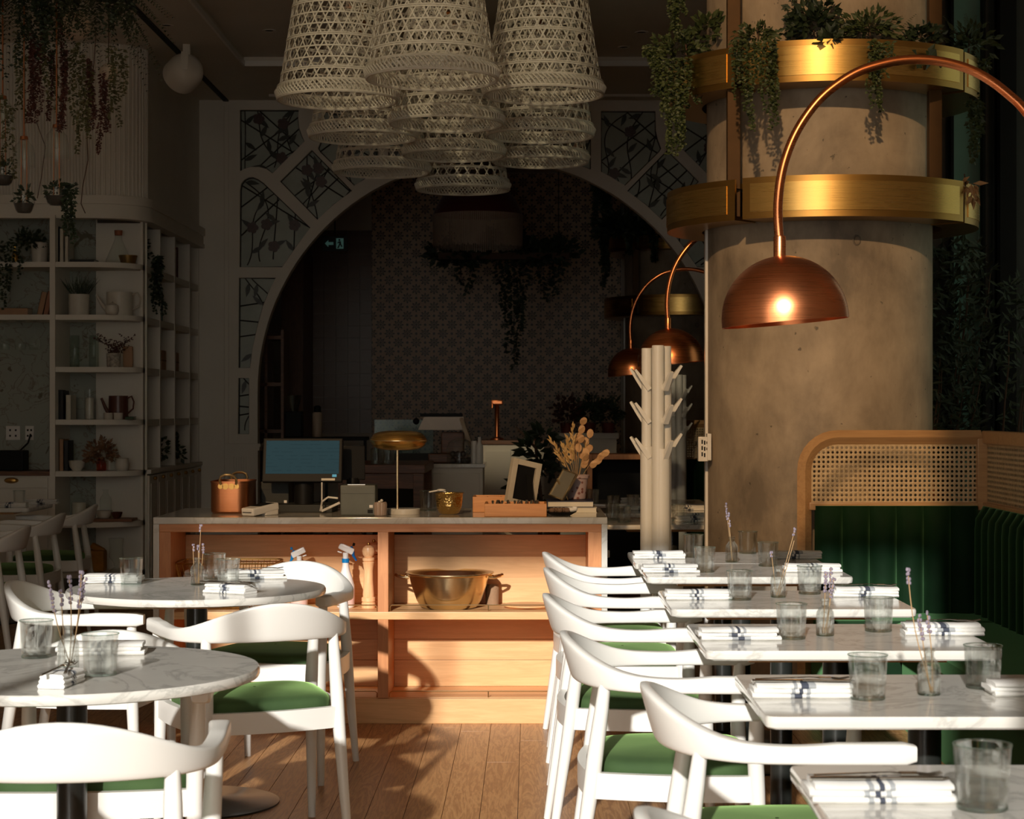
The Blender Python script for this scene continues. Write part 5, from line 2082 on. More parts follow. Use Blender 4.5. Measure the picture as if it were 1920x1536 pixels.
# pot of dried flowers
FX, FYY = PX(1081, 8.93), 8.93
t = thing('flower_pot', 'pink patterned pot with dried oats and eucalyptus on the counter right', 'potted plant', (FX, FYY, ZC + 0.0525))
k = NT('pink_pot'); v = k.coord('Object')
vo = k.n('ShaderNodeTexVoronoi'); vo.inputs['Scale'].default_value = 42; vo.inputs['Randomness'].default_value = 0.6; k.l(v, vo.inputs['Vector'])
k.col(k.mix(k.math('LESS_THAN', vo.outputs['Distance'], 0.28), (0.42, 0.31, 0.30), (0.20, 0.075, 0.06)))
MB().lathe([(0.038, 0), (0.042, 0.003), (0.053, 0.095), (0.060, 0.098), (0.061, 0.112), (0.058, 0.114), (0.05, 0.10), (0.04, 0.03), (0.0001, 0.03)], 36).build('pot', k.m, t)
MB().lathe([(0.049, 0.095), (0.0001, 0.098)], 24, cap=False).build('soil', M_SOIL, t)
random.seed(31)
for i, (dx, dz, kind) in enumerate(((-0.115, 0.20, 'oat'), (-0.06, 0.17, 'oat'), (-0.02, 0.27, 'oat'), (-0.09, 0.14, 'oat'), (0.02, 0.285, 'leaf'), (0.0, 0.20, 'leaf'), (0.045, 0.16, 'oat'), (0.06, 0.215, 'leaf'), (0.115, 0.125, 'leaf'), (0.05, 0.12, 'leaf'), (-0.04, 0.21, 'oat'))):
    st, lf = MB(), MB()
    p0 = Vector((dx * 0.15, random.uniform(-0.02, 0.02), 0.09))
    p1 = Vector((dx, random.uniform(-0.05, 0.05), 0.09 + dz * 0.9))
    pts = [p0.lerp(p1, u / 8) + Vector((0, 0, 0.02 * math.sin(u / 8 * PI))) for u in range(9)]
    st.tube(pts, 0.0014, 5)
    if kind == 'oat':
        for q in range(16):
            u = 0.45 + 0.55 * q / 15
            p = p0.lerp(p1, u)
            d = (p1 - p0).normalized() + Vector((random.uniform(-0.7, 0.7), random.uniform(-0.7, 0.7), random.uniform(-0.3, 0.3)))
            lf.leaf(p, d, Vector((0, -1, 0.2)), 0.034, 0.010)
    else:
        for q in range(4):
            u = 0.5 + 0.5 * q / 3
            p = p0.lerp(p1, u)
            d = (p1 - p0).normalized() + Vector((random.uniform(-1, 1), random.uniform(-0.5, 0.5), random.uniform(-0.2, 0.6)))
            s = d.normalized()
            a = Vector((0, -1, 0)).cross(s).normalized()
            cc = p + s * 0.022
            ring = [cc + s * 0.022 * math.cos(w_ * PI / 5) + a * 0.016 * math.sin(w_ * PI / 5) + Vector((0, 0.003 * math.cos(w_), 0)) for w_ in range(10)]
            lf.add(ring, [tuple(range(10))])
    s_ = st.build('stem', M_STEM, t)
    lf.build('dried_head', M_OAT if kind == 'oat' else M_DRY, s_, smooth=0)

# ------------------------------------------------------------------ things on the counter shelf
ZSH = ZS + 0.0005
t = thing('brass_basin', 'large brass basin with two side handles on the counter shelf', 'basin', (PX(842, 8.56), 8.56, ZSH))
MB().lathe([(0.115, 0), (0.128, 0.006), (0.145, 0.035), (0.168, 0.10), (0.178, 0.145), (0.192, 0.150), (0.200, 0.153), (0.200, 0.158), (0.190, 0.158), (0.172, 0.145), (0.14, 0.03), (0.12, 0.008), (0.0001, 0.006)], 64).build('bowl', M_BRASSP, t, smooth=50)
for s in (-1, 1):
    m = MB().tube([(s * 0.178, -0.035, 0.138), (s * 0.200, -0.036, 0.135), (s * 0.228, -0.02, 0.142), (s * 0.236, 0, 0.145), (s * 0.228, 0.02, 0.142), (s * 0.200, 0.036, 0.135), (s * 0.178, 0.035, 0.138)], [0.008, 0.006, 0.007, 0.008, 0.007, 0.006, 0.008], 8)
    m.build('handle', M_BRASSP, t)


def spray(label, x, y, s, flip, trig, band, liquid):
    t = thing('spray_bottle', label, 'spray bottle', (x, y, ZSH), 0 if not flip else PI)
    MB().lathe([(0.036 , 0), (0.04, 0.006), (0.041, 0.06), (0.040, 0.10), (0.030, 0.135), (0.019, 0.165), (0.0145, 0.19), (0.0145, 0.205)], 28).build('bottle', plain(label[:6] + '_bottle', (0.80, 0.76, 0.72), 0.35), t)
    MB().lathe([(0.0407, 0.012), (0.0415, 0.06), (0.0412, 0.085)], 28, cap=False).build('liquid_band', plain(label[:6] + '_liquid', liquid, 0.4), t)
    MB().lathe([(0.0165, 0.200), (0.0165, 0.218)], 20).build('collar', band, t)
    hd = MB()
    hd.lathe([(0.012, 0.218), (0.013, 0.245)], 14)
    hd.box((0.004, 0, 0.262), (0.072, 0.022, 0.030), ry=0.45, ch=0.008)
    hd.box((-0.026, 0, 0.247), (0.020, 0.018, 0.005), ry=0.3, ch=0.002)
    hd.build('spray_head', M_WPLAST, t)
    MB().tube([(0.024, 0, 0.272), (0.032, 0, 0.252), (0.034, 0, 0.232), (0.048, 0, 0.208)], [0.006, 0.008, 0.007, 0.004], 8).build('trigger', trig, t)
    MB().lathe([(0.008, 0.0), (0.006, 0.010)], 12, M=Matrix.Translation((0.032, 0, 0.282)) @ Matrix.Rotation(PI / 2 + 0.3, 4, 'Y')).build('nozzle', M_BLACK if not flip else trig, t)
    return t


spray('spray bottle with pink liquid and navy trigger beside the pepper mill', PX(648, 8.56), 8.56, 1, False, M_NAVY, M_BLUE, (0.72, 0.48, 0.42))
spray('spray bottle with bright blue trigger facing left behind the white chair', PX(560, 8.56), 8.58, 1, True, M_BLUE, M_BLUE, (0.75, 0.55, 0.50)).scale = (0.93, 0.93, 0.93)


def mill(label, x, y, s):
    t = thing('pepper_mill', label, 'pepper mill', (x, y, ZSH))
    prof = [(0.030, 0), (0.031, 0.004), (0.031, 0.022), (0.027, 0.026), (0.031, 0.030), (0.031, 0.045), (0.025, 0.050), (0.026, 0.06), (0.021, 0.12), (0.021, 0.17), (0.025, 0.195), (0.027, 0.203), (0.022, 0.207), (0.027, 0.211), (0.027, 0.222), (0.018, 0.226)]
    MB().lathe(prof, 28).build('body', M_TURNED, t)
    MB().lathe([(0.018, 0.226), (0.026, 0.238), (0.029, 0.252), (0.025, 0.268), (0.014, 0.277), (0.009, 0.279)], 28).build('head', M_TURNED, t)
    MB().lathe([(0.006, 0.278), (0.0075, 0.284), (0.005, 0.291), (0.0001, 0.292)], 14).build('knob', M_BRASSD, t)
    t.scale = (s, s, s)


mill('tall turned wooden pepper mill on the counter shelf', PX(691, 8.54), 8.54, 1.0)
mill('second wooden pepper mill hidden behind the first', PX(700, 8.64), 8.66, 1.02)
m = MB().lathe([(0.03, 0), (0.031, 0.09), (0.028, 0.095)], 20)
tag(m.build('wooden_log', plain('bark', (0.30, 0.17, 0.09), 0.8, bump=0.5, vscale=30), None, loc=(PX(923, 8.66), 8.66, ZSH)), 'short rough log standing behind the brass basin', 'log')
m = MB().lathe([(0.10, 0.0), (0.11, 0.006), (0.11, 0.012), (0.0001, 0.012)], 32)
tag(m.build('wooden_board', M_PANELW, None, loc=(PX(990, 8.6), 8.58, ZSH)), 'round wooden board lying on the shelf right of the brass basin', 'board')
# wire basket of cloths
WX, WY2 = PX(430, 8.54), 8.56
t = thing('wire_basket', 'wire basket on the counter shelf behind the farther round table', 'basket', (WX, WY2, ZSH))
for zz, w_, d_ in ((0.004, 0.36, 0.20), (0.07, 0.39, 0.23), (0.14, 0.42, 0.26), (0.205, 0.44, 0.28)):
    m = MB()
    m.tube([(x, y, zz) for x, y in rrect(w_, d_, 0.03, 3)], 0.0022 if zz < 0.2 else 0.0035, 5, closed=True)
    m.build('wire_hoop', M_BRASSD, t)
m = MB()
for i in range(17):
    u = -1 + 2 * i / 16
    for s in (-1, 1):
        m.tube([(u * 0.175, s * 0.10, 0.004), (u * 0.215, s * 0.14, 0.205)], 0.0014, 4)
for i in range(9):
    u = -1 + 2 * i / 8
    for s in (-1, 1):
        m.tube([(s * 0.18, u * 0.095, 0.004), (s * 0.22, u * 0.13, 0.205)], 0.0014, 4)
for i in range(8):
    m.tube([(-0.18, -0.09 + 0.18 * i / 7, 0.003), (0.18, -0.09 + 0.18 * i / 7, 0.003)], 0.0014, 4)
stuff(m.build('wire_mesh', M_BRASSD, t, smooth=0))
random.seed(13)
for i in range(9):
    o = link('rolled_cloth', NAPM[i % 4], None, (WX - 0.13 + 0.13 * (i % 3), WY2 - 0.02 + 0.02 * (i % 2), ZSH + 0.012 + 0.055 * (i // 3)), random.uniform(-0.25, 0.25))
    o.scale = (0.55, 1.1, 1.6)
    tag(o, 'folded white cloth inside the wire basket on the counter shelf', 'cloth', 'cloths in the wire basket')

# ------------------------------------------------------------------ built-in shelves on the left
SH = [PZ(y, BF) for y in (491, 590, 688, 787, 884, 980)]
XD0, XD1 = PX(94, BF), PX(104, BF)
XE = SX - 0.012
t = bc = thing('bookcase', 'tall white built-in bookcase with rounded shelf ends on the left', 'bookcase', (-3.5, BF + 0.2, 0))
bo = Vector((3.5, -BF - 0.2, 0))


def bpart(m, name, mat):
    m.v = [(x + 3.5, y - BF - 0.2, z) for x, y, z in m.v]
    return m.build(name, mat, bc)


def shelf_poly():
    p = [(XD1, BB - 0.002), (XD1, BF)]
    p += [(XE - 0.36 + 0.36 * math.sin(a * PI / 32), BF + 0.28 - 0.28 * math.cos(a * PI / 32)) for a in range(0, 17)]
    p += [(XE, BB - 0.002)]
    return p


for z in SH + [PZ(1075, BF), 0.09]:
    m = MB(); m.prism(shelf_poly(), z - 0.036, z)
    bpart(m, 'rounded_shelf', M_WALLW)
for z in SH[:2]:
    bpart(MB().b2(-4.39, XD0, BF, BB - 0.002, z - 0.036, z), 'shelf', M_WALLW)
bpart(MB().b2(XD0, XD1, BF - 0.012, BB - 0.002, 0, CORNB), 'divider', M_WALLW)
bpart(MB().b2(XE - 0.02, XE, BF + 0.28, BB - 0.002, 0, CORNB - 0.02), 'end_panel', M_WALLW)
# plain white panel on the right part of the back
bpart(MB().b2(PX(192, BB), XE - 0.02, BB - 0.014, BB - 0.003, 0.1, CORNB - 0.02), 'side_back_panel', M_WALLW)
# base unit of the left section
bpart(MB().b2(-4.39, XD0, BF - 0.01, BB - 0.002, SH[4] - 0.03, SH[4], 0.003), 'worktop', M_DARKW)
for (x0, x1) in ((-4.39, -3.88), (-3.87, XD0 - 0.005)):
    bpart(MB().b2(x0, x1, BF + 0.01, BB - 0.01, 0.1, SH[4] - 0.03), 'cupboard', M_WALLW)
    m = MB().b2(x0 + 0.012, x1 - 0.012, BF - 0.004, BF + 0.012, PZ(915, BF), SH[4] - 0.045, 0.003)
    bpart(m, 'drawer_front', M_WALLW)
    m = MB().lathe([(0.05, 0.0), (0.047, 0.012), (0.035, 0.024), (0.0001, 0.03)], 20, M=Matrix.Translation(((x0 + x1) / 2 + 0.02, BF - 0.004, PZ(901, BF))) @ Matrix.Rotation(PI / 2, 4, 'X') @ Matrix.Scale(0.42, 4, (0, 1, 0)))
    bpart(m, 'cup_pull', M_BRASSD)
    bpart(MB().b2(x0 + 0.012, x1 - 0.012, BF - 0.004, BF + 0.012, 0.12, PZ(917, BF), 0.003), 'cupboard_door', M_WALLW)

# cubby unit on the side wall
t = cu = thing('cubby_unit', 'white wall of square cubbyholes above panelled cupboards beside the arch', 'shelving', (SX, 14.5, 0))
CY0, CY1 = BF + 0.36, AY - 0.01
yd = [CY0, CY0 + 0.50, CY0 + 1.08, CY0 + 1.72, CY1]
def cpart(m, name, mat, par=None):
    m.v = [(x - SX, y - 14.5, z) for x, y, z in m.v]
    return m.build(name, mat, par or cu)
for i, y in enumerate(yd):
    cpart(MB().b2(SX - 0.35, SX, y - 0.018 if i else y, y + 0.018 if i < 4 else y, 0, CORNB - 0.022), 'divider', M_WALLW)
for z in SH[:5]:
    cpart(MB().b2(SX - 0.35, SX - 0.004, CY0, CY1, z - 0.05, z), 'shelf', M_WALLW)
cpart(MB().b2(SX - 0.36, SX - 0.35, CY0, CY1, 0, LOWC), 'back_panel', M_WALLW)
cpart(MB().b2(SX - 0.02, SX + 0.03, CY0, CY1, SH[4] - 0.03, SH[4], 0.004), 'ledge', M_WALLW)
n = 7
for i in range(n):
    y0 = CY0 + (CY1 - CY0) * i / n
    y1 = CY0 + (CY1 - CY0) * (i + 1) / n
    dr = cpart(MB().b2(SX, SX + 0.018, y0 + 0.006, y1 - 0.006, 0.1, SH[4] - 0.04, 0.004), 'cupboard_door', M_WALLW)
    cpart(MB().b2(SX + 0.016, SX + 0.022, y0 + 0.05, y1 - 0.05, 0.16, SH[4] - 0.10, 0.003), 'door_panel', M_WALLW, dr)
    cpart(MB().ball((SX + 0.03, (y0 + y1) / 2, SH[4] - 0.065), 0.014, 10, 8), 'knob', M_BRASSD, dr)


# ------------------------------------------------------------------ small things on the shelves
def on(px, Y, z):
    return (PX(px, Y), Y, z + 0.0006)


def lathe_thing(name, label, cat, prof, mat, px, Y, z, part='body', seg=28, extra=None, sx=1.0):
    t = thing(name, label, cat, on(px, Y, z))
    MB().lathe(prof, seg, sx=sx).build(part, mat, t, smooth=45)
    if extra:
        extra(t)
    return t


def book(label, px, Y, z, w, h, d, mat, lean=0.0, flat=False):
    t = thing('book', label, 'book', on(px, Y, z))
    if flat:
        m = MB().b2(-w / 2, w / 2, -d / 2, d / 2, 0, 0.003).b2(-w / 2, w / 2, -d / 2, d / 2, h - 0.003, h).b2(-w / 2, w / 2, -d / 2, -d / 2 + 0.003, 0, h)
        p = MB().b2(-w / 2 + 0.004, w / 2 - 0.004, -d / 2 + 0.003, d / 2 - 0.005, 0.003, h - 0.003)
    else:
        m = MB().b2(-w / 2, -w / 2 + 0.003, -d / 2, d / 2, 0, h).b2(w / 2 - 0.003, w / 2, -d / 2, d / 2, 0, h).b2(-w / 2, w / 2, -d / 2, -d / 2 + 0.003, 0, h)
        p = MB().b2(-w / 2 + 0.003, w / 2 - 0.003, -d / 2 + 0.003, d / 2 - 0.005, 0.004, h - 0.004)
    if lean:
        R_ = Matrix.Translation((w / 2, 0, 0)) @ Matrix.Rotation(lean, 4, 'Y') @ Matrix.Translation((-w / 2, 0, 0))
        lo = min(min((R_ @ Vector(q)).z for q in m.v), 0)
        for mm in (m, p):
            mm.v = [tuple(R_ @ Vector(q) - Vector((0, 0, lo))) for q in mm.v]
    m.build('cover', mat, t)
    p.build('pages', M_PAPER, t)
    return t


MBK = plain('black_cloth_cover', (0.02, 0.02, 0.022), 0.6)
MWH = plain('cream_cover', (0.62, 0.58, 0.48), 0.6)
MTAN = plain('tan_cover', (0.42, 0.24, 0.13), 0.6)
MTEAL = plain('teal_cover', (0.03, 0.12, 0.12), 0.5)
MRED = plain('maroon_cover', (0.16, 0.03, 0.03), 0.6)
MBRN = plain('brown_enamel', (0.10, 0.03, 0.018), 0.35)
MPOT = plain('cream_pot', (0.62, 0.58, 0.50), 0.4)
YS = BF + 0.17

# ---- plant helpers
def strand(m, p0, L, rnd, ll=0.025, lw=0.014, step=0.014, sway=0.03, down=True):
    p = Vector(p0)
    a = rnd.uniform(0, 6)
    n = max(3, int(L / step))
    for i in range(n):
        u = i / n
        q = p + Vector((sway * math.sin(a + u * 4) * u, sway * 0.6 * math.cos(a + u * 3) * u, -L * u if down else L * u))
        for s in range(2):
            th = rnd.uniform(0, 2 * PI)
            d = Vector((math.cos(th), math.sin(th) * 0.8, rnd.uniform(-0.9, 0.25)))
            m.leaf(q, d, Vector((rnd.uniform(-0.5, 0.5), -1, rnd.uniform(0, 1))), ll * rnd.uniform(0.7, 1.2) * (1.1 - 0.4 * u), lw * rnd.uniform(0.8, 1.2))


def bush(m, c, rx, ry, rz_, n, rnd, ll, lw):
    for i in range(n):
        th, ph = rnd.uniform(0, 2 * PI), math.acos(rnd.uniform(-0.5, 1))
        r = rnd.uniform(0.25, 1.0)
        o = Vector((math.sin(ph) * math.cos(th) * rx, math.sin(ph) * math.sin(th) * ry, math.cos(ph) * rz_)) * r
        d = o.normalized() + Vector((rnd.uniform(-0.6, 0.6), rnd.uniform(-0.6, 0.6), rnd.uniform(-0.5, 0.5)))
        m.leaf(Vector(c) + o, d, Vector((rnd.uniform(-1, 1), -1, rnd.uniform(-1, 1))), ll * rnd.uniform(0.6, 1.2), lw * rnd.uniform(0.7, 1.2))


def frond(m, p0, d, L, droop, rnd, ll):
    p = Vector(p0)
    d = Vector(d).normalized()
    n = int(L / 0.012)
    prev = p
    for i in range(n):
        u = i / n
        q = p + d * (L * u) + Vector((0, 0, -droop * u * u))
        t_ = (q - prev)
        if t_.length < 1e-6:
            t_ = d.copy()
        t_.normalize()
        s = t_.cross(Vector((0, -0.4, 1))).normalized()
        l = ll * (1 - 0.75 * u) * (0.5 + 0.5 * min(1, u * 8))
        for sg in (-1, 1):
            m.leaf(q, s * sg + t_ * 0.35 + Vector((0, 0, -0.25)), Vector((0, -0.5, 1)), l, 0.009)
        prev = q


def potted(name, label, px, Y, z, pot_prof, pot_mat, grow, mat, cat='potted plant'):
    t = thing(name, label, cat, on(px, Y, z))
    MB().lathe(pot_prof, 28).build('pot', pot_mat, t, smooth=45)
    zt = pot_prof[-1][1] if pot_prof[-1][0] > 0.005 else max(p[1] for p in pot_prof)
    m = MB()
    grow(m, zt)
    stuff(m.build('foliage', mat, t, smooth=0))
    return t


R_ = random.Random(5)
P_WPOT = [(0.045, 0), (0.05, 0.004), (0.058, 0.145), (0.055, 0.147), (0.05, 0.12), (0.0001, 0.12)]
# left section, upper shelf
potted('trailing_plant', 'white pot with a black-green plant trailing over the upper left shelf', 74, YS, SH[0], P_WPOT, MPOT,
       lambda m, z: (bush(m, (-0.06, -0.05, z), 0.11, 0.09, 0.09, 150, R_, 0.045, 0.022), [strand(m, (-0.10 - 0.04 * q, -0.19, z - 0.02), 0.25 + 0.07 * (q % 4), R_, 0.035, 0.02) for q in range(5)]), M_LEAFD)
def _cand(t):
    MB().lathe([(0.005, 0.09), (0.004, 0.12), (0.0001, 0.125)], 8).build('flame_glass', emit('amber_candle_glow', (0.5, 0.24, 0.03), 0.35), t)
lathe_thing('brass_votive', 'small glowing brass votive at the left end of the upper shelf', 'candle holder', [(0.02, 0), (0.022, 0.05), (0.015, 0.07), (0.016, 0.09)], M_BRASS, 28, YS, SH[0], extra=_cand)
book('orange book lying flat on the second left shelf', 30, YS, SH[1], 0.20, 0.05, 0.15, MTAN, flat=True)
book('tan book leaning at the right of the second left shelf', 79, YS, SH[1], 0.04, 0.16, 0.14, MTAN, lean=0.22)
book('second tan book leaning against the divider', 90, YS, SH[1], 0.035, 0.165, 0.14, plain('rust_cover', (0.36, 0.16, 0.09), 0.6), lean=0.20)
# hanging stemware under the left shelf
for q, px in enumerate((8, 38, 65)):
    t = thing('wine_glass', ('wine glass hanging upside down at the far left under the shelf', 'wine glass hanging upside down in the middle under the shelf', 'wine glass hanging upside down nearest the divider under the shelf')[q], 'glass', (PX(px, YS), YS, SH[1] - 0.036), 0, 'hanging wine glasses')
    MB().lathe([(0.034, -0.002), (0.034, 0.0), (0.004, -0.006), (0.0035, -0.09), (0.012, -0.10), (0.034, -0.125), (0.040, -0.16), (0.034, -0.20), (0.033, -0.20), (0.039, -0.16)], 24, cap=False).build('glass_wall', M_GLASS, t)
# sockets and the black box on the worktop
for q, (px, w_) in enumerate(((25, 0.10), (56, 0.06))):
    t = thing('wall_socket', ('double wall socket with a black plug on the wallpaper', 'narrow wall socket with four holes on the wallpaper')[q], 'socket', (PX(px, BB), BB - 0.006, PZ(812, BB)))
    MB().box((0, 0, 0), (w_, 0.008, 0.10), ch=0.002).build('plate', M_WPLAST, t)
    m = MB()
    for dx in ((-0.02, 0.02) if q == 0 else (-0.012, 0.012)):
        for dz in (-0.02, 0.02):
            m.box((dx, -0.005, dz), (0.012, 0.003, 0.014))
    m.build('socket_hole', M_BLACK if q else M_GREYP, t)
m = MB().b2(-0.10, 0.10, -0.08, 0.08, 0, 0.14, 0.008).tube([(0.06, 0.0, 0.14), (0.10, 0.05, 0.19), (0.10, 0.12, 0.25)], 0.006, 6)
tag(m.build('black_appliance', M_BLACK, None, loc=on(22, BF + 0.2, SH[4])), 'black box-shaped appliance on the worktop below the sockets', 'appliance')

# right section
XS = BF + 0.16
book('black book at the left of the top rounded shelf', 112, XS, SH[0], 0.03, 0.25, 0.17, MBK)
book('white book beside the black one on the top rounded shelf', 121, XS, SH[0], 0.028, 0.235, 0.17, MWH)
book('second white book on the top rounded shelf', 130, XS, SH[0], 0.025, 0.20, 0.16, MWH)
book('dark book lying flat on the top rounded shelf', 158, XS, SH[0], 0.17, 0.022, 0.15, MBK, flat=True)
def _cork(t):
    MB().lathe([(0.026, 0.20), (0.029, 0.235)], 18).build('cork', M_TERRA, t)
lathe_thing('glass_carafe', 'conical glass carafe with a cork on the top rounded shelf', 'carafe', [(0.085, 0), (0.09, 0.005), (0.085, 0.03), (0.03, 0.16), (0.025, 0.175), (0.025, 0.215)], M_GLASS, 222, XS + 0.05, SH[0], 'bottle', extra=_cork)
lathe_thing('metal_bowl', 'dark metal bowl behind the glass carafe', 'bowl', [(0.03, 0), (0.05, 0.01), (0.065, 0.06), (0.066, 0.065), (0.06, 0.06), (0.0001, 0.012)], M_BRASSD, 240, XS + 0.12, SH[0])
P_BIGPOT = [(0.068, 0), (0.07, 0.003), (0.071, 0.145), (0.068, 0.147), (0.066, 0.12), (0.0001, 0.12)]
potted('grass_pot', 'white pot of spiky dark grass on the second rounded shelf', 148, XS - 0.02, SH[1], P_BIGPOT, MPOT,
       lambda m, z: [m.leaf(Vector((R_.uniform(-0.05, 0.05), R_.uniform(-0.05, 0.05), z - 0.01)), Vector((R_.uniform(-0.9, 0.9), R_.uniform(-0.5, 0.5), 1)), Vector((0, -1, 0)), R_.uniform(0.10, 0.17), 0.006) for _ in range(70)], M_LEAFD)


def watering_can(label, px, z, mat, r, h, Y, flip=1):
    t = thing('watering_can', label, 'watering can', on(px, Y, z))
    MB().lathe([(r, 0), (r * 1.0, 0.004), (r * 0.98, h), (r * 0.94, h), (r * 0.92, 0.02)], 32).build('body', mat, t)
    MB().tube([(-r * 0.9, 0, h * 0.2), (-r * 1.35, 0, h * 0.5), (-r * 1.75, 0, h * 0.9)], [0.016, 0.012, 0.009], 10).build('spout', mat, t)
    MB().tube([(r * 0.95, 0, h * 0.9), (r * 1.35, 0, h * 0.98), (r * 1.58, 0, h * 0.75), (r * 1.5, 0, h * 0.45), (r * 0.97, 0, h * 0.25)], 0.006, 8).build('handle', mat, t)


watering_can('large cream watering can on the second rounded shelf', 224, SH[1], MPOT, 0.092, 0.165, XS + 0.05)
watering_can('dark brown watering can on the fourth rounded shelf', 222, SH[3], MBRN, 0.068, 0.165, XS + 0.06)
lathe_thing('sugar_bowl', 'small white lidded bowl in front of the cream watering can', 'bowl', [(0.025, 0), (0.04, 0.01), (0.048, 0.035), (0.043, 0.06), (0.044, 0.065), (0.02, 0.08), (0.006, 0.085), (0.008, 0.092), (0.0001, 0.095)], MPOT, 210, BF + 0.07, SH[1])
for q, (px, lb) in enumerate(((140, 'ribbed glass bottle left of the other on the third rounded shelf'), (176, 'ribbed glass bottle right of the other on the third rounded shelf'))):
    lathe_thing('ribbed_bottle', lb, 'bottle', [(0.032, 0), (0.034, 0.004), (0.034, 0.205), (0.030, 0.215), (0.034, 0.22)], thin_glass('ribbed_glass', (0.78, 0.84, 0.80), 0.05, 0.8), px, XS, SH[2], 'bottle', seg=14)
potted('heather_pot', 'patterned pot with dark red heather on the third rounded shelf', 213, XS - 0.02, SH[2], [(0.042, 0), (0.046, 0.004), (0.05, 0.095), (0.047, 0.097), (0.0001, 0.085)], plain('patterned_pot', (0.40, 0.36, 0.30), 0.5, var=0.6, vscale=45),
       lambda m, z: [strand(m, (R_.uniform(-0.03, 0.03), R_.uniform(-0.03, 0.03), z - 0.01), R_.uniform(0.10, 0.16), R_, 0.02, 0.010, 0.010, 0.12, down=False) for _ in range(16)], M_AMAR)
m = MB().b2(-0.035, 0.035, -0.01, 0.01, 0, 0.15, 0.012)
tag(m.build('wooden_board', MTAN, None, loc=on(240, XS + 0.1, SH[2])), 'small wooden board leaning at the right of the third rounded shelf', 'board')
book('thick black book at the left of the fourth rounded shelf', 112, XS, SH[3], 0.045, 0.205, 0.16, MBK)
book('black book with brown spine on the fourth rounded shelf', 121, XS, SH[3], 0.025, 0.20, 0.16, MBK)
book('cream book on the fourth rounded shelf', 133, XS, SH[3], 0.038, 0.17, 0.15, MWH)
def _cndl(t):
    MB().lathe([(0.03, 0.004), (0.03, 0.15), (0.0001, 0.155)], 20).build('candle', MPOT, t)
lathe_thing('candle_glass', 'cream candle in a glass chimney on the fourth rounded shelf', 'candle', [(0.036, 0), (0.036, 0.21)], M_GLASS, 168, XS, SH[3], 'chimney', extra=_cndl)
for q, (px, lb) in enumerate(((203, 'small white cup in front of the brown watering can, left one'), (222, 'small white cup in front of the brown watering can, right one'))):
    lathe_thing('small_cup', lb, 'cup', [(0.028, 0), (0.031, 0.003), (0.032, 0.046), (0.029, 0.046), (0.028, 0.008), (0.0001, 0.006)], MPOT, px, BF + 0.06, SH[3])
book('little green book lying beside the white cups', 245, BF + 0.12, SH[3], 0.06, 0.02, 0.09, plain('green_cover', (0.03, 0.07, 0.03), 0.6), flat=True)
book('slim pale book at the left of the fifth rounded shelf', 112, XS, SH[4], 0.02, 0.23, 0.15, MWH)
book('brown book on the fifth rounded shelf', 120, XS, SH[4], 0.03, 0.22, 0.15, MTAN)
book('dark book on the fifth rounded shelf', 129, XS, SH[4], 0.03, 0.21, 0.15, MBK)
lathe_thing('white_bowl', 'white footed bowl on the fifth rounded shelf', 'bowl', [(0.03, 0), (0.032, 0.006), (0.05, 0.03), (0.056, 0.072), (0.053, 0.072), (0.045, 0.03), (0.0001, 0.014)], MPOT, 144, BF + 0.08, SH[4])
potted('dried_bouquet', 'amber glass vase of dried flowers on the fifth rounded shelf', 190, BF + 0.10, SH[4], [(0.03, 0), (0.033, 0.004), (0.034, 0.05), (0.02, 0.08), (0.022, 0.09)], M_AMBER,
       lambda m, z: (bush(m, (0, 0, z + 0.03), 0.11, 0.07, 0.10, 170, R_, 0.04, 0.022), bush(m, (-0.06, -0.02, z), 0.05, 0.05, 0.05, 40, R_, 0.04, 0.03)), leaf_mat('dried_flower', (0.10, 0.04, 0.02), (0.30, 0.16, 0.08)), 'vase')
lathe_thing('glass_cloche', 'glass cloche with a knob on the fifth rounded shelf', 'cloche', [(0.062, 0), (0.062, 0.12), (0.052, 0.16), (0.03, 0.185), (0.008, 0.192), (0.008, 0.205), (0.014, 0.215), (0.0001, 0.225)], M_GLASS, 206, XS + 0.12, SH[4], 'dome')
lathe_thing('white_jug', 'round cream jug on the fifth rounded shelf', 'jug', [(0.03, 0), (0.045, 0.015), (0.05, 0.045), (0.042, 0.078), (0.046, 0.088), (0.042, 0.088), (0.0001, 0.06)], MPOT, 229, BF + 0.10, SH[4])
# sixth shelf and below
m = MB(); m.b2(-0.14, 0.14, -0.10, 0.10, 0, 0.02, 0.004)
tag(m.build('cutting_board', plain('red_brown_board', (0.24, 0.09, 0.04), 0.5), None, loc=on(215, BF + 0.17, SH[5])), 'reddish cutting board on the lowest rounded shelf', 'board')
lathe_thing('storage_jar', 'glass jar of pale grains on the lowest rounded shelf', 'jar', [(0.05, 0), (0.052, 0.005), (0.052, 0.16), (0.04, 0.175), (0.045, 0.19)], M_GLASS, 148, XS, SH[5], 'jar',
            extra=lambda t: MB().lathe([(0.047, 0.005), (0.047, 0.13), (0.0001, 0.135)], 20).build('grains', MWH, t))
lathe_thing('glass_bottle', 'clear glass bottle on the lowest rounded shelf', 'bottle', [(0.038, 0), (0.04, 0.005), (0.04, 0.13), (0.018, 0.165), (0.018, 0.19), (0.022, 0.195)], M_GLASS, 198, XS + 0.1, SH[5] + 0.0208, 'bottle')
lathe_thing('cream_bowl', 'cream bowl on the reddish cutting board', 'bowl', [(0.03, 0), (0.05, 0.02), (0.058, 0.055), (0.054, 0.055), (0.0001, 0.012)], MPOT, 195, BF + 0.12, SH[5] + 0.0208)
lathe_thing('dark_bowl', 'small dark bowl right of the cream bowl on the board', 'bowl', [(0.018, 0), (0.03, 0.012), (0.04, 0.045), (0.037, 0.045), (0.0001, 0.008)], MBRN, 219, BF + 0.12, SH[5] + 0.0208)
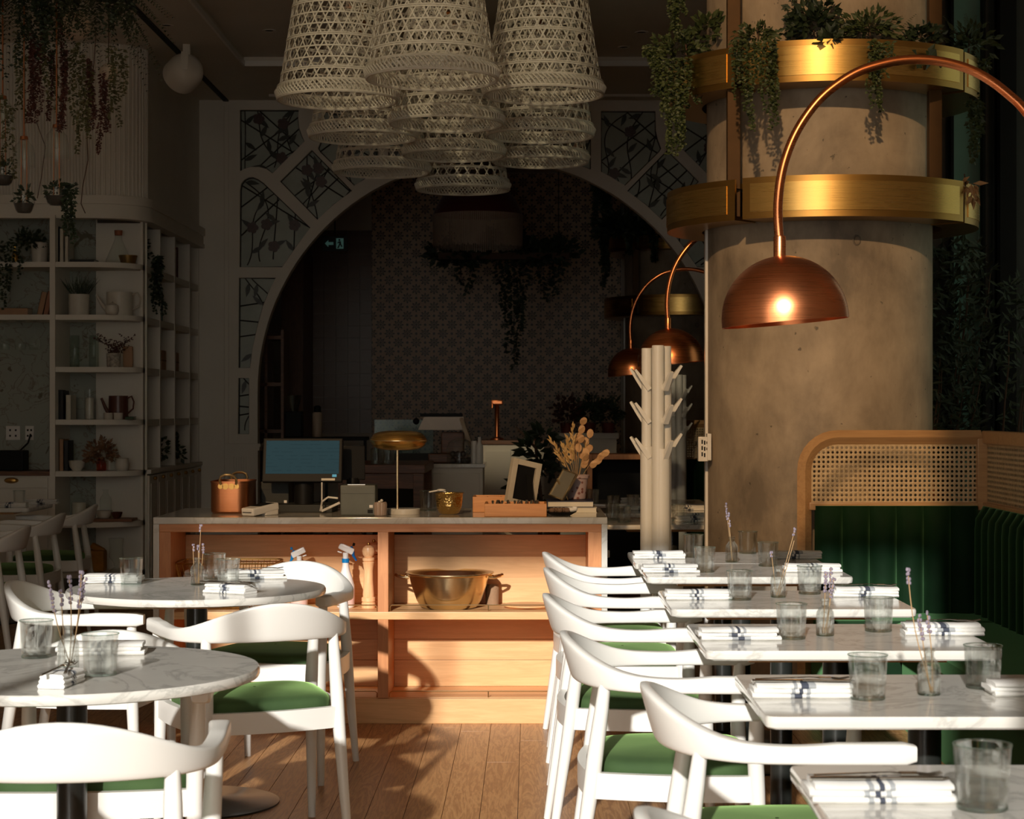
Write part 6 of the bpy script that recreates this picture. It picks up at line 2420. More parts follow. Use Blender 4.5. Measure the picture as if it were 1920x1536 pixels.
Z7 = PZ(1075, BF)
m = MB().box((0, 0, 0.075), (0.15, 0.12, 0.15), ch=0.02).box((0.02, 0, 0.16), (0.10, 0.06, 0.04), ry=0.5, ch=0.012)
tag(m.build('paper_bag', plain('orange_paper', (0.36, 0.15, 0.02), 0.7, var=0.3), None, loc=on(178, BF + 0.15, Z7)), 'orange paper bag low behind the left chairs', 'bag')
lathe_thing('glass_vase', 'clear stemmed glass vase low behind the left chairs', 'vase', [(0.05, 0), (0.05, 0.004), (0.012, 0.03), (0.02, 0.06), (0.05, 0.10), (0.045, 0.17), (0.052, 0.23)], M_GLASS, 218, BF + 0.15, Z7, 'glass')

# cubby contents
def cub(px_y, j):
    return (SX - 0.14, px_y, SH[j] + 0.0006)
t = thing('trailing_plant', 'black-green plant trailing down the nearest cubbyholes', 'potted plant', cub(CY0 + 0.25, 0))
MB().lathe([(0.05, 0), (0.06, 0.09)], 20).build('pot', MPOT, t)
m = MB(); bush(m, (0, 0, 0.12), 0.12, 0.12, 0.12, 120, R_, 0.05, 0.025)
for q in range(6):
    strand(m, (0.17, -0.1 + 0.04 * q, 0.08), 0.32 + 0.05 * (q % 3), R_, 0.04, 0.022)
stuff(m.build('foliage', M_LEAFD, t, smooth=0))
def cbook(label, y, j, th, h, mat, d=0.18):
    t = thing('book', label, 'book', cub(y, j))
    MB().b2(-d / 2, d / 2, -th / 2, -th / 2 + 0.003, 0, h).b2(-d / 2, d / 2, th / 2 - 0.003, th / 2, 0, h).b2(d / 2 - 0.003, d / 2, -th / 2, th / 2, 0, h).build('cover', mat, t)
    MB().b2(-d / 2 + 0.004, d / 2 - 0.003, -th / 2 + 0.003, th / 2 - 0.003, 0.004, h - 0.004).build('pages', M_PAPER, t)
cbook('tall black book in the top nearest cubbyhole', CY0 + 0.08, 0, 0.05, 0.27, MBK)
cbook('teal book in the second cubby row', CY0 + 0.82, 1, 0.05, 0.24, MTEAL)
cbook('tan book beside the teal one in the second cubby row', CY0 + 0.70, 1, 0.06, 0.21, MTAN)
cbook('maroon book in the top far cubbyhole', CY0 + 1.45, 0, 0.04, 0.25, MRED)
cbook('cream book beside the maroon one in the top far cubbyhole', CY0 + 1.36, 0, 0.06, 0.23, MWH)
for q, (y, lb) in enumerate(((CY0 + 0.70, 'tan cardboard box tied with string in the third cubby row'), (CY0 + 0.90, 'second tan cardboard box right beside the first in the third cubby row'), (CY0 + 1.42, 'tan box in the far cubbyhole of the third row'))):
    t = thing('cardboard_box', lb, 'box', cub(y, 2))
    MB().b2(-0.09, 0.09, -0.085, 0.085, 0, 0.15, 0.004).build('carton', MTAN, t)
    MB().b2(-0.091, 0.091, -0.004, 0.004, 0, 0.1505).b2(-0.091, 0.091, -0.086, 0.086, 0.072, 0.078).build('string', M_TWIG, t)
potted_spots = ((CY0 + 0.80, 'dark leafy plant in the lowest middle cubbyhole'), (CY0 + 1.42, 'small dark plant in the lowest far cubbyhole'))
for y, lb in potted_spots:
    t = thing('leafy_plant', lb, 'potted plant', cub(y, 4))
    MB().lathe([(0.05, 0), (0.06, 0.05)], 20).build('dish', MPOT, t)
    m = MB(); bush(m, (0.03, 0, 0.10), 0.12, 0.14, 0.15, 120, R_, 0.05, 0.03)
    stuff(m.build('foliage', M_LEAFD, t, smooth=0))

# ------------------------------------------------------------------ ceiling things
for q, (px, py, lb) in enumerate(((505, 57, 'recessed round downlight in the ceiling left of the baskets'), (1170, 88, 'recessed round downlight in the ceiling right of the baskets'), (1203, 60, 'second recessed downlight right of the baskets, nearer'), (312, 47, 'recessed downlight in the side strip of the ceiling above the speaker'))):
    zc_ = LOWC + (0.05 if px > 400 else 0.0)
    Y = (zc_ - CAMZ) * FPX / (CY - py)
    t = thing('downlight', lb, 'ceiling light', (PX(px, Y), Y, zc_ - 0.0005), 0, 'recessed downlights')
    MB().lathe([(0.030, 0.0), (0.030, -0.003), (0.045, -0.005), (0.047, 0.0)], 24, cap=False).build('trim_ring', M_CEIL, t)
    MB().lathe([(0.031, -0.0012), (0.0001, -0.0012)], 20, cap=False).build('lens', M_GREYP, t)
SPY = 13.3
t = thing('ceiling_speaker', 'white drum speaker hanging on a bracket from the ceiling at the left', 'speaker', (PX(350, SPY), SPY, PZ(131, SPY)))
dd = Matrix.Rotation(math.radians(38), 4, 'Z') @ Matrix.Rotation(math.radians(-20), 4, 'X') @ Matrix.Rotation(-PI / 2, 4, 'X')
MB().lathe([(0.0001, -0.075), (0.06, -0.07), (0.10, -0.05), (0.122, -0.01), (0.128, 0.02), (0.128, 0.11), (0.10, 0.13), (0.0001, 0.13)], 36, M=dd).build('drum', M_WALLW, t, smooth=45)
MB().b2(-0.025, 0.025, -0.01, 0.01, 0.09, LOWC - PZ(131, SPY)).box((0, -0.085, 0.05), (0.05, 0.006, 0.13), rx=-0.2).build('bracket', M_WALLW, t)
MB().box((0, -0.095, 0.0), (0.02, 0.004, 0.012)).build('screw_plate', M_GREYP, t)

# ------------------------------------------------------------------ hanging plants at the top left
HY = 9.0
def hp(x, y, dy=0.0): return Vector((PX(x, HY), HY + dy, PZ(y, HY)))
rr = random.Random(17)
def hang(name, label, px, py, mat, grow, rod=True):
    o = hp(px, py)
    t = thing(name, label, 'hanging plant', o)
    m = MB().lathe([(0.03, -0.05), (0.085, 0.0), (0.095, 0.06), (0.09, 0.06)], 20)
    m.build('hanging_pot', M_TWIG, t)
    m = MB()
    for a in range(3):
        th = a * 2.1
        m.tube([(0.09 * math.cos(th), 0.09 * math.sin(th), 0.06), (0, 0, 0.5), (0, 0, ROOF - o.z)], 0.002, 4)
    m.build('cord', M_TWIG, t)
    m = MB()
    grow(m, o)
    stuff(m.build('foliage', mat, t, smooth=0))
def g_fern(m, o):
    for i in range(80):
        a = rr.uniform(0, 2 * PI)
        frond(m, (0, 0, 0.05), (math.cos(a), math.sin(a) * 0.8, rr.uniform(-0.7, 0.5)), rr.uniform(0.18, 0.40), rr.uniform(0.12, 0.36), rr, 0.05)
    for i in range(40):
        strand(m, (rr.uniform(-0.16, 0.16), rr.uniform(-0.1, 0.1), 0.0), rr.uniform(0.05, 0.25), rr, 0.03, 0.014)
hang('hanging_fern', 'dark fern with arching fronds at the top left, right of the others', 178, -25, M_LEAFF, g_fern)
def g_fern2(m, o):
    for i in range(80):
        a = rr.uniform(0, 2 * PI)
        frond(m, (0, 0, 0.05), (math.cos(a), math.sin(a) * 0.8, rr.uniform(-0.7, 0.5)), rr.uniform(0.2, 0.42), rr.uniform(0.15, 0.4), rr, 0.05)
    for i in range(30):
        strand(m, (rr.uniform(-0.2, 0.2), rr.uniform(-0.1, 0.1), 0.0), rr.uniform(0.1, 0.45), rr, 0.03, 0.014)
hang('hanging_fern', 'dense dark fern hanging in the very top left corner', 25, -25, M_LEAFD, g_fern2)
def g_green(m, o):
    for px, y0, y1 in ((135, 90, 240), (142, 80, 262), (150, 100, 290), (158, 110, 250), (172, 120, 262), (205, 90, 210), (214, 90, 225), (222, 100, 236), (228, 90, 180), (30, 60, 210), (42, 100, 230), (88, 60, 190), (100, 120, 210), (10, 180, 330), (22, 200, 340)):
        p = hp(px, y0, rr.uniform(-0.06, 0.06)) - o
        strand(m, p, (y1 - y0) * HY / FPX, rr, 0.026, 0.013, 0.009, 0.02)
hang('trailing_plant', 'hanging plant with long green bead-like strands at the top left', 120, -20, M_LEAFO, g_green)
def g_amar(m, o):
    for px, y0, y1 in ((58, 60, 230), (64, 90, 235), (72, 80, 215), (92, 90, 225), (116, 90, 240), (120, 110, 250), (166, 110, 245), (172, 130, 225), (192, 140, 290), (196, 150, 250), (80, 30, 120), (110, 20, 100)):
        p = hp(px, y0, rr.uniform(-0.05, 0.05)) - o
        for _ in range(2):
            strand(m, p, (y1 - y0) * HY / FPX, rr, 0.022, 0.010, 0.006, 0.018)
hang('hanging_amaranth', 'hanging amaranth with drooping dark red tassels at the top left', 75, -35, M_AMAR, g_amar)
for q, (px, py, r, lb) in enumerate(((97, 12, 0.075, 'dim round globe light among the hanging plants, larger one'), (164, 104, 0.045, 'dim round globe light behind the fern, smaller one'))):
    o = hp(px, py, 0.45)
    t = thing('globe_light', lb, 'pendant light', o, 0, 'globe lights among the plants')
    MB().ball((0, 0, 0), r, 24, 16).build('globe', plain('paper_globe', (0.62, 0.52, 0.40), 0.6), t)
    MB().lathe([(0.003, r), (0.003, ROOF - o.z)], 6).build('cord', M_TWIG, t)
def terrarium(label, px, ytop, ybot, r):
    o = hp(px, ybot)
    H = (ybot - ytop) * HY / FPX
    t = thing('hanging_terrarium', label, 'terrarium', o, 0, 'hanging glass terrariums')
    MB().lathe([(r, H - r * 2.6), (r, H - r * 1.4), (r * 0.85, H - r * 0.6), (r * 0.5, H - 0.012), (0.02, H)], 28, cap=False).build('glass_dome', M_GLASS, t, smooth=50)
    MB().lathe([(0.02, H), (0.018, H + 0.015), (0.004, H + 0.02), (0.002, ROOF - o.z)], 10).build('cap_and_cord', M_COPPERA, t)
    MB().lathe([(0.004, H - 0.02), (0.014, H - 0.05), (0.012, H - 0.09), (0.0001, H - 0.10)], 12, cap=False).build('bulb', M_GLASS, t)
    for s in (-1, 1):
        MB().tube([(s * 0.014, 0, 0.02), (s * 0.012, 0, H)], 0.0025, 5).build('rod', M_COPPERA, t)
    MB().lathe([(0.03, 0.0), (r * 0.75, 0.012), (r * 1.0, 0.05), (r * 0.98, 0.085)], 28, cap=False).build('glass_bowl', M_GLASS, t, smooth=50)
    MB().lathe([(0.028, 0.003), (r * 0.72, 0.014), (r * 0.92, 0.045), (0.0001, 0.05)], 24).build('soil', M_SOIL, t)
    m = MB()
    bush(m, (0, 0, 0.07), r * 0.9, r * 0.9, 0.05, 60, rr, 0.03, 0.016)
    if px > 90:
        for k_ in range(5):
            strand(m, (r * 0.9 + 0.012 * k_ - 0.01, -0.03, 0.10), 0.22 + 0.03 * (k_ % 3), rr, 0.024, 0.015, 0.008, 0.02)
    stuff(m.build('foliage', M_LEAFD, t, smooth=0))
terrarium('hanging glass terrarium with a plant spilling over its rim', 106, 240, 386, 0.056)
terrarium('hanging glass terrarium cut by the left edge', 5, 186, 348, 0.055)
terrarium('hanging glass terrarium between the other two, lower', 45, 262, 400, 0.05)
m = MB()
m.tube([hp(163, 250), hp(165, 300), hp(155, 350), hp(152, 382), hp(160, 400)], 0.0022, 4)
m.tube([hp(68, 228), hp(85, 275), hp(78, 330), hp(70, 372)], 0.0018, 4)
m.tube([hp(163, 250), hp(166, 200), hp(176, 120), hp(180, 60)], 0.0022, 4)
tag(m.build('bare_vine', M_TWIG), 'bare thin vine dangling down to the shelves at the left', 'vine')

# ------------------------------------------------------------------ plants on the brass planters
rp = random.Random(23)
def pp(x, y, Y): return Vector((PX(x, Y), Y, PZ(y, Y)))
def planter_plant(name, label, base, mat, grow, cord=None):
    t = thing(name, label, 'plant', base)
    if cord:
        MB().tube([(0, 0, 0), (0, 0, cord - base[2])], 0.003, 5).lathe([(0.03, -0.03), (0.06, 0.0), (0.065, 0.05)], 14).build('hanging_pot', M_TWIG, t)
    m = MB()
    grow(m, Vector(base))
    stuff(m.build('foliage', mat, t, smooth=0))
    MB().tube([(0, 0, -0.06), (0.005, 0, 0.02), (0, 0, 0.06)], [0.006, 0.005, 0.003], 6).build('stem', M_TWIG, t)
def strands_px(m, o, lst, Y, ll=0.024, lw=0.015, k=2):
    for x, y0, y1 in lst:
        for _ in range(k):
            p = pp(x + rp.uniform(-5, 5), y0, Y + rp.uniform(-0.05, 0.03)) - o
            strand(m, p, (y1 - y0) * Y / FPX * rp.uniform(0.8, 1.0), rp, ll, lw, 0.009, 0.02)
def g_a(m, o):
    bush(m, pp(1275, 95, 9.35) - o, 0.16, 0.12, 0.11, 260, rp, 0.035, 0.022)
    bush(m, pp(1325, 60, 9.3) - o, 0.10, 0.1, 0.08, 90, rp, 0.05, 0.035)
    strands_px(m, o, [(1232, 90, 190), (1240, 100, 230), (1252, 110, 300), (1262, 110, 312), (1272, 110, 290), (1282, 110, 250), (1292, 110, 210), (1303, 110, 200), (1312, 120, 185), (1222, 95, 130), (1212, 85, 110)], 9.15, k=3)
planter_plant('trailing_ivy', 'big trailing plant spilling off the left side of the upper brass planter', pp(1285, 100, 9.35), M_LEAFG, g_a)
def g_a2(m, o):
    strands_px(m, o, [(1255, -40, 50), (1265, -40, 62), (1275, -40, 80), (1282, -40, 40)], 9.3, k=3)
    bush(m, pp(1268, -30, 9.3) - o, 0.08, 0.08, 0.08, 100, rp, 0.03, 0.02)
planter_plant('trailing_ivy', 'trailing plant dropping in from above the upper planter at its left', pp(1268, -30, 9.3), M_LEAFG, g_a2, ROOF)
def g_b(m, o):
    bush(m, pp(1420, 70, 8.86) - o, 0.11, 0.08, 0.06, 170, rp, 0.035, 0.018)
    strands_px(m, o, [(1385, 75, 190), (1395, 75, 215), (1405, 80, 258), (1415, 80, 190), (1425, 80, 150), (1438, 75, 215), (1446, 75, 248), (1452, 80, 225), (1372, 80, 140)], 8.68, k=2)
planter_plant('trailing_eucalyptus', 'grey-green trailing plant with two long tails at the left front of the upper planter', pp(1420, 78, 8.86), M_LEAFG, g_b)
def g_c(m, o):
    bush(m, pp(1525, 45, 8.86) - o, 0.13, 0.08, 0.12, 230, rp, 0.05, 0.03)
    for _ in range(8):
        strand(m, pp(1520 + rp.uniform(-35, 35), 60, 8.86) - o, rp.uniform(0.1, 0.2), rp, 0.03, 0.014, 0.01, 0.05, down=False)
    bush(m, pp(1556, 75, 8.72) - o, 0.04, 0.04, 0.06, 30, rp, 0.05, 0.04)
planter_plant('leafy_plant', 'upright leafy plant in the middle of the upper brass planter', pp(1525, 78, 8.86), M_LEAFD, g_c)
def g_d(m, o):
    bush(m, pp(1630, 55, 8.88) - o, 0.16, 0.08, 0.09, 250, rp, 0.045, 0.018)
    for _ in range(12):
        frond(m, pp(1630 + rp.uniform(-50, 60), 65, 8.88) - o, (rp.uniform(-0.8, 0.8), -0.2, 1), rp.uniform(0.08, 0.16), 0.03, rp, 0.03)
    strands_px(m, o, [(1632, 75, 190), (1640, 75, 222), (1648, 80, 215), (1656, 80, 150), (1668, 80, 120)], 8.69, k=2)
planter_plant('trailing_fern', 'ferny plant with one long tail right of the middle of the upper planter', pp(1630, 78, 8.88), M_LEAFG, g_d)
def g_e(m, o):
    bush(m, pp(1730, 70, 8.9) - o, 0.10, 0.06, 0.06, 130, rp, 0.04, 0.03)
    bush(m, pp(1735, 115, 8.78) - o, 0.07, 0.03, 0.05, 18, rp, 0.055, 0.05)
planter_plant('leafy_plant', 'round-leaved plant at the right front of the upper planter', pp(1725, 78, 8.92), M_LEAFD, g_e)
def g_f(m, o):
    bush(m, pp(1820, 85, 9.3) - o, 0.12, 0.10, 0.10, 150, rp, 0.05, 0.022)
    for _ in range(10):
        frond(m, pp(1810 + rp.uniform(-20, 20), 90, 9.3) - o, (rp.uniform(-0.5, 0.9), 0, 1), rp.uniform(0.12, 0.24), 0.05, rp, 0.04)
    strands_px(m, o, [(1822, 195, 290), (1829, 190, 312), (1835, 195, 270), (1845, 110, 150), (1826, 100, 200)], 9.25, 0.028, 0.02, 2)
planter_plant('trailing_ivy', 'plant with vine and thin hanging tails at the right side of the upper planter', pp(1815, 90, 9.3), M_LEAFG, g_f)
def g_g(m, o):
    for _ in range(34):
        d = Vector((rp.uniform(-0.5, 0.7), rp.uniform(-0.6, 0.2), rp.uniform(-1.6, 0.3)))
        m.leaf(pp(1810 + rp.uniform(-22, 22), 348 + rp.uniform(-6, 22), 9.05 + rp.uniform(-0.05, 0.05)) - o, d, Vector((rp.uniform(-1, 1), -1, rp.uniform(-1, 1))), rp.uniform(0.04, 0.09), 0.024)
planter_plant('dried_leaves', 'withered brown leaves hanging over the right of the lower planter', pp(1808, 350, 9.05), M_DRY, g_g)
# the dim planter through the arch
def g_h(m, o):
    for _ in range(5):
        bush(m, pp(rp.uniform(1140, 1240), 430, 17.9) - o, 0.22, 0.2, 0.14, 120, rp, 0.09, 0.05)
    strands_px(m, o, [(1128, 430, 510), (1136, 430, 540), (1180, 435, 480), (1228, 440, 500)], 17.7, 0.05, 0.035, 2)
planter_plant('trailing_ivy', 'dim trailing plant on the planter seen through the arch', pp(1190, 440, 17.9), M_LEAFD, g_h)
def g_h2(m, o):
    for _ in range(3):
        bush(m, pp(rp.uniform(1120, 1145), 345, 16.6) - o, 0.12, 0.12, 0.1, 80, rp, 0.07, 0.04)
    strands_px(m, o, [(1120, 345, 420), (1128, 345, 400), (1140, 350, 400)], 16.6, 0.045, 0.03, 2)
planter_plant('trailing_ivy', 'dark plant hanging just inside the top right of the arch', pp(1132, 345, 16.6), M_LEAFD, g_h2, LOWC)

# ------------------------------------------------------------------ shrubs at the dark window
rs = random.Random(41)
def shrub(label, px, Y, xr, z0, z1, n):
    t = thing('leafy_shrub', label, 'shrub', (PX(px, Y), Y, 0))
    MB().lathe([(0.13, 0), (0.16, 0.35), (0.15, 0.36), (0.0001, 0.33)], 28).build('pot', M_STEELBLK, t)
    for q in range(4):
        m = MB()
        a = rs.uniform(-1, 1)
        top = Vector((a * xr * 0.8, rs.uniform(-0.1, 0.1), rs.uniform(z1 * 0.8, z1)))
        pts = [Vector((a * 0.03, 0, 0.3)).lerp(top, u / 8) + Vector((0.03 * math.sin(u), 0, 0)) for u in range(9)]
        m.tube(pts, [0.011 - 0.001 * u for u in range(9)], 6)
        m.build('stem', M_TWIG, t)
    m = MB()
    for i in range(n):
        z = rs.uniform(z0, z1)
        w_ = xr * (0.5 + 0.5 * math.sin((z - z0) / (z1 - z0) * PI * 0.85 + 0.35))
        p = Vector((rs.gauss(0, 0.5) * w_, rs.gauss(0, 0.10), z))
        d = Vector((rs.uniform(-1, 1), rs.uniform(-0.8, 0.3), rs.uniform(-0.3, 1)))
        m.leaf(p, d, Vector((0, -1, 0.5)), rs.uniform(0.05, 0.085), 0.018)
    stuff(m.build('foliage', M_LEAFD, t, smooth=0))
shrub('tall dark leafy shrub behind the bench right of the column', 1800, 10.65, 0.22, 1.2, PZ(455, 10.65), 900)
shrub('dark shrub at the right edge beyond the bench', 1915, 10.45, 0.14, 1.2, PZ(520, 10.45), 260)
shrub('low dark bushy shrub close behind the bench', 1770, 10.55, 0.2, 0.9, 1.75, 420)

# ------------------------------------------------------------------ kitchen and bar seen through the arch
t = thing('exit_sign', 'dark exit sign with a lit arrow and running man behind the arch', 'sign', (PX(628, 16.5), 16.5, PZ(457, 16.5)))
MB().box((0, 0, 0), (0.215, 0.03, 0.13), ch=0.004).build('box', M_BLACK, t)
M_SGN = emit('exit_sign_glow', (0.12, 0.28, 0.24), 0.10)
def sg(pts, name):
    m = MB(); m.prism(pts, 0.0, 0.002)
    m.v = [(x, -0.0152 - z, y) for x, y, z in m.v]
    m.build(name, M_SGN, t, smooth=0)
sg([(-0.085, 0.0), (-0.055, -0.03), (-0.055, -0.012), (-0.012, -0.012), (-0.012, 0.012), (-0.055, 0.012), (-0.055, 0.03)], 'arrow')
sg([(0.012, -0.045), (0.075, -0.045), (0.075, 0.045), (0.012, 0.045)], 'doorway')
def sgb(pts):
    m = MB(); m.prism(pts, 0.002, 0.004)
    m.v = [(x, -0.0152 - z, y) for x, y, z in m.v]
    m.build('running_man', M_BLACK, t, smooth=0)
sgb([(0.040 + 0.009 * math.cos(a * PI / 5), 0.030 + 0.009 * math.sin(a * PI / 5)) for a in range(10)])
sgb([(0.034, 0.018), (0.052, 0.020), (0.056, -0.006), (0.066, -0.024), (0.060, -0.034), (0.046, -0.012), (0.034, -0.040), (0.020, -0.040), (0.036, -0.008), (0.040, 0.006), (0.024, 0.0), (0.022, 0.008)])
MB().box((0, 0, 0.4), (0.01, 0.01, 0.7)).build('hanger', M_BLACK, t) if False else None
MB().tube([(0, 0, 0.06), (0, 0, LOWC - PZ(457, 16.5))], 0.006, 6).build('rod', M_BLACK, t)

FYY2 = 16.9
t = thing('fringed_lamp', 'dark red domed pendant lamp with a deep pale fringe behind the arch', 'pendant light', (PX(896, FYY2), FYY2, PZ(462, FYY2)))
kk = FYY2 / FPX
H1 = 58 * kk
MB().lathe([(84 * kk, H1), (82 * kk, H1 + 8 * kk), (72 * kk, 85 * kk), (55 * kk, 108 * kk), (25 * kk, 122 * kk), (0.0001, 126 * kk)], 40, cap=False).build('dome', M_RED, t, smooth=60)
m = MB()
for i in range(150):
    a = 2 * PI * i / 150
    r = 85 * kk
    w_ = 0.007
    l_ = rs.uniform(-0.02, 0.0)
    s = Vector((-math.sin(a), math.cos(a), 0)) * w_
    p = Vector((r * math.cos(a), r * math.sin(a), 0))
    m.add([p - s + Vector((0, 0, H1)), p + s + Vector((0, 0, H1)), p * 0.985 + s * 0.6 + Vector((0, 0, l_)), p * 0.985 - s * 0.6 + Vector((0, 0, l_))], [(0, 1, 2, 3)])
stuff(m.build('fringe', plain('pale_fringe', (0.50, 0.40, 0.33), 0.8), t, smooth=0))
MB().tube([(0, 0, 126 * kk), (0, 0, LOWC - PZ(462, FYY2))], 0.006, 6).build('cord', M_BLACK, t)
t = thing('hanging_greenery', 'black mass of hanging greenery under the fringed red lamp', 'hanging plant', (PX(945, 17.6), 17.6, PZ(475, 17.6)))
m = MB()
k2 = 17.6 / FPX
for i in range(9):
    bush(m, ((-115 + 28 * i) * k2, 0, rs.uniform(-0.05, 0.1)), 0.16, 0.12, 0.12, 110, rs, 0.09, 0.045)
for x, l in ((-80, 60), (-60, 80), (-10, 110), (0, 140), (12, 190), (25, 220), (40, 120), (70, 90), (95, 80), (105, 60)):
    strand(m, (x * k2, 0, 0), l * k2, rs, 0.07, 0.03, 0.02, 0.05)
stuff(m.build('foliage', M_LEAFD, t, smooth=0))
MB().b2(-0.6, 0.6, -0.08, 0.08, -0.06, 0.0).tube([(-0.5, 0, 0), (-0.5, 0, LOWC - PZ(475, 17.6))], 0.005, 5).tube([(0.5, 0, 0), (0.5, 0, LOWC - PZ(475, 17.6))], 0.005, 5).build('trough', M_TWIG, t)

# wooden island
t = thing('wooden_island', 'dark reddish wooden island table behind the counter', 'table', (PX(715, 11.6), 11.75, 0))
iw, idp, ih = 0.52, 1.0, PZ(872, 11.25)
xo = PX(797, 11.25) - t.location.x - iw / 2
MB().b2(xo - iw / 2, xo + iw / 2, -idp / 2, idp / 2, ih - 0.05, ih, 0.004).build('top', M_DARKW, t)
for sx in (-1, 1):
    for sy in (-1, 1):
        MB().box((xo + sx * (iw / 2 - 0.04), sy * (idp / 2 - 0.04), (ih - 0.05) / 2), (0.06, 0.06, ih - 0.05), ch=0.003).build('leg', M_DARKW, t)
MB().b2(xo - iw / 2 + 0.04, xo + iw / 2 - 0.04, -idp / 2 + 0.03, -idp / 2 + 0.05, ih - 0.14, ih - 0.05).build('apron', M_DARKW, t)
ix = t.location.x + xo
for q, (dx, lb) in enumerate(((-0.17, 'tumbler on the wooden island, leftmost under the brass lamp shade'), (-0.04, 'tumbler on the wooden island, middle one under the brass lamp shade'), (0.03, 'tumbler on the wooden island, rightmost under the brass lamp shade'))):
    r = dup(TU, lb, (ix + dx, 11.45, ih + 0.0005), None, 'tumblers on the island')
    r.scale = (1, 1, 1)
# white cabinet with machine
CXA, CXB, CYK = PX(806, 12.3), PX(905, 12.3), 12.3
ch_ = PZ(870, CYK)
t = thing('white_cabinet', 'white panelled kitchen cabinet right of the wooden island', 'cabinet', ((CXA + CXB) / 2, CYK + 0.25, 0))
cwid = CXB - CXA
MB().b2(-cwid / 2, cwid / 2, -0.24, 0.25, 0.0, ch_ - 0.025).build('body', M_WALLW, t)
MB().b2(-cwid / 2 - 0.015, cwid / 2 + 0.015, -0.26, 0.26, ch_ - 0.025, ch_, 0.003).build('worktop', M_MARBLE2, t)
MB().b2(-cwid / 2 + 0.02, cwid / 2 - 0.02, -0.252, -0.24, 0.1, ch_ - 0.06, 0.003).build('door', M_WALLW, t)
kx, ky, kz = t.location.x, t.location.y, ch_ + 0.0006
t = thing('slicing_machine', 'cream slicing machine with a round blade guard on the white cabinet', 'machine', (kx - 0.06, ky + 0.05, kz))
MB().b2(-0.13, 0.13, -0.12, 0.12, 0, 0.06, 0.01).b2(-0.05, 0.10, -0.04, 0.06, 0.06, 0.2, 0.01).build('base', M_DARKW, t)
M_CRM = plain('cream_enamel', (0.55, 0.44, 0.33), 0.35)
MB().lathe([(0.0001, -0.012), (0.10, -0.012), (0.105, 0.0), (0.10, 0.012), (0.0001, 0.012)], 36, M=Matrix.Translation((0.115, -0.02, 0.20)) @ Matrix.Rotation(math.radians(70), 4, 'Y')).build('blade_guard', M_CRM, t)
m = MB(); m.prism([(-0.20, 0.0), (0.10, 0.0), (0.10, 0.085), (-0.16, 0.085)], -0.05, 0.07)
m.v = [(x, y_ if False else z, 0.215 + y_) for x, y_, z in m.v]
m.build('head', M_CRM, t)
MB().b2(-0.19, 0.09, 0.0, 0.04, 0.300, 0.322, 0.006).ball((-0.215, 0, 0.27), 0.022, 10, 8).build('handle', M_BLACK, t)
t = thing('glass_dome', 'glass dome jar with dark fruit in front of the slicing machine', 'cake dome', (kx + 0.02, ky - 0.14, kz))
MB().lathe([(0.085, 0), (0.085, 0.10), (0.07, 0.14), (0.03, 0.16), (0.0001, 0.163)], 28, cap=False).build('dome', M_GLASS, t)
for q in range(7):
    m = MB().ball((0, 0, 0), 0.02, 10, 8)
    tag(m.build('dark_fruit', plain('dark_plum', (0.03, 0.015, 0.012), 0.4), None, loc=(kx + 0.02 - 0.045 + 0.032 * (q % 4), ky - 0.14 + 0.02 * (q // 4), kz + 0.02 + 0.04 * (q // 4))), 'dark fruit inside the glass dome on the white cabinet', 'fruit', 'fruit under the glass dome')
lathe_thing('white_bottle', 'slim white bottle at the right end of the white cabinet', 'bottle', [(0.022, 0), (0.024, 0.004), (0.024, 0.11), (0.010, 0.14), (0.010, 0.17)], M_WPLAST, 899, 12.4, ch_)
lathe_thing('white_canister', 'short white canister next to the slim white bottle', 'canister', [(0.02, 0), (0.02, 0.14), (0.018, 0.145)], M_WPLAST, 889, 12.42, ch_)
t = thing('glass_screen', 'low greenish glass screen behind the brass lamp', 'glass screen', (PX(757, 13.1), 13.1, 0.0))
MB().b2(-0.20, 0.20, -0.004, 0.004, PZ(850, 13.1), PZ(787, 13.1), 0.001).build('pane', thin_glass('green_screen_glass', (0.55, 0.68, 0.62), 0.1, 0.3), t)
MB().b2(-0.21, 0.21, -0.02, 0.02, 0, PZ(850, 13.1)).build('stand', M_GREYP, t)
# low panelled bar with tap tower
BXA, BXB, BYK = PX(905, 14.2), PX(1020, 14.2), 14.2
bh = PZ(826, BYK)
t = thing('low_bar', 'low white panelled bar in the shade under the arch', 'counter', ((BXA + BXB) / 2, BYK + 0.2, 0))
bw = BXB - BXA
MB().b2(-bw / 2, bw / 2, -0.18, 0.2, 0, bh - 0.03).build('body', M_WALLW, t)
MB().b2(-bw / 2 - 0.01, bw / 2 + 0.01, -0.2, 0.21, bh - 0.03, bh, 0.003).build('worktop', M_DARKW, t)
for q in range(2):
    MB().b2(-bw / 2 + 0.02 + q * bw / 2, -0.02 + q * bw / 2, -0.192, -0.18, 0.1, bh - 0.08, 0.003).build('door', M_WALLW, t)
t = thing('tap_tower', 'copper tap tower with a T-shaped head on the low bar', 'tap', (PX(932, 14.4), 14.4, bh + 0.0006))
MB().lathe([(0.05, 0), (0.05, 0.012), (0.02, 0.02), (0.0165, 0.03), (0.0165, 0.26), (0.02, 0.265)], 20).build('column', M_COPPER, t)
MB().b2(-0.045, 0.045, -0.02, 0.02, 0.262, 0.30, 0.01).build('head', M_COPPER, t)
MB().tube([(-0.035, -0.02, 0.275), (-0.035, -0.05, 0.27), (-0.035, -0.055, 0.24)], 0.006, 6).build('spout', M_COPPER, t)
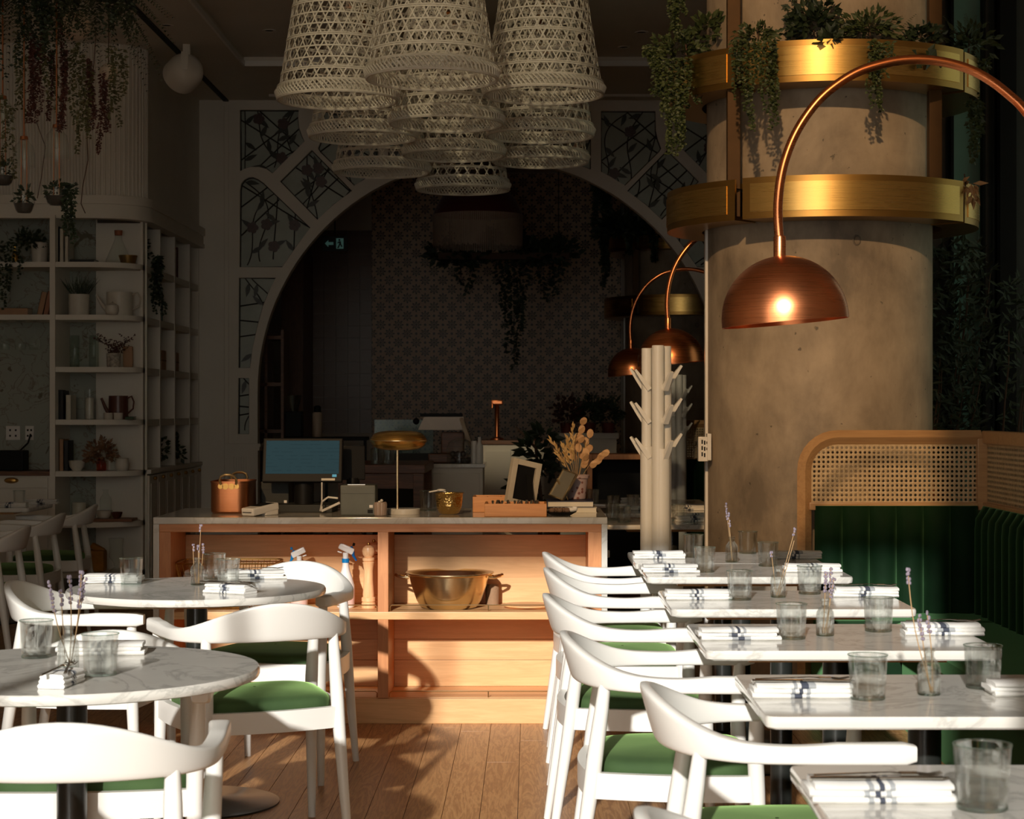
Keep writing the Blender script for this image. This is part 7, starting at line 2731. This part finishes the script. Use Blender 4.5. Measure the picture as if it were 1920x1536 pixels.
# wooden hearth-like cabinet
t = thing('wooden_cabinet', 'orange-brown wooden cabinet with a dark opening behind the flower pot', 'cabinet', (PX(1160, 14.6), 14.8, 0))
zt_ = PZ(852, 14.6)
for nm, bx in (('side', (-0.24, -0.20, 0, zt_)), ('side', (0.20, 0.24, 0, zt_)), ('top', (-0.2, 0.2, zt_ - 0.04, zt_))):
    MB().b2(bx[0], bx[1], -0.2, 0.2, bx[2], bx[3], 0.003).build(nm, M_ORANGEV, t)
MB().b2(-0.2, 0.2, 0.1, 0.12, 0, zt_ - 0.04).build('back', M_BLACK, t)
# dark plants on a white sill
t = thing('window_sill', 'white ledge under the star tiles holding dark plants', 'ledge', (PX(1105, 17.2), 17.2, 0))
sz = PZ(812, 17.2)
MB().b2(-0.28, 0.26, -0.1, 0.1, sz - 0.05, sz, 0.004).b2(-0.26, 0.24, -0.08, 0.08, 0, sz - 0.05).build('ledge', M_WALLW, t)
for q, (dx, lb) in enumerate(((-0.2, 'dark red-leaved plant at the left of the white ledge'), (0.0, 'dark bushy plant in the middle of the white ledge'), (0.17, 'dark plant at the right of the white ledge'))):
    t = thing('potted_plant', lb, 'potted plant', (PX(1105, 17.2) + dx, 17.2, sz + 0.0006))
    MB().lathe([(0.05, 0), (0.065, 0.09), (0.06, 0.092)], 20).build('pot', plain('maroon_pot', (0.12, 0.02, 0.015), 0.5), t)
    m = MB(); bush(m, (0, 0, 0.17), 0.13, 0.12, 0.16, 170, rs, 0.06, 0.03)
    stuff(m.build('foliage', M_AMAR if q == 0 else M_LEAFD, t, smooth=0))
t = thing('black_plant', 'black-leaved plant on a thin stem behind the picture frame', 'plant', (PX(1010, 13.4), 13.4, 0))
MB().lathe([(0.12, 0), (0.14, 0.3), (0.0001, 0.3)], 20).build('pot', M_BLACK, t)
MB().tube([(0, 0, 0.3), (0.02, 0, 0.7), (-0.02, 0, 1.1), (-0.16, 0, PZ(800, 13.4))], [0.02, 0.016, 0.012, 0.006], 6).build('stem', M_TWIG, t)
m = MB()
for q in range(6):
    bush(m, (rs.uniform(-0.1, 0.08), 0, 0.75 + 0.085 * q), 0.09, 0.08, 0.06, 26, rs, 0.10, 0.05)
stuff(m.build('foliage', M_LEAFD, t, smooth=0))
# black shelf at the left inside the arch with its things
t = thing('black_shelf', 'black metal shelf table left inside the arch', 'shelf', (PX(610, 15.2 + 1.2), 16.6, 0))
k3 = 16.4 / FPX
sz = PZ(820, 16.4)
MB().b2(-80 * k3, 75 * k3, -0.15, 0.2, sz - 0.03, sz, 0.003).build('top', M_BLACK, t)
for sx in (-78, 0, 73):
    MB().b2(sx * k3 - 0.012, sx * k3 + 0.012, -0.13, -0.10, 0, sz - 0.03).build('leg', M_BLACK, t)
MB().b2(-80 * k3, 75 * k3, -0.1, 0.15, 0.5, 0.53).build('lower_shelf', M_BLACK, t)
lathe_thing('thermos', 'pale thermos flask with black lid on the black shelf', 'flask', [(0.04, 0), (0.042, 0.005), (0.042, 0.2), (0.03, 0.215)], M_CRM, 595, 16.55, sz, 'body',
            extra=lambda t: MB().lathe([(0.032, 0.21), (0.03, 0.26), (0.015, 0.27)], 16).build('lid', M_BLACK, t))
t = thing('coffee_grinder', 'dark coffee grinder at the left end of the black shelf', 'grinder', on(552, 16.6, sz))
MB().b2(-0.07, 0.07, -0.08, 0.08, 0, 0.22, 0.008).build('body', M_BLACK, t)
MB().lathe([(0.03, 0.22), (0.06, 0.34), (0.062, 0.36)], 18).build('hopper', M_GLASSG, t)
t = thing('storage_shelf', 'dim wooden storage shelving at the far left inside the arch', 'shelving', (PX(508, 16.5), 16.6, 0))
for z in (0.3, 0.75, 1.2, 1.6, 2.0):
    MB().b2(-0.16, 0.10, -0.2, 0.2, z - 0.03, z).build('shelf', M_DARKW, t)
for x in (-0.17, -0.03, 0.11):
    MB().b2(x - 0.012, x + 0.012, -0.2, 0.2, 0, 2.05).build('upright', M_DARKW, t)
